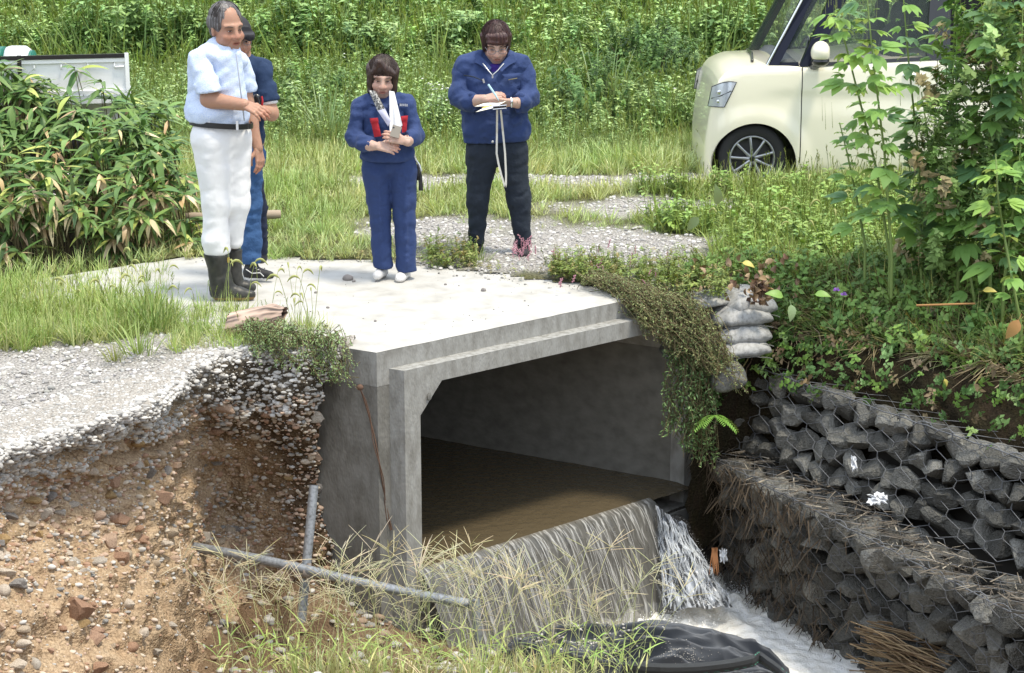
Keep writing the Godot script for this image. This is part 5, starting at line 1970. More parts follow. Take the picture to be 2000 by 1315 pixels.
		fb.slice(tp, Vector3.UP, tp - Vector3.ONE * 0.25, tp + Vector3.ONE * 0.25)
		fb.slice(Vector3(0, 0.002, 0), Vector3.DOWN, Vector3(-50, -0.3, -50), Vector3(50, 0.1, 50))
		var sh := Shape.new()
		fb.into(sh, func(p: Vector3) -> Color:
			if p.y < 0.024: return Color(0.22, 0.14, 0.055)
			return smear(Color(0.020, 0.021, 0.020).lerp(Color(0.07, 0.068, 0.06), 0.4 + 0.5 * noise.get_noise_3dv(p * 12.0)), p, 0.3), o.position, 0.004, wn)
		var bt := part(o, "boot", sh, rub)
		var tabs := Shape.new()
		tabs.box(W(d, 446 if b[1][0] < 440 else 461, 508 if b[1][0] < 440 else 495, b[1][2] + 0.03) - o.position, Vector3(0.012, 0.03, 0.012))
		part(bt, "yellow_mark", tabs, mat("yellow mark", lin(0.5, 0.33, 0.06), 0.6))


func build_capped_man(skin_m: Material, fine: Texture2D) -> void:
	var d := 11.72
	var o := thing("person", "man in a dark cap, navy T-shirt, blue jeans and black trainers behind the pointing man", "person", on(505, 540, 0))
	var skin := Color(0.44, 0.25, 0.17)
	var body := Shape.new()
	var f := body_field(d, [
		[517, 145, 0.02, 11, 530, 222, 0.06, 13], [530, 222, 0.06, 13, 500, 212, 0.22, 10],
		[450, 145, 0, 17, 452, 220, 0.05, 13], [485, 135, 0, 14, 485, 280, 0, 14], [472, 92, 0, 15, 478, 120, 0, 15], [455, 140, 0, 12, 512, 140, 0, 12],
		[494, 290, 0.03, 12, 491, 500, 0.05, 9], [482, 290, -0.1, 12, 511, 485, -0.2, 6]], 0.013, 0.012)
	f.into(body, func(p: Vector3) -> Color: return smear(skin, p, 0.08))
	var hb := facing(24, 4)
	var hp := W(d, 463, 78)
	head_into(body, hp, hb, 1.05, skin, 0.4, Color(0.04, 0.03, 0.03), false)
	hand_into(body, W(d, 500, 212, 0.22), Vector3(-1, 0.05, 0.1), Vector3(0.1, 0.5, 0.8), -1.0, [0.6, 0.7, 0.5], 0.95, skin)
	for i in body.v.size(): body.v[i] -= o.position
	part(o, "body", body, skin_m)
	var cap := Shape.new()
	var fc := Field.new(Vector3(-0.12, -0.02, -0.14), Vector3(0.12, 0.17, 0.22), 0.006, 0.006)
	fc.ball(Vector3(0, 0.045, -0.012), Vector3(0.088, 0.102, 0.108))
	fc.slice(Vector3(0, 0.042, 0), Vector3(0, -1, -0.15).normalized(), Vector3.ONE * -1, Vector3.ONE)
	fc.cone(Vector3(-0.035, 0.052, 0.10), Vector3(-0.03, 0.046, 0.165), 0.04, 0.03)
	fc.cone(Vector3(0.035, 0.052, 0.10), Vector3(0.03, 0.046, 0.165), 0.04, 0.03)
	fc.slice(Vector3(0, 0.060, 0.09), Vector3(0, 1, 0.0), Vector3(-0.2, -0.1, 0.098), Vector3(0.2, 0.2, 0.3))
	fc.into(cap)
	for i in cap.v.size(): cap.v[i] = hp + hb * (cap.v[i] * 1.07) - o.position
	part(o, "cap", cap, mat("cap cloth", lin(0.018, 0.018, 0.022), 0.8))
	var gl := Shape.new()
	for s in [-1.0, 1.0]:
		var pts := []
		for k in 13:
			pts.append(hp + hb * (Vector3(s * 0.034 + 0.024 * cos(TAU * k / 12), 0.0 + 0.016 * sin(TAU * k / 12), 0.106) * 1.05) - o.position)
		gl.tube(pts, 0.0018, 4, false)
		gl.tube([hp + hb * (Vector3(s * 0.058, 0.004, 0.104) * 1.05) - o.position, hp + hb * (Vector3(s * 0.084, 0.004, 0.0) * 1.05) - o.position], 0.002, 4)
	part(o, "glasses", gl, mat("spectacle frame", lin(0.25, 0.25, 0.27), 0.3, {"metal": 0.7}))
	cloth(o, "t_shirt", d, [[475, 135, 0, 28, 480, 275, 0, 28, 0.9], [500, 138, 0, 20, 492, 275, 0, 22, 0.9], [458, 136, 0, 19, 512, 136, 0.0, 19], [478, 118, 0, 17, 480, 130, 0, 22]],
		mat("navy jersey", lin(0.012, 0.032, 0.085), 0.9, {"bump": fine, "bump_cm": 0.3, "scale": 3.0}), [[485, 292, 0, Vector3(0, -1, 0), 60], [474, 113, 0.03, Vector3(-0.15, 1, 0.4), 26]], 0.008)
	cloth(o, "sleeve", d, [[511, 137, 0.02, 18, 526, 192, 0.06, 16], [526, 192, 0.06, 16, 528, 204, 0.06, 16]], mat("navy jersey", Color.WHITE), [[528, 198, 0.06, Vector3(0.15, -1, 0.1), 30]], 0.007)
	cloth(o, "sleeve_trim", d, [[526, 190, 0.06, 16, 528.5, 210, 0.06, 15.5]], mat("white cotton", Color.WHITE), [[527, 196, 0.06, Vector3(-0.15, 1, -0.1), 40], [528, 204, 0.06, Vector3(0.15, -1, 0.1), 40]], 0.0)
	cloth(o, "jeans", d, [[480, 292, 0, 28, 494, 292, 0, 22, 0.9], [491, 300, 0.03, 24, 492, 405, 0.04, 17], [492, 405, 0.04, 17, 491, 470, 0.05, 18], [491, 470, 0.05, 18, 490, 508, 0.06, 20]],
		mat("blue denim", lin(0.03, 0.085, 0.21), 0.9, {"bump": fine, "bump_cm": 0.5, "scale": 4.0}), [[490, 514, 0.06, Vector3(0.1, -1, 0), 40], [486, 284, 0, Vector3(0, 1, 0), 60]], 0.012)
	cloth(o, "far_trouser_leg", d, [[482, 300, -0.1, 24, 506, 405, -0.18, 15], [506, 405, -0.18, 15, 512, 488, -0.22, 12]], mat("shaded denim", lin(0.010, 0.016, 0.04), 0.9), [], 0.01)  # same jeans; shade on the far leg is put into a darker colour
	shoe(o, "trainer", d, [491, 533, 0.06], [527, 538, 0.10], 15, 8.5, Color(0.012, 0.012, 0.014), Color(0.72, 0.73, 0.78), 0.028, 14)
	shoe(o, "trainer", d, [510, 503, -0.24], [482, 507, -0.2], 11, 8, Color(0.04, 0.04, 0.045), Color(0.08, 0.08, 0.08), 0.02)
	var sw := Shape.new()   # pale swoosh-like seam and laces on the near trainer
	sw.tube([W(d, 480, 526, 0.125) - o.position, W(d, 492, 534, 0.135) - o.position, W(d, 508, 533, 0.14) - o.position, W(d, 515, 540, 0.135) - o.position], 0.0035, 5)
	for k in 4:
		sw.tube([W(d, 498 + k * 5, 524 + k * 3, 0.11) - o.position, W(d, 506 + k * 5, 523 + k * 3, 0.07) - o.position], 0.003, 4)
	part(o, "shoe_piping", sw, mat("pale piping", lin(0.6, 0.6, 0.58), 0.6))
	var tw := Shape.new()
	tw.grid(4, 12, func(u: float, v: float) -> Vector3:
		return W(d, lerpf(510, 514, u) + 4 * v + 2 * sin(v * 6), lerpf(236, 326, v), -0.09 + 0.02 * sin(u * 3 + v * 5)) - o.position)
	part(o, "towel", tw, mat("beige towel", lin(0.55, 0.47, 0.32), 0.95))
	# pouch he holds
	var fp := body_field(d, [[501, 190, 0.26, 7, 505, 206, 0.26, 7, 0.7]], 0.006, 0.005)
	var ps := Shape.new()
	fp.into(ps)
	var pc := W(d, 503, 198, 0.26)
	for i in ps.v.size(): ps.v[i] -= pc
	var po := thing("small_pouch", "small black case with red edge in the capped man's hand", "case", pc)
	part(po, "case_body", ps, mat("car black", Color.WHITE))
	var rd := Shape.new()
	rd.tube([W(d, 511, 188, 0.27) - pc, W(d, 512.5, 198, 0.27) - pc, W(d, 512, 206, 0.27) - pc], 0.007, 6)
	part(po, "red_edge", rd, mat("red plastic", lin(0.45, 0.02, 0.03), 0.5))


func patch(root: Node3D, called: String, d: float, quad: Array, z: float, m: Material, bulge := 0.01, zc := [], ripple := 0.0) -> MeshInstance3D:
	var s := Shape.new()   # TL, TR, BR, BL in pixels
	s.grid(14, 10, func(u: float, v: float) -> Vector3:
		var x := lerpf(lerpf(quad[0][0], quad[1][0], u), lerpf(quad[3][0], quad[2][0], u), v)
		var y := lerpf(lerpf(quad[0][1], quad[1][1], u), lerpf(quad[3][1], quad[2][1], u), v)
		var zz := z if zc.is_empty() else lerpf(lerpf(zc[0], zc[1], u), lerpf(zc[3], zc[2], u), v)
		return W(d, x, y, zz + bulge * sin(PI * u) * sin(PI * v) + ripple * sin(u * 11.0 + v * 2.0) * (0.4 + 0.6 * v)) - root.global_position)
	return part(root, called, s, m)


func build_scarf_woman(skin_m: Material, navy: Material, fine: Texture2D) -> void:
	var d := 11.72
	var o := thing("person", "woman with a dark bob in navy work clothes with red pockets and a white scarf", "person", on(765, 545, 0))
	var skin := Color(0.50, 0.335, 0.265)
	var body := Shape.new()
	var f := body_field(d, [
		[700, 216, 0.02, 14, 693, 270, 0.05, 13], [693, 270, 0.05, 12, 722, 284, 0.2, 9], [722, 284, 0.2, 9, 736, 285.5, 0.24, 8],
		[798, 214, 0.02, 14, 812, 264, 0.05, 12], [812, 264, 0.05, 12, 797, 275, 0.2, 9], [797, 275, 0.2, 9, 787, 274, 0.24, 8],
		[738, 225, 0, 14, 742, 310, 0, 14], [770, 225, 0, 14, 772, 310, 0, 14], [748, 188, 0, 14, 752, 215, 0, 14],
		[738, 320, 0, 14, 748, 515, 0, 9], [786, 320, 0, 14, 793, 520, 0, 9]], 0.013, 0.012)
	f.into(body, func(p: Vector3) -> Color: return smear(skin, p, 0.08))
	var hb := facing(5, 10, -3)
	var hp := W(d, 747, 152)
	head_into(body, hp, hb, 0.99, skin, 0.6, Color(0.16, 0.10, 0.08), true)
	hand_into(body, W(d, 737, 285, 0.245), W(d, 776, 290, 0.27) - W(d, 737, 285, 0.245), Vector3(0.0, 0.5, 0.85), -1.0, [0.25, 0.45, 0.4], 0.86, skin, 0.03, 0.7)
	hand_into(body, W(d, 788, 275, 0.25), W(d, 758, 266, 0.28) - W(d, 788, 275, 0.25), Vector3(0.1, 0.35, 0.9), 1.0, [0.3, 0.5, 0.5], 0.86, skin, 0.03, 0.6)
	for i in body.v.size(): body.v[i] -= o.position
	part(o, "body", body, skin_m)
	hair(o, hp, hb, 0.99, 1, Color(0.022, 0.014, 0.011), 0.0)
	cloth(o, "jacket", d, [
		[726, 222, 0.0, 27, 735, 300, 0, 31, 0.75], [776, 220, 0.0, 27, 780, 300, 0, 31, 0.75], [706, 210, 0, 18, 790, 207, 0, 18], [750, 240, 0.06, 36, 755, 300, 0.05, 40, 0.7], [728, 196, 0, 13, 778, 195, 0, 13],
		[724, 197, 0, 12, 704, 208, 0, 17], [782, 196, 0, 12, 796, 205, 0, 16]], navy,
		[[752, 190, 0.05, Vector3(0, 1, 0.5), 24], [758, 312, 0, Vector3(0, -1, 0), 90]], 0.010)
	cloth(o, "sleeve", d, [[702, 213, 0.02, 17, 692, 268, 0.05, 16], [692, 270, 0.06, 16, 712, 280, 0.15, 14.5], [712, 280, 0.15, 14.5, 732, 284, 0.22, 11.5]], navy, [[727, 284, 0.21, Vector3(1, 0.0, 0.35), 16]], 0.009)
	cloth(o, "sleeve", d, [[797, 211, 0.02, 16.5, 811, 262, 0.05, 15], [811, 265, 0.06, 15, 803, 271, 0.15, 14], [803, 271, 0.15, 14, 790, 273, 0.22, 12]], navy, [[796, 272, 0.2, Vector3(-1, 0, 0.4), 16]], 0.009)
	cloth(o, "trousers", d, [
		[737, 318, 0, 30, 782, 318, 0, 30, 0.85], [736, 335, 0, 30, 742.5, 430, 0, 19.5], [742.5, 430, 0, 19.5, 747, 516, 0.0, 19], [787, 335, 0, 28, 790.5, 430, 0, 21], [790.5, 430, 0, 21, 793.5, 522, 0, 19.5],
		[791, 345, 0.085, 2.5, 794, 524, 0.063, 2.5], [740, 345, 0.088, 2.5, 746, 520, 0.060, 2.5]], navy,
		[[748, 523, 0, Vector3(-0.05, -1, 0), 21.5], [793, 530, 0, Vector3(0, -1, 0), 23], [758, 306, 0, Vector3(0, 1, 0), 90]], 0.005, null, 0.009, 0.006)
	var cl := Shape.new()   # spread collar
	for s in 2:
		cl.grid(10, 5, func(u: float, v: float) -> Vector3:
			var x := lerpf(747, 714 - 6 * v, u) if s == 0 else lerpf(757, 788 + 6 * v, u)
			var y := lerpf(206 - 14 * u, 216 - 16 * u, v) - 4 * sin(PI * u)
			return W(d, x, y, lerpf(0.12, 0.03, u) + 0.012 * v) - o.position)
	part(o, "collar", cl, navy)
	var red := mat("red cloth", lin(0.36, 0.012, 0.022), 0.85, {"bump": fine, "bump_cm": 0.2, "scale": 5.0})
	var p1 := patch(o, "pocket", d, [[723, 233], [737, 232], [745, 266], [731, 268]], 0.155, red, 0.008, [0.145, 0.165, 0.19, 0.165])
	patch(p1, "pocket_flap", d, [[722, 231], [738, 230], [739.5, 239], [724, 241]], 0.17, red, 0.004, [0.155, 0.175, 0.182, 0.16])
	var p2 := patch(o, "pocket", d, [[784, 229], [796, 227.5], [794, 258], [785, 259]], 0.15, red, 0.008, [0.165, 0.145, 0.155, 0.175])
	patch(p2, "pocket_flap", d, [[783, 227], [797, 225.5], [796, 234], [783.5, 236]], 0.16, red, 0.004, [0.175, 0.155, 0.16, 0.18])
	# white chest lettering
	var lt := Shape.new()
	for k in 5:
		var x := 780.5 + k * 3.3
		for q in [[0, 0, 2.4, 0.7], [0, 2.0, 2.4, 0.7], [0, 3.8, 2.4, 0.7], [0.2, 0, 0.6, 4.4], [1.6, 0, 0.6, 4.4]]:
			if (k + int(q[1])) % 3 == 2 and q[3] < 1.0: continue
			var a := x + float(q[0])
			var b := 202.5 + float(q[1]) + k * 0.2
			var z := 0.163 - 0.007 * k
			lt.quad(W(d, a, b, z) - o.position, W(d, a + q[2], b, z) - o.position, W(d, a + q[2], b + q[3], z) - o.position, W(d, a, b + q[3], z) - o.position)
	part(o, "chest_lettering", lt, mat("white print", lin(0.75, 0.75, 0.74), 0.8))
	# scarf: patterned fall on her right, plain white on her left
	var im := noise_tex(0.045, [[0.0, Color(0.05, 0.05, 0.06)], [0.48, Color(0.12, 0.12, 0.13)], [0.56, Color(0.8, 0.8, 0.78)], [1.0, Color(0.9, 0.88, 0.86)]], 4, 256, 84)
	var pat := patch(o, "patterned_scarf", d, [[719, 176], [733, 178], [752, 212], [737, 216]], 0.1, mat("scarf pattern", lin(0.8, 0.8, 0.8), 0.8, {"tex": im, "scale": 6.0}), 0.02, [0.075, 0.1, 0.165, 0.15], 0.007)
	patch(pat, "pale_end", d, [[737, 216], [752, 212], [763, 236], [758, 247]], 0.17, mat("pale scarf", lin(0.58, 0.58, 0.72), 0.8), 0.01, [0.155, 0.17, 0.19, 0.185])
	patch(o, "white_scarf", d, [[760, 177], [770, 179], [786, 245], [761, 262]], 0.15, mat("white cotton", Color.WHITE), 0.012, [0.115, 0.11, 0.185, 0.2], 0.008)
	shoe(o, "shoe", d, [746, 530, -0.06], [737, 538, 0.09], 11, 9, Color(0.66, 0.65, 0.64), Color(0.5, 0.48, 0.46), 0.016, 4)
	shoe(o, "shoe", d, [789, 536, -0.06], [781, 544, 0.09], 12, 10, Color(0.70, 0.68, 0.66), Color(0.5, 0.48, 0.46), 0.016, 4)
	# phone
	var pp := W(d, 773, 257, 0.285)
	var ph := thing("phone", "pale gold phone held against the scarf in her left hand", "phone", pp)
	var ps := Shape.new()
	ps.box(Vector3.ZERO, Vector3(0.058, 0.074, 0.008))
	var pm := part(ph, "phone_body", ps, mat("phone gold", lin(0.27, 0.235, 0.19), 0.35, {"metal": 0.3}))
	ph.rotation = Vector3(-0.35, 0, -0.28)
	var cm := Shape.new()
	cm.tube([Vector3(-0.02, 0.02, 0.004), Vector3(-0.02, 0.02, 0.006)], 0.006, 10)
	part(ph, "camera_lens", cm, mat("car black", Color.WHITE))
	# pouch at her hip
	var hpo := W(d, 818, 345, 0.0)
	var po := thing("hip_pouch", "black pouch with silver strap and tassel hanging at her left hip", "pouch", hpo)
	var fp := body_field(d, [[816, 325, -0.02, 5, 818, 346, -0.02, 7]], 0.007, 0.006)
	var q1 := Shape.new()
	fp.into(q1, null, hpo)
	part(po, "pouch_body", q1, mat("black leather", lin(0.015, 0.015, 0.016), 0.5))
	var q2 := Shape.new()
	q2.tube([W(d, 808, 300, 0.03) - hpo, W(d, 812, 312, 0.02) - hpo, W(d, 819, 322, 0.02) - hpo, W(d, 823, 335, 0.02) - hpo], 0.006, 6)
	part(po, "strap", q2, mat("chrome", Color.WHITE))
	var q3 := Shape.new()
	q3.tube([W(d, 822, 338, 0.02) - hpo, W(d, 821.5, 346, 0.02) - hpo, W(d, 822, 372, 0.02) - hpo], [0.005, 0.010, 0.015], 8)
	part(po, "tassel", q3, mat("black leather", Color.WHITE))
	var wt := Shape.new()
	wt.tube([W(d, 795, 265, 0.22) - o.position, W(d, 797, 275, 0.235) - o.position, W(d, 796, 284, 0.22) - o.position], 0.006, 6)
	part(o, "bracelet", wt, mat("black leather", Color.WHITE))


func build_writing_woman(skin_m: Material, navy: Material, fine: Texture2D) -> void:
	var d := 12.5
	var o := thing("person", "person with short dark hair and glasses in a navy jacket writing in a notebook", "person", on(970, 497, 0))
	var skin := Color(0.50, 0.335, 0.265)
	var body := Shape.new()
	var f := body_field(d, [
		[905, 138, 0, 16, 899, 192, 0.05, 15], [899, 192, 0.05, 15, 918, 199, 0.15, 13.5], [916, 199, 0.15, 13.5, 947, 193.5, 0.27, 9],
		[1026, 138, 0, 16, 1034, 192, 0.05, 15], [1034, 192, 0.05, 15, 1020, 202, 0.15, 13.5], [1022, 202, 0.15, 13, 1000, 200, 0.27, 9],
		[940, 145, 0, 16, 945, 270, 0, 16], [994, 145, 0, 16, 992, 270, 0, 16], [968, 108, 0.02, 17, 968, 138, 0.02, 16],
		[942, 290, 0, 15, 931, 470, 0, 9], [1000, 290, 0, 15, 1022, 470, 0, 9]], 0.013, 0.012)
	f.into(body, func(p: Vector3) -> Color: return smear(skin, p, 0.08))
	var hb := facing(4, 24, 2)
	var hp := W(d, 969, 84, 0.05)
	head_into(body, hp, hb, 1.04, skin, 0.35, Color(0.10, 0.07, 0.06), true)
	hand_into(body, W(d, 948, 193, 0.275), W(d, 975, 186, 0.32) - W(d, 948, 193, 0.275), Vector3(-0.1, 0.75, 0.6), -1.0, [0.5, 0.7, 0.5], 0.92, skin, 0.02, 0.9)
	hand_into(body, W(d, 999, 200, 0.275), W(d, 974, 202, 0.32) - W(d, 999, 200, 0.275), Vector3(0.0, -0.5, 0.85), -1.0, [0.3, 0.4, 0.4], 0.92, skin, 0.03, 0.5)
	for i in body.v.size(): body.v[i] -= o.position
	part(o, "body", body, skin_m)
	hair(o, hp, hb, 1.04, 2, Color(0.030, 0.014, 0.013), 0.0)
	cloth(o, "inner_shirt", d, [[966, 133, 0.06, 14, 967, 150, 0.08, 14]], mat("purple cotton", lin(0.035, 0.015, 0.19), 0.9), [[966, 128, 0.1, Vector3(0, 1, 0.4), 20]], 0.003)
	cloth(o, "jacket", d, [
		[928, 145, 0, 36, 937, 240, 0, 32, 0.8], [994, 145, 0, 36, 998, 240, 0, 33, 0.8], [912, 130, 0, 22, 1012, 130, 0, 22], [962, 180, 0.06, 46, 967, 240, 0.05, 46, 0.75], [945, 114, 0, 13, 990, 114, 0, 13],
		[938, 262, 0.0, 33, 999, 258, 0, 33, 0.9], [938, 250, 0.0, 31, 1000, 250, 0, 31, 0.9], [940, 276, 0.0, 31, 998, 272, 0, 31, 0.9],
		[940, 114, 0, 13, 910, 127, 0, 20], [992, 114, 0, 13, 1014, 127, 0, 20]], navy,
		[[966, 276, 0, Vector3(0.04, -1, 0), 110], [966, 128, 0.10, Vector3(0, 0.75, 0.8), 20]], 0.010)
	cloth(o, "sleeve", d, [[908, 138, 0.0, 22, 898, 188, 0.05, 20], [898, 190, 0.06, 20, 916, 198, 0.15, 17], [916, 198, 0.15, 17, 926, 197, 0.19, 15]], navy, [[929, 197, 0.2, Vector3(1, -0.1, 0.45), 20]], 0.010)
	cloth(o, "sleeve", d, [[1022, 138, 0.0, 21, 1033, 188, 0.05, 19], [1033, 192, 0.06, 19, 1020, 200, 0.15, 17], [1020, 200, 0.15, 17, 1013, 201, 0.19, 16]], navy, [[1011, 201, 0.2, Vector3(-1, -0.1, 0.45), 20]], 0.010)
	for q in [[[921, 186, 0.2, 7, 926, 209, 0.19, 7], "rolled_cuff"], [[1018, 187, 0.2, 7, 1014, 214, 0.19, 8], "rolled_cuff"]]:
		cloth(o, q[1], d, [q[0]], navy, [], 0.004)
	cloth(o, "trousers", d, [
		[944, 288, 0, 32, 998, 286, 0, 31, 0.85], [942, 300, 0, 31, 933, 392, 0, 20.5], [933, 392, 0, 20.5, 931, 470, 0, 15], [1000, 300, 0, 30, 1014, 392, 0, 22], [1014, 392, 0, 22, 1022, 472, 0, 15.5]],
		mat("dark trousers", lin(0.010, 0.017, 0.03), 0.85, {"bump": fine, "bump_cm": 0.4, "scale": 3.0}), [[931, 477, 0, Vector3(0, -1, 0), 26], [1023, 478, 0, Vector3(0.05, -1, 0), 26], [968, 268, 0, Vector3(0, 1, 0), 90]], 0.006)
	var cl := Shape.new()
	for s in 2:
		cl.grid(10, 5, func(u: float, v: float) -> Vector3:
			var x := lerpf(960, 929, u) if s == 0 else lerpf(974, 1003, u)
			var y := lerpf(lerpf(132, 104, u), lerpf(140, 121, u), v) - 3 * sin(PI * u)
			x += (-6.0 if s == 0 else 6.0) * v
			return W(d, x, y, lerpf(0.17, 0.06, u) + 0.015 * v) - o.position)
	part(o, "collar", cl, navy)
	var zp := Shape.new()
	zp.tube([W(d, 943, 124, 0.15) - o.position, W(d, 954, 138, 0.185) - o.position, W(d, 962, 147, 0.195) - o.position], 0.004, 5)
	zp.tube([W(d, 984, 124, 0.15) - o.position, W(d, 972, 138, 0.185) - o.position, W(d, 962, 147, 0.195) - o.position], 0.004, 5)
	zp.box(W(d, 962, 149, 0.2) - o.position, Vector3(0.01, 0.025, 0.008))
	zp.box(W(d, 944.5, 158, 0.2) - o.position, Vector3(0.012, 0.028, 0.008), Basis(Vector3.BACK, 0.3))
	zp.ball(W(d, 962, 277, 0.16) - o.position, Vector3(0.009, 0.009, 0.005))
	part(o, "zip_and_button", zp, mat("zip metal", lin(0.55, 0.56, 0.57), 0.35, {"metal": 0.7}))
	var pk := patch(o, "pocket_flap", d, [[980, 145], [1022, 142], [1019, 151], [993, 158]], 0.17, navy, 0.008, [0.185, 0.12, 0.125, 0.18])
	var tr := Shape.new()
	tr.tube([W(d, 993, 156, 0.195), W(d, 1010, 153, 0.165)], 0.003, 4)
	for i in tr.v.size(): tr.v[i] -= o.position
	part(pk, "pocket_trim", tr, mat("khaki trim", lin(0.16, 0.14, 0.07), 0.8))
	var ps := Shape.new()
	ps.tube([W(d, 906, 147, 0.13) - o.position, W(d, 925, 150, 0.17) - o.position, W(d, 942, 157, 0.195) - o.position], 0.004, 4)
	part(o, "pocket_seam", ps, mat("dark trousers", Color.WHITE))
	var gl := Shape.new()
	for s in [-1.0, 1.0]:
		var pts := []
		for k in 13:
			pts.append(hp + hb * (Vector3(s * 0.034 + 0.025 * cos(TAU * k / 12), -0.004 + 0.016 * sin(TAU * k / 12), 0.108) * 1.04) - o.position)
		gl.tube(pts, 0.0018, 4, false)
		gl.tube([hp + hb * (Vector3(s * 0.059, 0.004, 0.106) * 1.04) - o.position, hp + hb * (Vector3(s * 0.088, 0.006, 0.0) * 1.04) - o.position], 0.0022, 4)
	gl.tube([hp + hb * (Vector3(-0.009, 0.0, 0.111) * 1.04) - o.position, hp + hb * (Vector3(0.009, 0.0, 0.111) * 1.04) - o.position], 0.0018, 4)
	part(o, "glasses", gl, mat("spectacle frame", Color.WHITE))
	var wt := Shape.new()
	wt.tube([W(d, 998, 191, 0.28) - o.position, W(d, 999.5, 199, 0.31) - o.position, W(d, 999, 209, 0.28) - o.position], [0.006, 0.011, 0.006], 8)
	part(o, "wristwatch", wt, mat("chrome", Color.WHITE))
	shoe(o, "shoe", d, [931, 484, -0.02], [922, 494, 0.10], 12, 9, Color(0.014, 0.014, 0.016), Color(0.01, 0.01, 0.01), 0.01, 8)
	shoe(o, "shoe", d, [1022, 488, -0.02], [1021, 498, 0.11], 12.5, 10, Color(0.02, 0.014, 0.018), Color(0.01, 0.01, 0.01), 0.01, 8)
	# notebook, pen, recorder and strap
	var nc := W(d, 958, 207, 0.33)
	var nb := thing("notebook", "open notebook with white and yellow pages in the writer's hand", "notebook", nc)
	var paper := mat("paper", lin(0.78, 0.76, 0.66), 0.9)
	for q in [["page", [[927, 208], [944, 202], [990, 195], [962, 207]], [0.40, 0.32, 0.30, 0.36], paper], ["page", [[929, 219], [953, 206], [990, 197], [964, 211]], [0.42, 0.36, 0.32, 0.38], paper], ["yellow_page", [[941, 210], [958, 203], [975, 203], [952, 212]], [0.385, 0.345, 0.345, 0.385], mat("yellow paper", lin(0.75, 0.50, 0.08), 0.9)]]:
		var pq := patch(nb, q[0], d, q[1], 0.36, q[3], 0.004, q[2])
	var pen := Shape.new()
	pen.tube([W(d, 953.5, 165, 0.33), W(d, 966, 183, 0.35), W(d, 974, 196, 0.34)], [0.0075, 0.007, 0.003], 8)
	var pc := W(d, 964, 180, 0.35)
	for i in pen.v.size(): pen.v[i] -= pc
	var po := part(self, "pen", pen, mat("pale blue plastic", lin(0.45, 0.66, 0.74), 0.4))
	po.position = pc
	tag(po, "pale blue pen in the writer's right hand", "pen")
	var rc := W(d, 976, 208.5, 0.36)
	var ro := thing("voice_recorder", "black recorder with silver edge held under the notebook", "recorder", rc)
	var rs := Shape.new()
	rs.box(Vector3.ZERO, Vector3(0.085, 0.018, 0.05), Basis(Vector3.BACK, 0.1))
	part(ro, "recorder_body", rs, mat("car black", Color.WHITE))
	var re := Shape.new()
	re.tube([Vector3(-0.045, 0.006, 0.026), Vector3(0.045, 0.014, 0.026)], 0.004, 5)
	re.tube([Vector3(-0.045, -0.014, 0.026), Vector3(0.045, -0.005, 0.026)], 0.004, 5)
	part(ro, "silver_edge", re, mat("chrome", Color.WHITE))
	var sc := W(d, 977, 216, 0.34)
	var ss := Shape.new()
	var path := []
	for q in [[971, 215], [970.5, 260], [970, 300], [974, 322], [979, 341], [984, 358], [986.5, 367], [988, 361], [988.3, 340], [986.5, 300], [982, 255], [978, 215]]:
		path.append(W(d, q[0], q[1], 0.30 if q[1] < 250 else 0.21) - sc)
	for i in path.size() - 1:
		var a: Vector3 = path[i]
		var b: Vector3 = path[i + 1]
		var w := Vector3(0.0065, 0, 0.0)
		ss.quad(a - w, a + w, b + w, b - w)
		ss.quad(a - w - Vector3(0, 0, 0.002), b - w - Vector3(0, 0, 0.002), b + w - Vector3(0, 0, 0.002), a + w - Vector3(0, 0, 0.002))
	var so := part(self, "neck_strap", ss, mat("cream webbing", lin(0.66, 0.64, 0.58), 0.8))
	so.position = sc
	tag(so, "long cream strap hanging in a loop from the writer's hand", "strap")


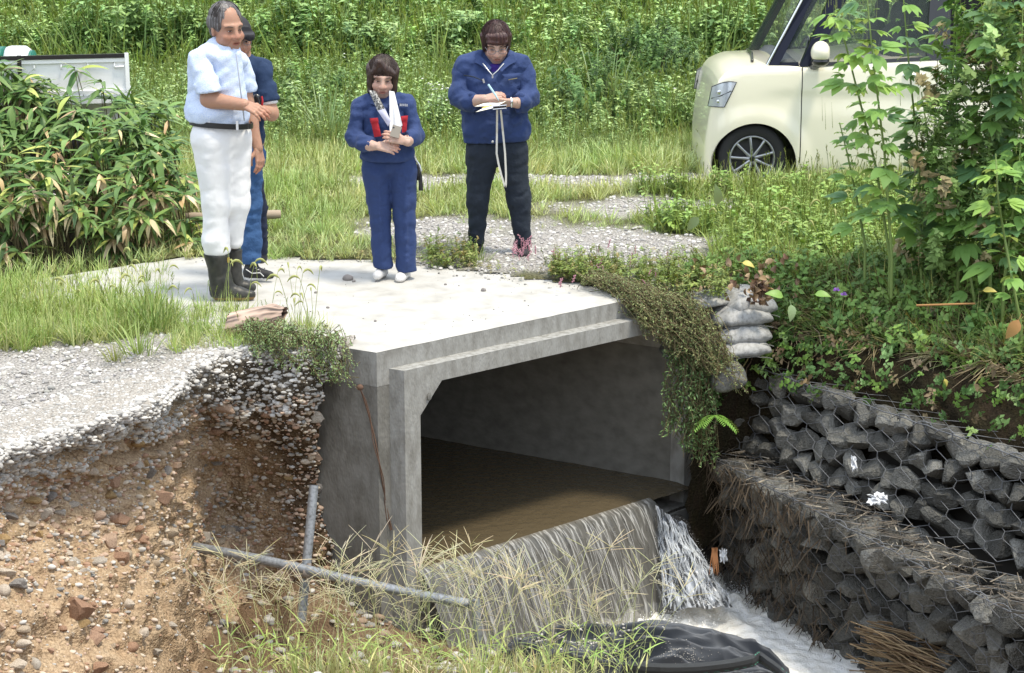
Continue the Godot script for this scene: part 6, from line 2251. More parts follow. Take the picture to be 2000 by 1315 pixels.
# ---------------------------------------------------------------- small things
func build_small_things() -> void:
	var galv := mat("galvanised pipe", lin(0.42, 0.45, 0.49), 0.45, {"metal": 0.4, "tex": noise_tex(0.03, [[0.0, Color(0.55, 0.53, 0.5)], [0.4, Color(0.85, 0.85, 0.85)], [1.0, Color(1, 1, 1)]], 4, 256, 91), "scale": 5.0})
	var hole := mat("pipe hollow shade", lin(0.02, 0.02, 0.02), 0.9)
	var a := far(613, 948, 9.62)
	var b := far(588, 1215, 9.42)
	var o := thing("steel_pipe", "grey galvanised pipe standing upright beside the culvert wall", "pipe", b)
	var s := Shape.new()
	s.tube([b - b, (a - b) * 0.5, a - b], 0.026, 16)
	part(o, "pipe_wall", s, galv)
	var h := Shape.new()
	var up := (a - b).normalized()
	h.tube([a - b + up * 0.001, a - b + up * 0.002], 0.021, 16)  # disc on the closed end, coloured as the shade in the hollow
	part(o, "pipe_mouth_shade", h, hole)
	var c := far(375, 1068, 9.75)
	var e := far(915, 1180, 9.02)
	var o2 := thing("steel_pipe", "grey galvanised pipe lying across the bank from the eroded earth towards the waterfall", "pipe", c)
	var s2 := Shape.new()
	var pts := []
	for k in 9:
		pts.append((e - c) * (k / 8.0) + Vector3(0, 0.008 * sin(k * 0.8), 0))
	s2.tube(pts, 0.027, 16)
	part(o2, "pipe_wall", s2, galv)
	var cl := Shape.new()
	var cp := far(603, 1117, 9.44) - c
	cl.tube([cp + Vector3(-0.03, 0.0, 0.0), cp + Vector3(0.03, -0.01, 0.0)], 0.036, 12)
	cl.tube([cp + Vector3(0, 0.04, -0.02), cp + Vector3(0, -0.045, 0.02)], 0.014, 8)
	part(o2, "clamp", cl, mat("rusty clamp", lin(0.25, 0.21, 0.18), 0.7))
	var f := far(928, 1178, 9.0)
	var o3 := thing("steel_pipe", "short upright grey pipe stub hidden in grass at the end of the lying pipe", "pipe", f)
	var s3 := Shape.new()
	s3.tube([Vector3(0, 0.02, 0), Vector3(0.015, -0.2, 0.02)], 0.025, 14)
	part(o3, "pipe_wall", s3, galv)
	# lump of earth gripping the buried end
	# weathered log chunk on the edge of the slab
	var l0 := far(452, 634, 10.28)
	var l1 := far(556, 612, 10.22)
	var lo := thing("log_chunk", "weathered split log chunk lying at the near edge of the slab", "log", l0)
	var lg := Shape.new()
	var ax := (l1 - l0).normalized()
	var sd := ax.cross(Vector3.UP).normalized()
	lg.grid(40, 30, func(u: float, v: float) -> Vector3:
		var t := u * TAU
		var r := 0.088 * (1.0 + 0.16 * noise.get_noise_2d(cos(t) * 1.2 + 3.0, sin(t) * 1.2) + 0.05 * noise.get_noise_2d(t * 6.0, v * 1.5)) * (1.0 - 0.5 * smoothstep(0.7, 1.0, v))
		var n := 0.5 + 0.5 * noise.get_noise_2d(t * 3.5, v * 1.2 + 8.0)
		lg.col = Color(0.09, 0.07, 0.06).lerp(Color(0.55, 0.40, 0.32), smoothstep(0.3, 0.6, n))
		return ax * (v * (l1 - l0).length() + 0.02 * noise.get_noise_2d(t * 2.0, 1.0)) + (sd * cos(t) * 1.1 + Vector3.UP * sin(t) * 0.85) * r)
	part(lo, "bark", lg, mat("log wood", Color.WHITE, 0.9, {"vc": true}))
	var en := Shape.new()
	en.grid(30, 3, func(u: float, v: float) -> Vector3:
		var t := u * TAU
		var r := 0.088 * v * (1.0 + 0.16 * noise.get_noise_2d(cos(t) * 1.2 + 3.0, sin(t) * 1.2))
		en.col = Color(0.20, 0.14, 0.08).lerp(Color(0.09, 0.07, 0.03), 0.5 + 0.5 * sin(v * 18.0))
		return -ax * 0.004 + (sd * cos(t) * 1.1 + Vector3.UP * sin(t) * 0.85) * r)
	part(lo, "cut_end", en, mat("log wood", Color.WHITE))
	var g0 := far(362, 424, 13.0)
	var g1 := far(548, 419, 13.15)
	var go := Shape.new()
	var gp := []
	for k in 12:
		gp.append(g0.lerp(g1, k / 11.0) - g0 + Vector3(0, 0.012 * noise.get_noise_2d(k * 0.5, 0), 0))
	go.tube(gp, [0.028, 0.03, 0.031, 0.03, 0.031, 0.032, 0.03, 0.031, 0.032, 0.031, 0.033, 0.03], 10)
	var gm := part(self, "bare_log", go, mat("bare wood", lin(0.34, 0.27, 0.20), 0.9))
	gm.position = g0
	tag(gm, "pale bare pole lying behind the slab at the foot of the bamboo grass", "log")
	# stones on the slab
	var pm := pebble_meshes(3, 200)
	var k2 := 0
	for q in [[679, 547, 11.0, "largest pebble on the slab left of the scarf woman's shoes"], [691, 551, 4.5, "small pebble just right of the largest one on the slab"], [617, 573, 4.0, "lone small pebble in the middle of the slab"], [735, 551, 3.0, "tiny pebble close to the scarf woman's shoe"], [870, 557, 3.5, "tiny pebble on the slab right of the scarf woman"], [944, 569, 6.0, "flat pebble on the slab towards its right edge"], [640, 602, 3.5, "tiny pebble near the log chunk on the slab"], [733, 628, 3.0, "tiny pebble low on the slab above the culvert corner"]]:
		var p := part(self, "pebble", pm[k2 % 3], mat("dark pebble", lin(0.22, 0.20, 0.19), 0.85))
		p.position = on(q[0], q[1], 0.0) + Vector3(0, q[2] / 310.0 * 0.35, 0)
		p.scale = Vector3.ONE * q[2] / 310.0
		p.rotation.y = k2
		tag(p, q[3], "pebble", "pebbles lying on the slab")
		k2 += 1
	var gx := []
	var gt := []
	for i in 420:
		var p := cul(rf(0.05, 2.4), 0.002, -rf(0.03, 1.0) * CUL_L)
		if i % 3 == 0: p = cul(2.06 + rf(-0.12, 0.1), 0.003, -rf(0.2, 2.1))
		elif i % 3 == 1: p = cul(lerpf(2.06, 1.42, rf(0, 1)) + rf(-0.1, 0.05), 0.003, 0) + EW * -lerpf(2.06, 3.0, rf(0, 1))
		var gs := 0.002 + 0.010 * pow(rf(0, 1), 4.0) * (1.0 if i % 3 == 0 else 0.6)
		gx.append(Transform3D(Basis.from_euler(Vector3(rf(0, 6), rf(0, 6), 0)).scaled(Vector3(gs, gs * 0.7, gs)), p))
		var gr := rf(0.12, 0.4)
		gt.append(Color(gr, gr * 0.97, gr * 0.92))
	scatter("deck_grit", "fine grit and crumbs scattered over the concrete slab", "grit", pm[0], mat("pebble", Color.WHITE), gx, gt)
	build_black_bag()


func build_black_bag() -> void:
	var top := [[985, 1272], [1040, 1245], [1100, 1232], [1160, 1228], [1220, 1222], [1290, 1211], [1350, 1220], [1410, 1238], [1470, 1252], [1505, 1275], [1535, 1312], [1550, 1345]]
	var o := thing("black_sandbag", "large black woven sandbag lying between the grass and the foaming water", "sandbag", far(1270, 1290, 9.35))
	var s := Shape.new()
	var fn := FastNoiseLite.new()
	fn.seed = 12
	fn.frequency = 1.0
	fn.fractal_octaves = 1
	var surf := func(u: float, v: float) -> Vector3:
		var x := u * 11.0
		var i := mini(int(x), 10)
		var tx := lerpf(top[i][0], top[i + 1][0], x - i)
		var ty := lerpf(top[i][1], top[i + 1][1], x - i)
		var px := lerpf(tx, lerpf(960, 1580, u), v)
		var py := lerpf(ty, 1440.0, pow(v, 1.15))
		var d := lerpf(9.72, 9.05, pow(v, 0.8)) - 0.06 * sin(PI * u)
		var p := far(px, py, d)
		var edge := smoothstep(0.0, 0.06, v)
		var fold := 0.07 * (1.0 - absf(fn.get_noise_2d(u * 2.2 + v * 1.5, v * 4.0 - u * 1.5)) * 2.6) + 0.022 * (1.0 - absf(fn.get_noise_2d(u * 5.0 - v * 2.0 + 9.0, v * 9.0)) * 2.6)
		fold += 0.05 * exp(-pow((v - 0.2 - 0.25 * u) / 0.05, 2.0)) * smoothstep(0.4, 0.9, u)
		return p + Vector3(0, 0.9, 0.4) * fold * edge * (1.0 + 0.8 * smoothstep(0.3, 0.0, u)) + Vector3(0, -0.3, 0) * (1.0 - smoothstep(0.0, 0.02, v))
	s.grid(190, 110, func(u: float, v: float) -> Vector3: return surf.call(u, v) - o.position)
	part(o, "bag_cloth", s, mat("black woven plastic", lin(0.085, 0.092, 0.105), 0.55, {"bump": noise_tex(0.2, [], 2, 256, 95, FastNoiseLite.TYPE_CELLULAR), "bump_cm": 0.12, "scale": 5.0, "spec": 0.4}))
	var strap := Shape.new()
	var path := [[1215, 1300, 9.2], [1290, 1305, 9.12], [1360, 1304, 9.1], [1425, 1297, 9.1], [1470, 1288, 9.13], [1483, 1281, 9.2], [1500, 1292, 9.16], [1522, 1308, 9.12], [1545, 1330, 9.1]]
	var green := Shape.new()
	var prevp := []
	for k in 49:
		var x := k / 48.0 * 8.0
		var i := mini(int(x), 7)
		var row := []
		for e in 4:
			var q := far(cr(path[maxi(i - 1, 0)][0] as float, path[i][0] as float, path[i + 1][0] as float, path[mini(i + 2, 8)][0] as float, x - i), cr(path[maxi(i - 1, 0)][1] as float, path[i][1] as float, path[i + 1][1] as float, path[mini(i + 2, 8)][1] as float, x - i) - 9.0 + 8.0 * e, lerpf(path[i][2], path[i + 1][2], x - i) - 0.02 * sin(e * PI / 3.0) - 0.05)
			row.append(q - o.position)
		if prevp.size():
			for e in 3:
				strap.quad(prevp[e], row[e], row[e + 1], prevp[e + 1])
			if k % 2 == 0:
				for e in [0, 3]:
					var aa: Vector3 = prevp[e].lerp(prevp[3 - e], 0.12) + Vector3(0, 0.002, 0.004)
					var bb: Vector3 = row[e].lerp(row[3 - e], 0.12) + Vector3(0, 0.002, 0.004)
					green.tube([aa, bb], 0.0022, 4)
		prevp = row
	var st := part(o, "webbing_strap", strap, mat("black webbing", lin(0.05, 0.055, 0.06), 0.7, {"bump": noise_tex(0.15, [], 1, 256, 96), "bump_cm": 0.4, "scale": 12.0}))
	part(st, "green_thread", green, mat("green thread", lin(0.10, 0.45, 0.32), 0.7))
	# white sand spilled in the folds
	var xf := []
	var tint := []
	for i in 900:
		var c: Array = [[0.55, 0.35, 0.035], [0.50, 0.55, 0.03], [0.2, 0.15, 0.08], [0.6, 0.4, 0.03]][i % 4]
		var p: Vector3 = surf.call(clampf(c[0] + rng.randfn() * c[2] * 1.6, 0, 1), clampf(c[1] + rng.randfn() * c[2], 0, 1))
		var sz := rf(0.0012, 0.003) if i % 4 != 2 else rf(0.003, 0.010)
		xf.append(Transform3D(Basis.from_euler(Vector3(rf(0, 6), rf(0, 6), 0)).scaled(Vector3.ONE * sz), p - o.position + Vector3(0, 0.004, 0.002)))
		var t := rf(0.3, 0.6)
		tint.append(Color(t, t * 0.96, t * 0.88))
	scatter("spilled_sand", "", "", pebble_meshes(1, 300)[0], mat("pebble", Color.WHITE), xf, tint, o)
	# pale broken lumps beside the bag
	var rk := rock_meshes(4, 97, 8)
	for i in 26:
		var q := far(rf(880, 1105), rf(1222, 1290), rf(9.1, 9.5))
		q.y = mound_y(q.x, q.z) + 0.03
		var dd := far(1000 + i, 1240, 9.3)
		var r := part(self, "rubble_lump", rk[i % 4], mat("pale rubble", lin(0.52, 0.51, 0.49), 0.9))
		r.position = q
		r.rotation = Vector3(rf(0, 6), rf(0, 6), 0)
		r.scale = Vector3.ONE * rf(0.02, 0.055)
		tag(r, "pale broken concrete lump among the grass beside the black sandbag", "rubble", "pale rubble beside the black sandbag")


# ---------------------------------------------------------------- plants
func leaf_mat(called: String, back := 0.6, rough := 0.55) -> StandardMaterial3D:
	return mat(called, Color.WHITE, rough, {"vc": true, "back": Color(back, back, back * 0.7), "spec": 0.35})


func tuft(n: int, hgt: float, spread: float, width: float, bend: float, tip: Color, base: Color, sd: int, heads := 0) -> ArrayMesh:
	var s := Shape.new()
	var r := RandomNumberGenerator.new()
	r.seed = sd
	for i in n:
		var a := r.randf() * TAU
		var lean := r.randf_range(0.05, 0.7)
		var dir := Vector3(cos(a) * lean, 1.0, sin(a) * lean).normalized()
		var side := Vector3(-sin(a), 0, cos(a)).rotated(Vector3.UP, r.randf_range(-0.8, 0.8))
		s.col = base.lerp(tip, r.randf())
		s.blade(Vector3(cos(a), 0, sin(a)) * spread * r.randf(), dir, side, hgt * r.randf_range(0.5, 1.1), width * r.randf_range(0.7, 1.3), bend * r.randf_range(0.4, 1.4), 3)
	for i in heads:
		var a := r.randf() * TAU
		var dir := Vector3(cos(a) * 0.25, 1.0, sin(a) * 0.25).normalized()
		var p := Vector3(cos(a), 0, sin(a)) * spread * r.randf()
		s.col = base.lerp(Color(0.4, 0.36, 0.16), 0.6)
		var q := p + dir * hgt * r.randf_range(1.0, 1.35)
		s.tube([p, q], width * 0.16, 3, false)
		for k in 9:
			var t := r.randf_range(0.0, 0.25)
			s.col = Color(0.38, 0.36, 0.15).lerp(Color(0.32, 0.40, 0.14), r.randf())
			var b := r.randf() * TAU
			s.blade(q - dir * hgt * t, (dir + Vector3(cos(b), 0.2, sin(b)) * 0.8).normalized(), Vector3(-sin(b), 0, cos(b)), hgt * r.randf_range(0.06, 0.13), width * 0.5, 0.1, 2)
	return s.mesh()


func sprig(n: int, size: float, lw: float, col_a: Color, col_b: Color, sd: int, tall := 1.0, ls := 1.0) -> ArrayMesh:   # a leafy shoot
	var s := Shape.new()
	var r := RandomNumberGenerator.new()
	r.seed = sd
	s.col = col_a * 0.9
	s.tube([Vector3.ZERO, Vector3(0.03, 0.5 * tall, 0.02) * size, Vector3(0.0, tall, 0.05) * size], [0.012 * size, 0.010 * size, 0.004 * size], 3, false)
	for i in n:
		var t := r.randf_range(0.15, 1.0)
		var a := r.randf() * TAU
		var dir := Vector3(cos(a), r.randf_range(-0.1, 0.8), sin(a)).normalized()
		s.col = col_a.lerp(col_b, r.randf())
		s.leaf(Vector3(0.02, t * tall, 0.03) * size, dir, Vector3.UP, ls * size * r.randf_range(0.22, 0.42) * (1.15 - 0.5 * t), ls * size * lw * r.randf_range(0.8, 1.2), 0.5, 2, 0.2)
	return s.mesh()


func free_ground(x: float, z: float) -> bool:
	var q := cul_uw(x, z)
	if Geometry2D.is_point_in_polygon(Vector2(x, z), pit): return false
	return true


func upright(yaw: float, s: float, lean := 0.15) -> Basis:
	return (Basis(Vector3.UP, yaw) * Basis(Vector3.RIGHT, rf(-lean, lean))).scaled(Vector3(s, s, s))


func vary(c: Color, amt: float) -> Color:
	var k := 1.0 + rf(-amt, amt)
	k *= 1.55
	return Color(c.r * k * (1.0 + rf(-0.08, 0.08)), c.g * k, c.b * k * (1.1 + rf(-0.15, 0.15)))


func build_far_plants() -> void:
	var gm := leaf_mat("grass blade", 0.7)
	var lm := leaf_mat("weed leaf", 0.6)
	var W1 := Color(1, 1, 1)
	var light := Color(0.29, 0.385, 0.145)
	var green := Color(0.18, 0.275, 0.09)
	var dry := Color(0.42, 0.40, 0.20)
	# short dry grass of the field and track
	for k in 3:
		var m := tuft(9, 0.20, 0.06, 0.009, 0.7, W1, Color(0.75, 0.8, 0.7), 400 + k, 1 if k == 0 else 0)
		var xf := []
		var tint := []
		for i in 5600:
			var d := 12.2 + 5.3 * pow(rf(0, 1), 0.9)
			var x := rf(-0.31, 0.31) * d
			if not free_ground(x, -d): continue
			var g := gravel_at(x, -d)
			if rf(0, 1) < g * 0.985 + 0.02: continue
			if d < 13.2 and rf(0, 1) < 0.35: continue
			var n := 0.5 + 0.5 * noise.get_noise_2d(x * 0.9, d * 0.9)
			var s := rf(0.55, 1.25) * (1.0 - 0.5 * smoothstep(0.1, 0.6, g)) * lerpf(0.75, 1.2, n) * lerpf(0.7, 1.15, smoothstep(13.0, 16.0, d))
			xf.append(Transform3D(upright(rf(0, TAU), s), Vector3(x, ground_y(x, -d) - 0.01, -d)))
			tint.append(vary(light.lerp(dry, clampf(1.0 - n * 1.1 + rf(-0.3, 0.3), 0, 1)), 0.2))
		scatter("dry_grass", "short yellowish green grass growing over the gravel track and field edge", "grass", m, gm, xf, tint)
	# taller light green meadow weeds
	for k in 3:
		var m := tuft(10, 0.42, 0.09, 0.013, 0.55, W1, Color(0.8, 0.85, 0.75), 420 + k, 2)
		var m2 := sprig(34, 0.42, 0.11, Color(0.8, 0.8, 0.8), W1, 430 + k, 1.0, 0.6)
		var xf := []
		var tint := []
		var xf2 := []
		var tint2 := []
		for i in 4600:
			var d := 15.6 + 7.0 * rf(0, 1)
			var x := rf(-0.31, 0.31) * d
			if x > 1.3 and d < 16.9: continue
			if gravel_at(x, -d) > 0.4: continue
			var n := 0.5 + 0.5 * noise.get_noise_2d(x * 0.6 + 20.0, d * 0.6)
			var s := rf(0.6, 1.3) * lerpf(0.7, 1.2, n) * smoothstep(15.2, 17.0, d)
			var t := Transform3D(upright(rf(0, TAU), s), Vector3(x, ground_y(x, -d) - 0.01, -d))
			if rf(0, 1) < lerpf(0.75, 0.15, n):
				xf.append(t)
				tint.append(vary(light.lerp(dry, 0.35 * rf(0, 1)), 0.2))
			else:
				xf2.append(t)
				tint2.append(vary(light.lerp(green, n * rf(0.2, 0.9)), 0.2))
		scatter("meadow_grass", "tall light green meadow grass between the track and the hillside", "grass", m, gm, xf, tint)
		scatter("meadow_weeds", "leafy light green weeds mixed into the meadow grass", "weeds", m2, lm, xf2, tint2)
	# hillside undergrowth
	for k in 4:
		var m := sprig(52, 0.55, 0.13, Color(0.75, 0.8, 0.75), W1, 440 + k, 1.0, 0.5)
		var mg := tuft(9, 0.6, 0.12, 0.016, 0.6, W1, Color(0.8, 0.85, 0.75), 450 + k, 2)
		var xf := []
		var tint := []
		var xg := []
		var tg := []
		for i in 4600:
			var d := 20.2 + 9.5 * pow(rf(0, 1), 1.3)
			var x := rf(-0.33, 0.33) * d
			var n := 0.5 + 0.5 * noise.get_noise_2d(x * 0.45 + 60.0, d * 0.55)
			var n2 := 0.5 + 0.5 * noise.get_noise_2d(x * 1.1, d * 1.1 + 33.0)
			if n2 < 0.22: continue
			if x < -0.135 * d and d > 22.3 and rf(0, 1) < 0.8: continue
			var s := rf(0.7, 1.3) * lerpf(0.75, 1.6, n)
			var t := Transform3D(upright(rf(0, TAU), s, 0.3), Vector3(x, ground_y(x, -d) + 0.25 * (n2 - 0.4), -d))
			var c := light.lerp(green, smoothstep(0.25, 0.7, n + 0.3 * (n2 - 0.5))).lerp(Color(0.10, 0.17, 0.055), 0.45 * smoothstep(0.55, 0.78, 0.5 + 0.5 * noise.get_noise_2d(x * 0.8 + 11.0, d * 1.3)))  # noise patches darkened to paint shaded recesses between the clumps
			c = c * 1.15
			if rf(0, 1) < 0.3:
				xg.append(t); tg.append(vary(c.lerp(dry, 0.25), 0.22))
			else:
				xf.append(t); tint.append(vary(c, 0.25))
		scatter("hillside_weeds", "dense leafy weeds covering the hillside behind the field", "weeds", m, lm, xf, tint)
		scatter("hillside_grass", "tall seeding grass standing among the hillside weeds", "grass", mg, gm, xg, tg)
	# bushes one can tell apart
	for b in [
		[1255, 205, 18.6, 0.62, 0.85, Color(0.075, 0.135, 0.035), "rounded dark green bush in the field between the writer and the car"],
		[1150, 260, 17.4, 0.50, 0.55, Color(0.11, 0.18, 0.05), "low weedy bush right of the writer's elbow"],
		[640, 110, 21.4, 0.75, 0.75, Color(0.055, 0.10, 0.028), "dark bush on the hill foot above the capped man"],
		[500, 95, 22.4, 0.8, 0.8, Color(0.13, 0.20, 0.06), "pale green bush directly behind the pointing man's head"],
		[330, 105, 21.0, 0.6, 0.6, Color(0.10, 0.16, 0.045), "bush behind the right end of the truck bed"],
		[820, 75, 23.4, 0.9, 0.9, Color(0.12, 0.20, 0.05), "light bush on the slope above the scarf woman"],
		[930, 40, 24.3, 0.8, 0.9, Color(0.04, 0.08, 0.02), "bush darkened as a shaded pocket on the slope behind the writer's head"],  # leaf colour lowered to paint a pocket of shade
		[1090, 75, 23.0, 1.0, 1.0, Color(0.10, 0.17, 0.045), "broad bush on the slope right of the writer's head"],
		[1270, 65, 23.6, 1.1, 1.1, Color(0.11, 0.18, 0.05), "broad mid-green bush on the slope left of the car"],
		[1420, 55, 23.0, 1.0, 1.2, Color(0.045, 0.08, 0.022), "tangled bush darkened as a shaded pocket on the slope above the car bonnet"],  # shade painted into the foliage tone here too
		[1330, 150, 19.8, 0.5, 0.5, Color(0.14, 0.21, 0.07), "small pale bush touching the car's headlight in view"],
		[600, 215, 17.8, 0.45, 0.5, Color(0.12, 0.19, 0.05), "leafy clump in the meadow left of the scarf woman"],
		[150, 55, 22.8, 1.0, 0.9, Color(0.27, 0.31, 0.12), "yellowish green mound of weeds above the truck"],
		[1560, 60, 22.5, 0.9, 1.2, Color(0.10, 0.17, 0.045), "green bush seen through the car's front windows"]]:
		bush(b)
	# pampas-like grass: a clump in the field, and the dark reeds at the top of the hill
	var bl := Shape.new()
	for i in 60:
		var a := rf(0, TAU)
		bl.col = Color(0.16, 0.26, 0.10).lerp(Color(0.34, 0.42, 0.24), rf(0, 1))
		var ln := rf(0.05, 0.75)
		bl.blade(Vector3(rf(-0.1, 0.1), 0, rf(-0.1, 0.1)), Vector3(cos(a) * ln, 1, sin(a) * ln), Vector3(-sin(a), 0, cos(a)), rf(0.5, 1.05), 0.022, rf(0.3, 1.3), 6)
	for q in [[1185, 275, 17.2, 1.0, "clump of long arching grass blades standing in the field right of the writer"], [1375, 135, 20.0, 0.8, "small clump of long pale grass blades on the field above the car's headlight"], [640, 255, 16.6, 0.7, "clump of arching grass in the meadow between the capped man and the scarf woman"]]:
		var p := far(q[0], q[1], q[2])
		var o := thing("tall_grass_clump", q[4], "grass clump", Vector3(p.x, ground_y(p.x, p.z), p.z), "tall grass clumps in the field")
		var m := part(o, "blades", bl, gm)
		m.scale = Vector3.ONE * q[3]
		m.set_meta("kind", "stuff")
	var rb := Shape.new()
	for i in 16:
		var a := rf(0, TAU)
		rb.col = Color(0.8, 0.85, 0.75).lerp(Color.WHITE, rf(0, 1))
		rb.blade(Vector3(rf(-0.1, 0.1), 0, rf(-0.1, 0.1)), Vector3(cos(a) * 0.35, 1, sin(a) * 0.35), Vector3(-sin(a), 0, cos(a)), rf(1.0, 1.8), 0.035, rf(0.4, 1.6), 7)
	var rm := rb.mesh()
	var xr := []
	var tr := []
	for i in 520:
		var d := rf(23.2, 27.0)
		var x := rf(-0.33, -0.135) * d
		xr.append(Transform3D(upright(rf(0, TAU), rf(0.7, 1.15), 0.2), Vector3(x, ground_y(x, -d) + 0.1, -d)))
		tr.append(vary(Color(0.075, 0.12, 0.045) if rf(0, 1) < 0.8 else Color(0.24, 0.2, 0.12), 0.25))
	scatter("hill_reeds", "dark stand of long-leaved reeds at the top left of the hillside", "reeds", rm, gm, xr, tr)
	# small white flowers
	var fl := Shape.new()
	fl.ball(Vector3.ZERO, Vector3.ONE, Basis.IDENTITY, 6, 4)
	var xw := []
	var tw := []
	for i in 260:
		var p := far(rf(835, 905), rf(205, 245), 17.2 + rf(-0.5, 0.5))
		if i % 3 == 0: p = far(rf(560, 1350), rf(120, 290), rf(17.0, 20.0))
		var gy := ground_y(p.x, p.z)
		p.y = gy + rf(0.25, 0.5)
		var s := rf(0.007, 0.014)
		xw.append(Transform3D(Basis.IDENTITY.scaled(Vector3(s, s * 0.6, s)), p))
		tw.append(Color(0.75, 0.75, 0.7))
	scatter("white_flowers", "tiny white flower heads among the meadow weeds", "flowers", fl.mesh(), mat("petal", Color.WHITE, 0.7, {"vc": true}), xw, tw)
	build_bamboo_grass()


func bush(b: Array) -> void:
	var p := far(b[0], b[1], b[2])
	var gy := ground_y(p.x, p.z)
	var o := thing("bush", b[6], "bush", Vector3(p.x, gy, p.z), "bushes behind the track")
	var lm := leaf_mat("weed leaf")
	var m := sprig(36, 0.30, 0.15, Color(0.75, 0.8, 0.75), Color(1, 1, 1), int(b[0]), 1.0, 0.62)
	var xf := []
	var tint := []
	var r: float = b[3]
	var h: float = b[4]
	for i in int(260 * r):
		var a := rf(0, TAU)
		var e := asin(rf(-0.1, 1.0))
		var dir := Vector3(cos(a) * cos(e), sin(e), sin(a) * cos(e))
		var rr := r * (0.8 + 0.35 * noise.get_noise_3dv(dir * 2.0 + o.position)) * pow(rf(0.35, 1.0), 0.5)
		var q := Vector3(dir.x * rr, dir.y * rr * h / r + 0.08, dir.z * rr)
		var bs := Basis(Quaternion(Vector3.UP, (dir + Vector3(0, 0.7, 0)).normalized())) * Basis(Vector3.UP, rf(0, TAU))
		xf.append(Transform3D(bs.scaled(Vector3.ONE * rf(0.7, 1.3)), q))
		tint.append(vary(b[5], 0.3))
	scatter("foliage", "", "", m, lm, xf, tint, o)
	var st := Shape.new()
	for i in 7:
		var a := rf(0, TAU)
		st.tube([Vector3.ZERO, Vector3(cos(a) * r * 0.25, h * 0.4, sin(a) * r * 0.25), Vector3(cos(a) * r * 0.6, h * 0.8, sin(a) * r * 0.6)], [0.014, 0.01, 0.004], 4, false)
	part(o, "stem", st, mat("bush stem", lin(0.10, 0.08, 0.05), 0.9))


func build_bamboo_grass() -> void:
	var base := on(170, 520, -0.2)
	base.z = -13.2
	base.y = -0.6
	var o := thing("bamboo_grass", "dense clump of broad-leaved bamboo grass behind the slab in front of the truck", "bamboo grass", base)
	var lm := leaf_mat("bamboo leaf", 0.45, 0.42)
	var leaves := []
	var v := []
	for k in 4:
		var s := Shape.new()
		s.leaf(Vector3.ZERO, Vector3(0, 0.1, 1), Vector3.UP, 1.0, 0.15 + 0.018 * k, 0.25 + 0.4 * k, 6, 0.14, 0.33)
		v.append(s.mesh())
	var stems := Shape.new()
	for i in 880:
		var py := rf(128, 525)
		var right := 250.0
		for q in [[128, 230], [180, 262], [205, 345], [260, 355], [330, 385], [430, 398], [525, 400]]:
			if py >= q[0]: right = q[1]
		var px := rf(-70, right - 14)
		if py < 168 and rf(0, 1) < 0.45 * smoothstep(150, 250, px) + smoothstep(60.0, 250.0, px) * smoothstep(168, 135, py): continue
		if py < 172 and px > 70 and rf(0, 1) < 0.8: continue
		if py < 145 and rf(0, 1) < 0.5: continue
		if py > 440 and px > 45 and px < 170 and rf(0, 1) < 0.93: continue
		if py > 495 and rf(0, 1) < 0.6: continue
		var hole := noise.get_noise_2d(px * 0.012, py * 0.014)
		if hole < -0.27: continue
		var depth := 0.45 * pow(rf(0, 1), 1.5)
		var d := lerpf(13.75, 12.55, smoothstep(130.0, 420.0, py)) + 0.25 * noise.get_noise_2d(px * 0.01, py * 0.012 + 40.0) + depth
		if px > 300: d += 0.002 * (px - 300)
		var p := far(px, py, d)
		var main := Vector3(rf(-1, 1), rf(-0.15, 0.5), rf(0.1, 1.0)).normalized()
		stems.tube([p - base + Vector3(rf(-0.05, 0.05), -rf(0.3, 0.6), -0.1), p - base], [0.004, 0.003], 4, false)
		var n := rng.randi_range(4, 6)
		for j in n:
			var a := (j - (n - 1) * 0.5) * rf(0.3, 0.95)
			var dir := main.rotated(Vector3.UP, a * 1.2) + Vector3(rf(-0.2, 0.2), rf(-0.5, 0.45), rf(-0.2, 0.2))
			var c := Color(0.055, 0.11, 0.028).lerp(Color(0.11, 0.17, 0.045), rf(0, 1))
			var kind := rf(0, 1)
			var ln := rf(0.14, 0.26)
			if kind < 0.08: c = Color(0.26, 0.30, 0.075)
			elif kind < 0.08 + lerpf(0.06, 0.30, smoothstep(230.0, 400.0, py)):
				c = Color(0.50, 0.40, 0.22).lerp(Color(0.30, 0.2, 0.1), rf(0, 1))
				dir.y -= 0.9
				ln *= 0.8
			leaves.append([d, p - base, dir.normalized(), ln, c, rng.randi() % 4])
	leaves.sort_custom(func(a, b): return a[0] < b[0])
	var xf := [[], [], [], []]
	var tint := [[], [], [], []]
	var bm := []
	for k in 7:
		var c: Color = [Color(0.085, 0.165, 0.04), Color(0.12, 0.215, 0.055), Color(0.18, 0.28, 0.075), Color(0.07, 0.14, 0.05), Color(0.34, 0.39, 0.10), Color(0.60, 0.50, 0.30), Color(0.42, 0.30, 0.17)][k]
		bm.append(mat("bamboo leaf %d" % k, lin(c.r, c.g, c.b), 0.42, {"back": Color(0.45, 0.45, 0.3), "spec": 0.45}))
	for i in leaves.size():
		var l: Array = leaves[i]
		var t := Transform3D(Basis.looking_at(-l[2], Vector3(rf(-0.4, 0.4), 1, rf(0.0, 0.5)).normalized()).scaled_local(Vector3(l[3] * 1.05, l[3], l[3])), l[1])
		if i < 300:
			var c: Color = l[4]
			var k := 4 if c.r > 0.22 and c.g > c.r else (5 if c.r > 0.4 else (6 if c.r > c.g else rng.randi() % 4))
			var m := part(o, "leaf", v[l[5]], bm[k])
			m.transform = t
		else:
			xf[l[5]].append(t)
			tint[l[5]].append(vary(l[4], 0.15))
	for k in 4:
		scatter("leaves", "", "", v[k], lm, xf[k], tint[k], o)
	var sm := part(o, "stems", stems, mat("bamboo stem", lin(0.16, 0.13, 0.06), 0.8))
	sm.set_meta("kind", "stuff")


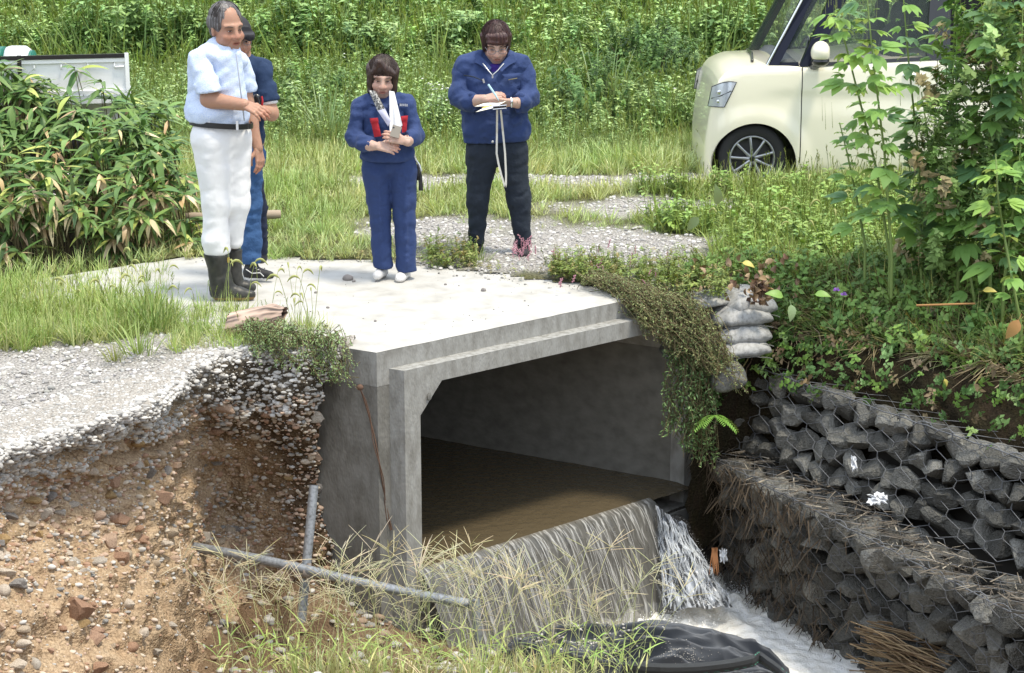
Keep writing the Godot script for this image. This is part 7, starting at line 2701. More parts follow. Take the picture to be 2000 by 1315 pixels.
# lobed leaf, stalk at the origin, pointing to +z
func lobed_leaf(lobes: int, sd: int) -> ArrayMesh:
	var s := Shape.new()
	var r := RandomNumberGenerator.new()
	r.seed = sd
	s.tube([Vector3(0, 0, -0.45), Vector3(0, 0.02, 0.0)], 0.012, 3, false)
	for i in lobes:
		var a := (i - (lobes - 1) * 0.5) * (0.62 if lobes == 3 else 0.48)
		var ln := (1.0 - 0.32 * absf(a)) * r.randf_range(0.9, 1.05)
		s.leaf(Vector3(0, 0.004 * i, -0.03), Vector3(sin(a), 0.10, cos(a)), Vector3.UP, ln, 0.50 - 0.025 * lobes, 0.55 + 0.3 * r.randf(), 6, 0.12, 0.42)
	return s.mesh()


func build_ragweed() -> void:
	var lv := [lobed_leaf(5, 1), lobed_leaf(3, 2), lobed_leaf(5, 3), lobed_leaf(3, 4)]
	var lm := []
	for k in 5:
		var c: Color = [Color(0.13, 0.25, 0.065), Color(0.18, 0.33, 0.08), Color(0.09, 0.19, 0.085), Color(0.25, 0.40, 0.09), Color(0.075, 0.15, 0.06)][k]
		lm.append(mat("ragweed leaf %d" % k, lin(c.r, c.g, c.b), 0.55, {"back": Color(0.6, 0.65, 0.35), "spec": 0.35}))
	var spike := Shape.new()
	for i in 46:
		var t := i / 45.0
		var a := i * 2.4
		spike.col = Color(0.34, 0.33, 0.10).lerp(Color(0.25, 0.33, 0.10), fmod(i * 0.37, 1.0))
		spike.ball(Vector3(cos(a) * 0.045 * (1.0 - t), t, sin(a) * 0.045 * (1.0 - t)), Vector3(0.035, 0.028, 0.035) * (1.1 - 0.6 * t), Basis.IDENTITY, 5, 3)
	spike.tube([Vector3.ZERO, Vector3(0, 1, 0)], 0.015, 3, false)
	var spm := spike.mesh()
	var sm := mat("ragweed stem", lin(0.16, 0.23, 0.06), 0.7)
	var spk := mat("ragweed spike", Color.WHITE, 0.8, {"vc": true})
	# pixel path of each stem, distance, number of leaf pairs, spikes, leaf tones, description
	var plants := [
		[[[1738, 500], [1712, 330], [1678, 190], [1645, 60], [1630, 10]], 11.25, 10, 14, 0.26, 0, "tall ragweed leaning left with many yellow-green flower spikes in front of the car door"],
		[[[1742, 505], [1728, 300], [1706, 120], [1690, -40]], 11.1, 9, 4, 0.26, 0, "straight ragweed stem beside the leaning one, its top leaves by the car window"],
		[[[1800, 560], [1796, 320], [1775, 120], [1760, -60]], 11.35, 10, 5, 0.25, 0, "ragweed with its stem crossing the car's rear door handle"],
		[[[1872, 520], [1862, 300], [1862, 120], [1868, -50]], 11.2, 11, 5, 0.27, 1, "dense ragweed in the middle of the right-hand thicket"],
		[[[1935, 520], [1932, 300], [1940, 120], [1950, -60]], 11.0, 12, 4, 0.29, 1, "ragweed with broad drooping leaves near the right edge of the picture"],
		[[[1995, 640], [1965, 480], [1950, 390], [1945, 300]], 10.4, 6, 5, 0.22, 2, "low pale ragweed with bright leaves hanging over the bank"],
		[[[2030, 560], [2005, 300], [1995, 120], [2000, -60]], 10.9, 12, 4, 0.30, 1, "rightmost ragweed cut off by the picture edge"],
		[[[1905, 600], [1885, 470], [1845, 380], [1815, 340]], 11.0, 7, 0, 0.22, 1, "short dark ragweed low in the right-hand thicket"],
		[[[1960, 560], [1975, 440], [1990, 340], [1995, 250]], 10.8, 8, 1, 0.26, 1, "leafy ragweed filling the right edge above the bank"],
		[[[1830, 540], [1822, 380], [1812, 260], [1800, 180]], 11.5, 8, 5, 0.24, 1, "half-height ragweed behind the stem that crosses the door handle"],
		[[[1900, 480], [1898, 300], [1905, 150], [1915, 20]], 11.5, 11, 6, 0.26, 0, "ragweed in the back row between the middle and the broad-leaved one"],
		[[[1970, 500], [1968, 300], [1975, 120], [1972, -40]], 11.4, 11, 6, 0.27, 1, "ragweed in the back row close to the right edge"],
		[[[1690, 480], [1672, 380], [1655, 300], [1640, 240]], 11.4, 6, 4, 0.20, 0, "low ragweed shoot at the left end of the thicket"]]
	for w in plants:
		var path: Array = w[0]
		var d: float = w[1]
		var pts := []
		for k in 25:
			var x := k / 24.0 * (path.size() - 1)
			var i := mini(int(x), path.size() - 2)
			var f := x - i
			pts.append(far(lerpf(path[i][0], path[i + 1][0], f), lerpf(path[i][1], path[i + 1][1], f), d + 0.05 * sin(k * 0.4 + d)))
		var base: Vector3 = pts[0]
		var o := thing("ragweed", w[6], "weed", base, "ragweed plants on the right bank")
		for i in pts.size(): pts[i] -= base
		var st := Shape.new()
		var rr := []
		for k in 25: rr.append(lerpf(0.0095, 0.0035, k / 24.0))
		st.tube([Vector3(0.01, -0.25, 0.0)] + pts, [0.011] + rr, 6, false)
		part(o, "stem", st, sm)
		var n: int = int(w[2] * 1.75)
		for j in n:
			var t := lerpf(0.12, 0.97, (j + rf(0, 0.5)) / n)
			var p: Vector3 = pts[int(t * 24)]
			var a := j * PI * 0.5 + rf(-0.5, 0.5)
			for e in 2:
				var dir := Vector3(cos(a + PI * e), rf(-0.25, 0.45), sin(a + PI * e)).normalized()
				var ln: float = w[4] * rf(0.45, 0.95) * (1.0 - 0.35 * t)
				if rf(0, 1) < 0.12: continue
				var pet := ln * 0.45
				var m := part(o, "leaf", lv[rng.randi() % 4], lm[[[0, 1, 1, 3, 2], [0, 2, 4, 1, 0], [3, 3, 1, 3, 1]][w[5]][rng.randi() % 5]])
				m.transform = Transform3D(Basis.looking_at(-(dir + Vector3(0, -0.15, 0)).normalized(), Vector3(rf(-0.3, 0.3), 1, rf(-0.1, 0.5)).normalized()).scaled_local(Vector3.ONE * ln), p + dir * pet)
				# a side shoot with small leaves
				if rf(0, 1) < 0.5:
					var q := p + dir * ln * 0.5 + Vector3(0, 0.05, 0)
					for z in 2:
						var m2 := part(o, "leaf", lv[1], lm[rng.randi() % 4])
						m2.transform = Transform3D(Basis.looking_at(-(dir.rotated(Vector3.UP, rf(-1, 1)) + Vector3(0, rf(-0.3, 0.5), 0)).normalized()).scaled_local(Vector3.ONE * ln * rf(0.3, 0.5)), q)
		for j in int(w[3]):
			var t := rf(0.72, 1.0)
			var p: Vector3 = pts[int(t * 24)]
			var a := rf(0, TAU)
			var dir := Vector3(cos(a) * 0.5 - 0.15, 1.0, sin(a) * 0.3).normalized()
			var off := Vector3(cos(a), 0.3, sin(a)) * rf(0.02, 0.2)
			var m := part(o, "flower_spike", spm, spk)
			m.transform = Transform3D(Basis(Quaternion(Vector3.UP, dir)).scaled(Vector3(0.13, 1.0, 0.13) * rf(0.10, 0.2)), p + off)
	# fine twigs and small leaves filling the thicket
	var fill := sprig(30, 0.26, 0.16, Color(0.8, 0.85, 0.75), Color(1, 1, 1), 640, 1.0, 0.75)
	var xf := []
	var tint := []
	for i in 620:
		var px := 1765.0 + 265.0 * pow(rf(0, 1), 0.75)
		var py := rf(-20, 540)
		if py < 560.0 - (px - 1640.0) * 1.9: continue
		if rf(0, 1) < 0.4 and py < 300: continue
		var p := far(px, py, rf(10.9, 11.7))
		if p.y < ground_y(p.x, p.z): continue
		xf.append(Transform3D(upright(rf(0, TAU), rf(0.6, 1.3), 1.0), p))
		tint.append(vary([Color(0.10, 0.165, 0.05), Color(0.15, 0.23, 0.065), Color(0.23, 0.31, 0.10), Color(0.24, 0.20, 0.10)][[0, 0, 1, 1, 2, 3][rng.randi() % 6]], 0.3))
	scatter("thicket_fill", "fine twiggy undergrowth between the ragweed stems at the right edge", "undergrowth", fill, leaf_mat("weed leaf"), xf, tint)


func build_near_plants() -> void:
	build_ragweed()
	var gm := leaf_mat("grass blade")
	var lm := leaf_mat("weed leaf")
	var W1 := Color(1, 1, 1)
	var green := Color(0.19, 0.28, 0.075)
	var bright := Color(0.29, 0.37, 0.12)
	var dry := Color(0.46, 0.41, 0.23)
	# grass along the left of the slab and on the gravel top
	var spots := []
	for i in 1150:
		spots.append([rf(-60, 330), 0.0, rf(545, 690), 1.0])
	for i in 420:
		spots.append([rf(330, 640), 0.0, rf(610, 690), 0.8])
	for i in 90:
		spots.append([rf(60, 390), 0.0, rf(520, 580), 0.8])
	for k in 3:
		var m := tuft(10, 0.23, 0.05, 0.008, 0.8, W1, Color(0.75, 0.8, 0.65), 500 + k, 1 if k == 1 else 0)
		var xf := []
		var tint := []
		for i in range(k, spots.size(), 3):
			var s: Array = spots[i]
			var p := on(s[0], s[2], -0.03)
			var line := lerpf(688.0, 655.0, clampf(s[0] / 330.0, 0, 1)) if s[0] < 330 else 694.0
			if s[2] > line + 10.0 * noise.get_noise_2d(s[0] * 0.03, 1.0): continue
			var upper := lerpf(562.0, 690.0, clampf((s[0] - 60.0) / 640.0, 0, 1)) - 8.0
			if s[3] == 1.0 and s[2] < upper: continue
			if s[3] < 1.0 and s[2] < upper - 18.0 and s[0] > 330: continue
			var n := 0.5 + 0.5 * noise.get_noise_2d(p.x * 1.6 + 7.0, p.z * 1.6)
			if n < 0.3 and rf(0, 1) < 0.6: continue
			xf.append(Transform3D(upright(rf(0, TAU), rf(0.5, 1.0) * s[3] * lerpf(0.8, 1.2, n)), p - Vector3(0, 0.01, 0)))
			tint.append(vary(bright.lerp(green, n).lerp(dry, 0.7 * pow(rf(0, 1), 1.5)), 0.25))
		scatter("verge_grass", "green grass growing along the left edge of the slab above the eroded bank", "grass", m, gm, xf, tint)
	# two brighter tufts and low creepers on the gravel
	var tm := tuft(55, 0.24, 0.10, 0.009, 0.9, W1, Color(0.8, 0.85, 0.7), 515)
	for q in [[272, 690, 1.0, bright, "bright green grass tuft on the pale gravel of the eroded bank"], [225, 705, 0.55, Color(0.25, 0.27, 0.07), "low yellowish tuft beside the bright one on the gravel"], [300, 640, 1.2, green, "broad-bladed dark green tuft at the slab edge left of the log chunk"], [865, 525, 0.55, green, "weed tuft at the slab edge between the two women"], [935, 515, 0.7, bright, "thin grass tuft in front of the writer's left shoe"], [600, 500, 0.8, green, "low green weeds at the back edge of the slab beside the capped man"], [555, 505, 0.7, green, "small green weeds by the capped man's shoe"]]:
		var o := part(self, "grass_tuft", tm, mat("tuft %d" % int(q[0]), lin(q[3].r, q[3].g, q[3].b), 0.6, {"back": Color(0.6, 0.6, 0.4), "vc": true}))
		o.position = on(q[0], q[1], -0.01)
		o.scale = Vector3.ONE * q[2]
		tag(o, q[4], "grass tuft", "single grass tufts on gravel and slab")
	# small-leaved creeper hanging over the near left corner of the culvert
	creeper("hanging_weed", "small-leaved green weed hanging over the left corner of the culvert", far(560, 655, 10.1), [[470, 650, 10.1], [680, 670, 9.95]], [[500, 700, 9.85], [690, 760, 9.75]], 130, Color(0.12, 0.18, 0.065), Color(0.19, 0.26, 0.10), 0.015, 0.035)
	# the matted vine on the right of the slab
	creeper("matted_vine", "matted olive brown vine spilling over the right corner of the culvert", far(1250, 575, 11.2), [[1130, 545, 11.5], [1340, 585, 11.15]], [[1265, 650, 11.0], [1450, 770, 10.9]], 300, Color(0.09, 0.125, 0.042), Color(0.22, 0.245, 0.10), 0.016, 0.045)
	creeper("trailing_vine", "thin leafy vine trailing down the dark gap beside the culvert mouth", far(1350, 690, 11.1), [[1310, 640, 11.15], [1400, 700, 11.05]], [[1300, 850, 11.0], [1400, 930, 10.95]], 75, Color(0.05, 0.09, 0.03), Color(0.16, 0.24, 0.085), 0.026, 0.045)
	# low flowering weeds on the far side of the slab
	var km := sprig(16, 0.16, 0.09, Color(0.9, 0.8, 0.7), W1, 520)
	var xk := []
	var tk := []
	for i in 620:
		var x := rf(1075, 1420)
		var t := (x - 1075) / 345.0
		var p := on(x, lerpf(532, 555, t) + rf(-22, 24) * (0.5 + t), 0.02)
		if i % 6 == 0: p = on(rf(830, 930), rf(490, 525), 0.0)
		xk.append(Transform3D(upright(rf(0, TAU), rf(0.5, 1.2), 0.5), p))
		tk.append(vary(Color(0.14, 0.20, 0.05).lerp(Color(0.24, 0.19, 0.08), pow(rf(0, 1), 4.0)), 0.25))
	for i in 240:   # along the back edge of the slab
		var f := rf(0, 1)
		var p := cul(2.10 + rf(-0.06, 0.25), 0.0, -lerpf(0.3, 2.1, f))
		if i % 2 == 0: p = cul(lerpf(2.10, 1.42, f) + rf(-0.04, 0.25), 0.0, 0) - EW * (lerpf(2.06, 3.0, f) + rf(-0.05, 0.2))
		if noise.get_noise_2d(p.x * 3.0, p.z * 3.0) < -0.05: continue
		xk.append(Transform3D(upright(rf(0, TAU), rf(0.25, 0.65), 0.6), p))
		tk.append(vary(Color(0.15, 0.21, 0.06).lerp(Color(0.28, 0.25, 0.12), rf(0, 1)), 0.25))
	scatter("edge_weeds", "low green weeds creeping over the far right edge of the slab", "weeds", km, lm, xk, tk)
	var pk := Shape.new()
	for i in 9:
		pk.ball(Vector3(0.004 * sin(i * 2.0), 0.008 * i, 0.004 * cos(i * 2.0)), Vector3(0.006, 0.006, 0.006), Basis.IDENTITY, 5, 3)
	var xp := []
	var tp := []
	for i in 56:
		var p := on(rf(1000, 1050), rf(470, 510), rf(0.02, 0.16)) if i % 2 == 0 else on(rf(1060, 1330), rf(480, 560), rf(0.03, 0.1))
		xp.append(Transform3D(upright(rf(0, TAU), rf(0.5, 1.0), 0.8), p))
		tp.append(Color(0.46, 0.22, 0.27))
	scatter("pink_knotweed", "tiny pink knotweed flower spikes around the writer's right shoe", "flowers", pk.mesh(), mat("petal", Color.WHITE), xp, tp)
	build_right_plants(gm, lm)
	build_crabgrass(gm)


# strands from an upper line to a lower line, each with small leaves
func creeper(called: String, label: String, base: Vector3, up: Array, down: Array, n: int, ca: Color, cb: Color, leaf_len: float, spread: float) -> void:
	var o := thing(called, label, "vine", base)
	var st := Shape.new()
	var xf := []
	var tint := []
	var lf := Shape.new()
	lf.leaf(Vector3.ZERO, Vector3(0, 0.2, 1), Vector3.UP, 1.0, 0.42, 0.4, 2, 0.2)
	for i in n:
		var t := rf(0, 1)
		var a := far(lerpf(up[0][0], up[1][0], t), lerpf(up[0][1], up[1][1], t) + rf(-12, 12), lerpf(up[0][2], up[1][2], t) + rf(-0.1, 0.1))
		var t2 := clampf(t + rng.randfn() * 0.15, 0, 1)
		var b := far(lerpf(down[0][0], down[1][0], t2), lerpf(down[0][1], down[1][1], t2) - rf(0, 80) * rf(0, 1), lerpf(down[0][2], down[1][2], t2) + rf(-0.06, 0.1))
		var pts := []
		for k in 9:
			var f := k / 8.0
			var p := a.lerp(b, f) + Vector3(0, 0.16 * sin(PI * f) * (1.0 - f), 0.05 * sin(PI * f)) + Vector3(rf(-1, 1), rf(-1, 1), rf(-1, 1)) * spread
			pts.append(p - base)
			if k == 0: continue
			for j in 6:
				var q: Vector3 = pts[k - 1].lerp(pts[k], rf(0, 1))
				var dir := Vector3(rf(-1, 1), rf(-0.7, 0.8), rf(-0.3, 1)).normalized()
				var l := leaf_len * rf(0.6, 1.4)
				xf.append(Transform3D(Basis.looking_at(-dir, Vector3(rf(-0.5, 0.5), 1, 0.2).normalized()).scaled_local(Vector3.ONE * l), q))
				tint.append(vary(ca.lerp(cb, rf(0, 1)), 0.25))
		st.col = Color(0.10, 0.075, 0.04).lerp(Color(0.2, 0.17, 0.08), rf(0, 1))
		st.tube(pts, 0.0022, 3, false)
	var m := part(o, "stems", st, mat("vine stem", Color.WHITE, 0.9, {"vc": true}))
	m.set_meta("kind", "stuff")
	scatter("foliage", "", "", lf.mesh(), leaf_mat("weed leaf"), xf, tint, o)


func build_right_plants(gm: Material, lm: Material) -> void:
	var W1 := Color(1, 1, 1)
	var green := Color(0.13, 0.21, 0.045)
	var dark := Color(0.06, 0.11, 0.028)
	var dry := Color(0.36, 0.30, 0.14)
	# grasses and weeds on top of the bank, up to the car
	for k in 3:
		var m := tuft(10, 0.26, 0.06, 0.010, 0.9, W1, Color(0.75, 0.8, 0.65), 600 + k, 1 if k == 1 else 0)
		var m2 := sprig(14, 0.22, 0.14, Color(0.8, 0.85, 0.8), W1, 610 + k)
		var xf := []
		var tint := []
		var xs := []
		var ts := []
		for i in 1500:
			var d := rf(11.3, 14.6)
			var x := rf(1.0, 0.36 * d)
			if gravel_at(x, -d) > 0.35 or not free_ground(x, -d): continue
			var y := ground_y(x, -d)
			var n := 0.5 + 0.5 * noise.get_noise_2d(x * 1.3, d * 1.3 + 9.0)
			var t := Transform3D(upright(rf(0, TAU), rf(0.6, 1.2), 0.3), Vector3(x, y - 0.01, -d))
			if rf(0, 1) < 0.6:
				xf.append(t); tint.append(vary(Color(0.20, 0.27, 0.07).lerp(dry, 0.5 * rf(0, 1) * n), 0.25))
			else:
				xs.append(t); ts.append(vary(green.lerp(Color(0.22, 0.30, 0.08), n), 0.25))
		for i in 700:   # over the crest and down the slope
			var p := right_surface(rf(0.05, 0.8), 0.2 + 0.38 * pow(rf(0, 1), 1.4))
			var t := Transform3D(Basis(Quaternion(Vector3.UP, Vector3(-0.45, 0.75, 0.5).normalized())) * upright(rf(0, TAU), rf(0.5, 1.05), 0.5), p)
			if rf(0, 1) < 0.5:
				xf.append(t); tint.append(vary(green.lerp(dry, pow(rf(0, 1), 2.0)), 0.25))
			else:
				xs.append(t); ts.append(vary(green.lerp(dark, rf(0, 1)), 0.25))
		scatter("bank_grass", "mixed grass along the top of the right bank in front of the car", "grass", m, gm, xf, tint)
		scatter("bank_weeds", "leafy green weeds along the crest of the right bank", "weeds", m2, lm, xs, ts)
	# sparse plants, dead stems and roots hanging on the dark slope
	var m3 := sprig(10, 0.16, 0.16, Color(0.85, 0.9, 0.85), W1, 620)
	var xf3 := []
	var tint3 := []
	for i in 950:
		var p := right_surface(rf(0.06, 0.8), 0.36 + 0.42 * rf(0, 1)) + Vector3(-0.04, 0.02, 0.03) * rf(0, 1.5)
		xf3.append(Transform3D(Basis(Quaternion(Vector3.UP, Vector3(-0.6, rf(-0.3, 0.6), 0.6).normalized())) * upright(rf(0, TAU), rf(0.4, 1.0), 0.6), p))
		tint3.append(vary([dark, green, Color(0.2, 0.3, 0.1), Color(0.15, 0.11, 0.06)][[0, 0, 0, 1, 2, 3][rng.randi() % 6]], 0.25))
	var mdry := tuft(12, 0.24, 0.05, 0.006, 0.9, W1, Color(0.7, 0.7, 0.65), 625)
	var xh := []
	var th := []
	for i in 1150:
		var p := right_surface(rf(0.06, 0.8), 0.27 + 0.33 * rf(0, 1)) + Vector3(-0.02, 0.01, 0.02)
		xh.append(Transform3D(Basis(Quaternion(Vector3.UP, Vector3(-0.65, rf(-0.7, 0.35), 0.55).normalized())) * upright(rf(0, TAU), rf(0.5, 1.15), 0.7), p))
		th.append(vary([Color(0.10, 0.08, 0.045), Color(0.20, 0.165, 0.09), Color(0.28, 0.24, 0.13), Color(0.14, 0.18, 0.06)][rng.randi() % 4], 0.3))
	scatter("hanging_dry_grass", "dry brown grass hanging in a tangle down the slope above the baskets", "grass", mdry, gm, xh, th)
	scatter("slope_weeds", "sparse small weeds and dead leaves clinging to the dark slope above the baskets", "weeds", m3, lm, xf3, tint3)
	var rt := Shape.new()
	for i in 300:
		var u := rf(0.06, 0.8)
		var v := rf(0.3, 0.62)
		var p := right_surface(u, v) + Vector3(-0.02, 0.01, 0.02)
		var pts := [p]
		var dir := Vector3(rf(-0.6, 0.5), rf(-1.0, 0.15), rf(-0.1, 0.6)).normalized()
		for k in rng.randi_range(3, 7):
			dir = (dir + Vector3(rf(-0.5, 0.5), -0.22, rf(-0.2, 0.3))).normalized()
			p += dir * rf(0.04, 0.10)
			pts.append(p)
		rt.col = [Color(0.12, 0.08, 0.05), Color(0.28, 0.19, 0.12), Color(0.44, 0.36, 0.24), Color(0.24, 0.20, 0.08)][rng.randi() % 4]
		rt.tube(pts, rf(0.002, 0.006), 4, false)
	var ro := part(self, "hanging_roots", rt, mat("vine stem", Color.WHITE, 0.9, {"vc": true}))
	tag(ro, "tangle of brown roots and dead stems hanging on the dark slope above the baskets", "roots", "", "stuff")
	# single twigs, flowers, leaves, the fern
	var tw := Shape.new()
	var a := far(1790, 597, 10.75)
	tw.tube([Vector3.ZERO, far(1850, 595, 10.72) - a, far(1905, 593, 10.7) - a], [0.0075, 0.007, 0.006], 6)
	var to := part(self, "broken_twig", tw, mat("tan twig", lin(0.36, 0.19, 0.07), 0.8))
	to.position = a
	tag(to, "straight tan broken stem lying level on the right bank", "twig")
	for q in [[1634, 568, "left one of the two purple flower heads on the right bank"], [1648, 577, "right one of the two purple flower heads on the right bank"]]:
		var f := far(q[0], q[1], 10.85)
		var o := thing("purple_flower", q[2], "flower", f)
		var h := Shape.new()
		for i in 40:
			var t := Vector3(rng.randfn(), absf(rng.randfn()) + 0.2, rng.randfn()).normalized()
			h.blade(t * 0.004, t, t.cross(Vector3(0.3, 0.5, 0.8)).normalized(), 0.019, 0.006, 0.1, 2)
		part(o, "petals", h, mat("purple petal", lin(0.22, 0.08, 0.42), 0.7, {"back": Color(0.5, 0.5, 0.5)}))
		var s := Shape.new()
		s.tube([Vector3.ZERO, Vector3(-0.01, -0.12, -0.03), Vector3(0.0, -0.25, -0.1)], 0.002, 4)
		part(o, "stem", s, mat("ragweed stem", Color.WHITE))
	var bs := Shape.new()
	bs.leaf(Vector3.ZERO, Vector3(0, 0.1, 1), Vector3.UP, 1.0, 0.55, 0.9, 6, 0.25, 0.3)
	bs.tube([Vector3(0, -0.03, -0.3), Vector3(0, 0, 0.05)], 0.012, 3, false)
	var big := bs.mesh()
	for q in [[1400, 400, 11.2, 0.16, 0, Vector3(0.1, 0.9, 0.3), "dark upright leaf on a thin shoot at the bank top"], [1365, 425, 11.2, 0.13, 0, Vector3(-0.7, -0.6, 0.3), "dark leaf drooping left below the upright one"], [1530, 580, 10.9, 0.14, 1, Vector3(-0.9, 0.5, 0.3), "bright heart-shaped leaf right of the sandbags"], [1545, 595, 10.9, 0.13, 2, Vector3(0.1, -0.8, 0.5), "pale green leaf hanging right of the sandbags"], [1592, 575, 10.9, 0.12, 1, Vector3(0.8, 0.2, 0.4), "bright leaf pointing right near the purple flowers"], [1920, 568, 10.6, 0.10, 3, Vector3(0.7, 0.3, 0.5), "single yellow leaf on the right bank"], [1450, 513, 11.1, 0.10, 3, Vector3(0.8, 0.0, 0.4), "yellow dead leaf above the sandbags"], [1845, 740, 10.3, 0.07, 3, Vector3(0.3, -0.8, 0.4), "small yellow leaf on the lower slope"], [1990, 625, 10.2, 0.16, 4, Vector3(-0.5, -0.8, 0.3), "long tan dead leaf hanging at the right edge"]]:
		var o := part(self, "single_leaf", big, mat("single leaf %d" % q[4], lin([0.06, 0.17, 0.22, 0.50, 0.42][q[4]], [0.11, 0.32, 0.32, 0.42, 0.20][q[4]], [0.035, 0.06, 0.16, 0.10, 0.07][q[4]]), 0.5, {"back": Color(0.6, 0.6, 0.4)}))
		o.transform = Transform3D(Basis.looking_at(-q[5].normalized(), Vector3(0.3, 0.7, 0.6).normalized()).scaled_local(Vector3.ONE * q[3] * 0.85), far(q[0], q[1], q[2]))
		tag(o, q[6], "leaf")
	var fc := far(1395, 812, 10.95)
	var fo := thing("fern", "small bright green fern in the gap beside the culvert mouth", "fern", fc)
	for i in 5:
		var s := Shape.new()
		var ang := -0.9 + 0.55 * i
		var p := Vector3.ZERO
		var d := Vector3(sin(ang) * 0.9, 0.35 - 0.2 * absf(ang), 0.5).normalized()
		for k in 12:
			for e in [-1.0, 1.0]:
				var side: Vector3 = d.cross(Vector3.UP).normalized() * e
				s.leaf(p, (side + d * 0.5).normalized(), Vector3.UP, 0.045 * sin(PI * (0.15 + 0.8 * (1.0 - k / 12.0))), 0.012, 0.3, 2)
			d = (d + Vector3(0, -0.10, 0)).normalized()
			p += d * 0.016
		part(fo, "frond", s, mat("fern leaf", lin(0.16, 0.34, 0.05), 0.6, {"back": Color(0.6, 0.65, 0.35)}))
	# litter of dead leaves over the sandbag tops
	var dl := Shape.new()
	dl.leaf(Vector3.ZERO, Vector3(0, 0.1, 1), Vector3.UP, 1.0, 0.6, 1.4, 4, 0.5)
	var xd := []
	var td := []
	for i in 240:
		var p := far(rf(1350, 1560), rf(505, 585), rf(11.1, 11.5))
		if i % 3 == 0: p = right_surface(rf(0.1, 0.75), rf(0.25, 0.6)) + Vector3(-0.02, 0.03, 0.03)
		elif i % 3 == 1: p = far(rf(1470, 1500), rf(545, 590), 11.05)
		var l := rf(0.025, 0.075)
		xd.append(Transform3D(Basis.from_euler(Vector3(rf(0, 6), rf(0, 6), rf(0, 6))).scaled_local(Vector3.ONE * l), p))
		td.append(vary([Color(0.12, 0.075, 0.045), Color(0.20, 0.14, 0.08), Color(0.28, 0.21, 0.11), Color(0.07, 0.045, 0.03)][rng.randi() % 4], 0.3))
	scatter("leaf_litter", "brown curled dead leaves on the bank crest and over the sandbags", "dead leaves", dl.mesh(), lm, xd, td)


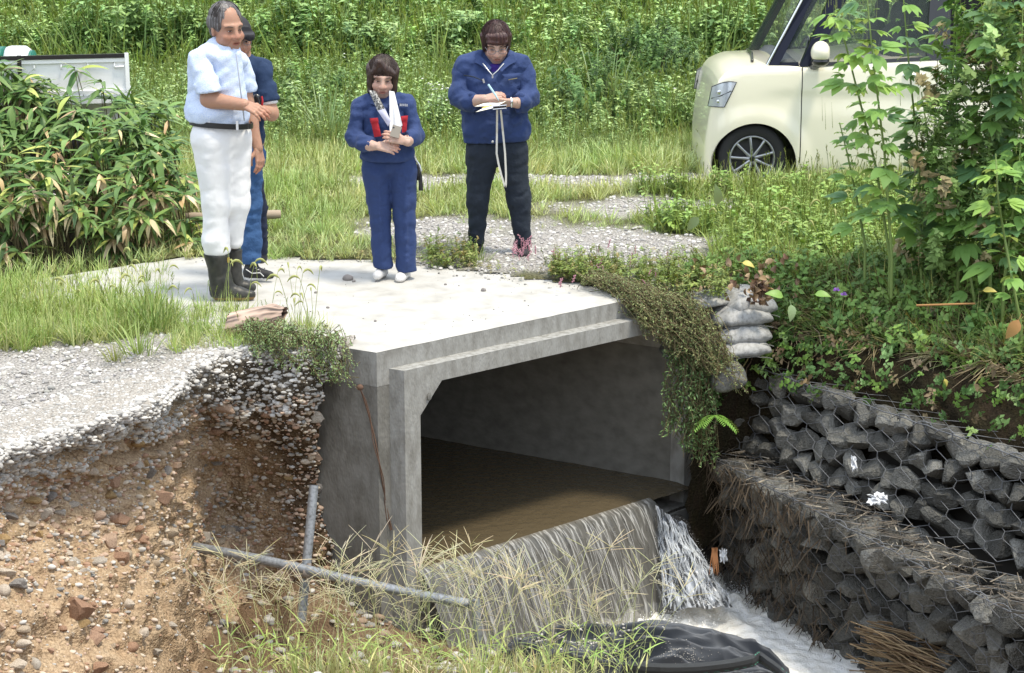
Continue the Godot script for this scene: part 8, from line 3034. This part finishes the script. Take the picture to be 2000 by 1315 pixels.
func build_crabgrass(gm: Material) -> void:
	var W1 := Color(1, 1, 1)
	var meshes := []
	for k in 6:
		var s := Shape.new()
		var r := RandomNumberGenerator.new()
		r.seed = 700 + k
		var p := Vector3.ZERO
		var d := Vector3(r.randf_range(-0.2, 0.2), 1, r.randf_range(-0.2, 0.2)).normalized()
		var pts := [p]
		for i in 7:
			d = (d + Vector3(r.randf_range(-0.12, 0.12), -0.04, r.randf_range(-0.12, 0.12))).normalized()
			p += d * 0.085
			pts.append(p)
		s.col = Color(0.44, 0.46, 0.22)
		s.tube(pts, [0.0014, 0.0013, 0.0012, 0.0012, 0.0011, 0.001, 0.001, 0.0009], 4, false)
		for i in r.randi_range(4, 8):
			var a := r.randf() * TAU
			var f := (d * r.randf_range(0.3, 0.9) + Vector3(cos(a), r.randf_range(-0.1, 0.4), sin(a))).normalized()
			var q := p - d * 0.014 * i * r.randf()
			var sp := [q]
			var ln := r.randf_range(0.09, 0.17)
			for j in 4:
				f = (f + Vector3(0, -0.05, 0)).normalized()
				q += f * ln / 4
				sp.append(q)
			s.col = Color(0.44, 0.45, 0.25).lerp(Color(0.42, 0.30, 0.24), r.randf() * 0.55)
			s.tube(sp, [0.0009, 0.0014, 0.0015, 0.0014, 0.0007], 4, false)
		for i in 3:
			var a := r.randf() * TAU
			s.col = Color(0.22, 0.32, 0.08).lerp(Color(0.40, 0.38, 0.16), r.randf())
			s.blade(pts[i + 1], Vector3(cos(a) * 0.8, 0.7, sin(a) * 0.8), Vector3(-sin(a), 0, cos(a)), r.randf_range(0.08, 0.17), 0.008, 0.7, 4)
		meshes.append(s.mesh())
	for k in 6:
		var xf := []
		var tint := []
		for i in 32:
			var px := rf(540, 1270)
			if i % 3 == 0: px = 830 + rng.randfn() * 150
			var d := rf(8.4, 9.25)
			var p := far(px, 1260, d)
			if i % 9 == 0: p = far(rf(400, 600), 1300, rf(8.4, 8.9))
			p.y = mound_y(p.x, p.z) - 0.01
			if p.y < -1.95: continue
			var s := rf(0.65, 1.25)
			xf.append(Transform3D((Basis(Vector3.UP, rf(0, TAU)) * Basis(Vector3.RIGHT, rf(-0.45, 0.45))).scaled(Vector3.ONE * s), p))
			tint.append(vary(Color(0.95, 0.95, 0.95), 0.2))
		scatter("crabgrass", "straw-coloured crabgrass stalks with finger-like spikes in front of the waterfall", "grass", meshes[k], gm, xf, tint)
	for k in 2:
		var m := tuft(8, 0.24, 0.06, 0.007, 0.8, W1, Color(0.8, 0.85, 0.7), 720 + k)
		var xf := []
		var tint := []
		for i in 60:
			var p := far(rf(560, 1130), 1270, rf(8.3, 9.3))
			p.y = mound_y(p.x, p.z) - 0.01
			if p.y < -1.9: continue
			xf.append(Transform3D(upright(rf(0, TAU), rf(0.6, 1.2), 0.3), p))
			tint.append(vary(Color(0.26, 0.34, 0.11).lerp(Color(0.50, 0.42, 0.26), pow(rf(0, 1), 0.9)), 0.2))
		scatter("foreground_grass", "green and straw grass blades at the bottom of the picture", "grass", m, gm, xf, tint)
	# small weeds on the gravel top at far left, seed stalks beside the slab
	var fx := Shape.new()
	fx.col = Color(0.30, 0.36, 0.12)
	var q := []
	for i in 8: q.append(Vector3(0.05 * pow(i / 7.0, 2.0), 0.05 * i, 0))
	fx.tube(q, 0.0014, 4, false)
	fx.col = Color(0.40, 0.42, 0.16)
	var hd := []
	for i in 6: hd.append(q[7] + Vector3(0.014 * i, 0.016 * i - 0.004 * i * i, 0))
	fx.tube(hd, [0.002, 0.006, 0.007, 0.007, 0.005, 0.001], 6, false)
	var fm := fx.mesh()
	var xf := []
	var tint := []
	for i in 70:
		var p := on(rf(0, 640), rf(600, 690), -0.03)
		if i > 25: p = on(rf(1380, 1900), rf(420, 540), 0.0)
		if i > 60: p = on(rf(560, 620), rf(640, 680), 0.0)
		xf.append(Transform3D(upright(rf(0, TAU), rf(0.7, 1.2), 0.2), p))
		tint.append(W1)
	scatter("foxtail_grass", "thin foxtail stalks with nodding heads beside the slab and on the right bank", "grass", fm, gm, xf, tint)
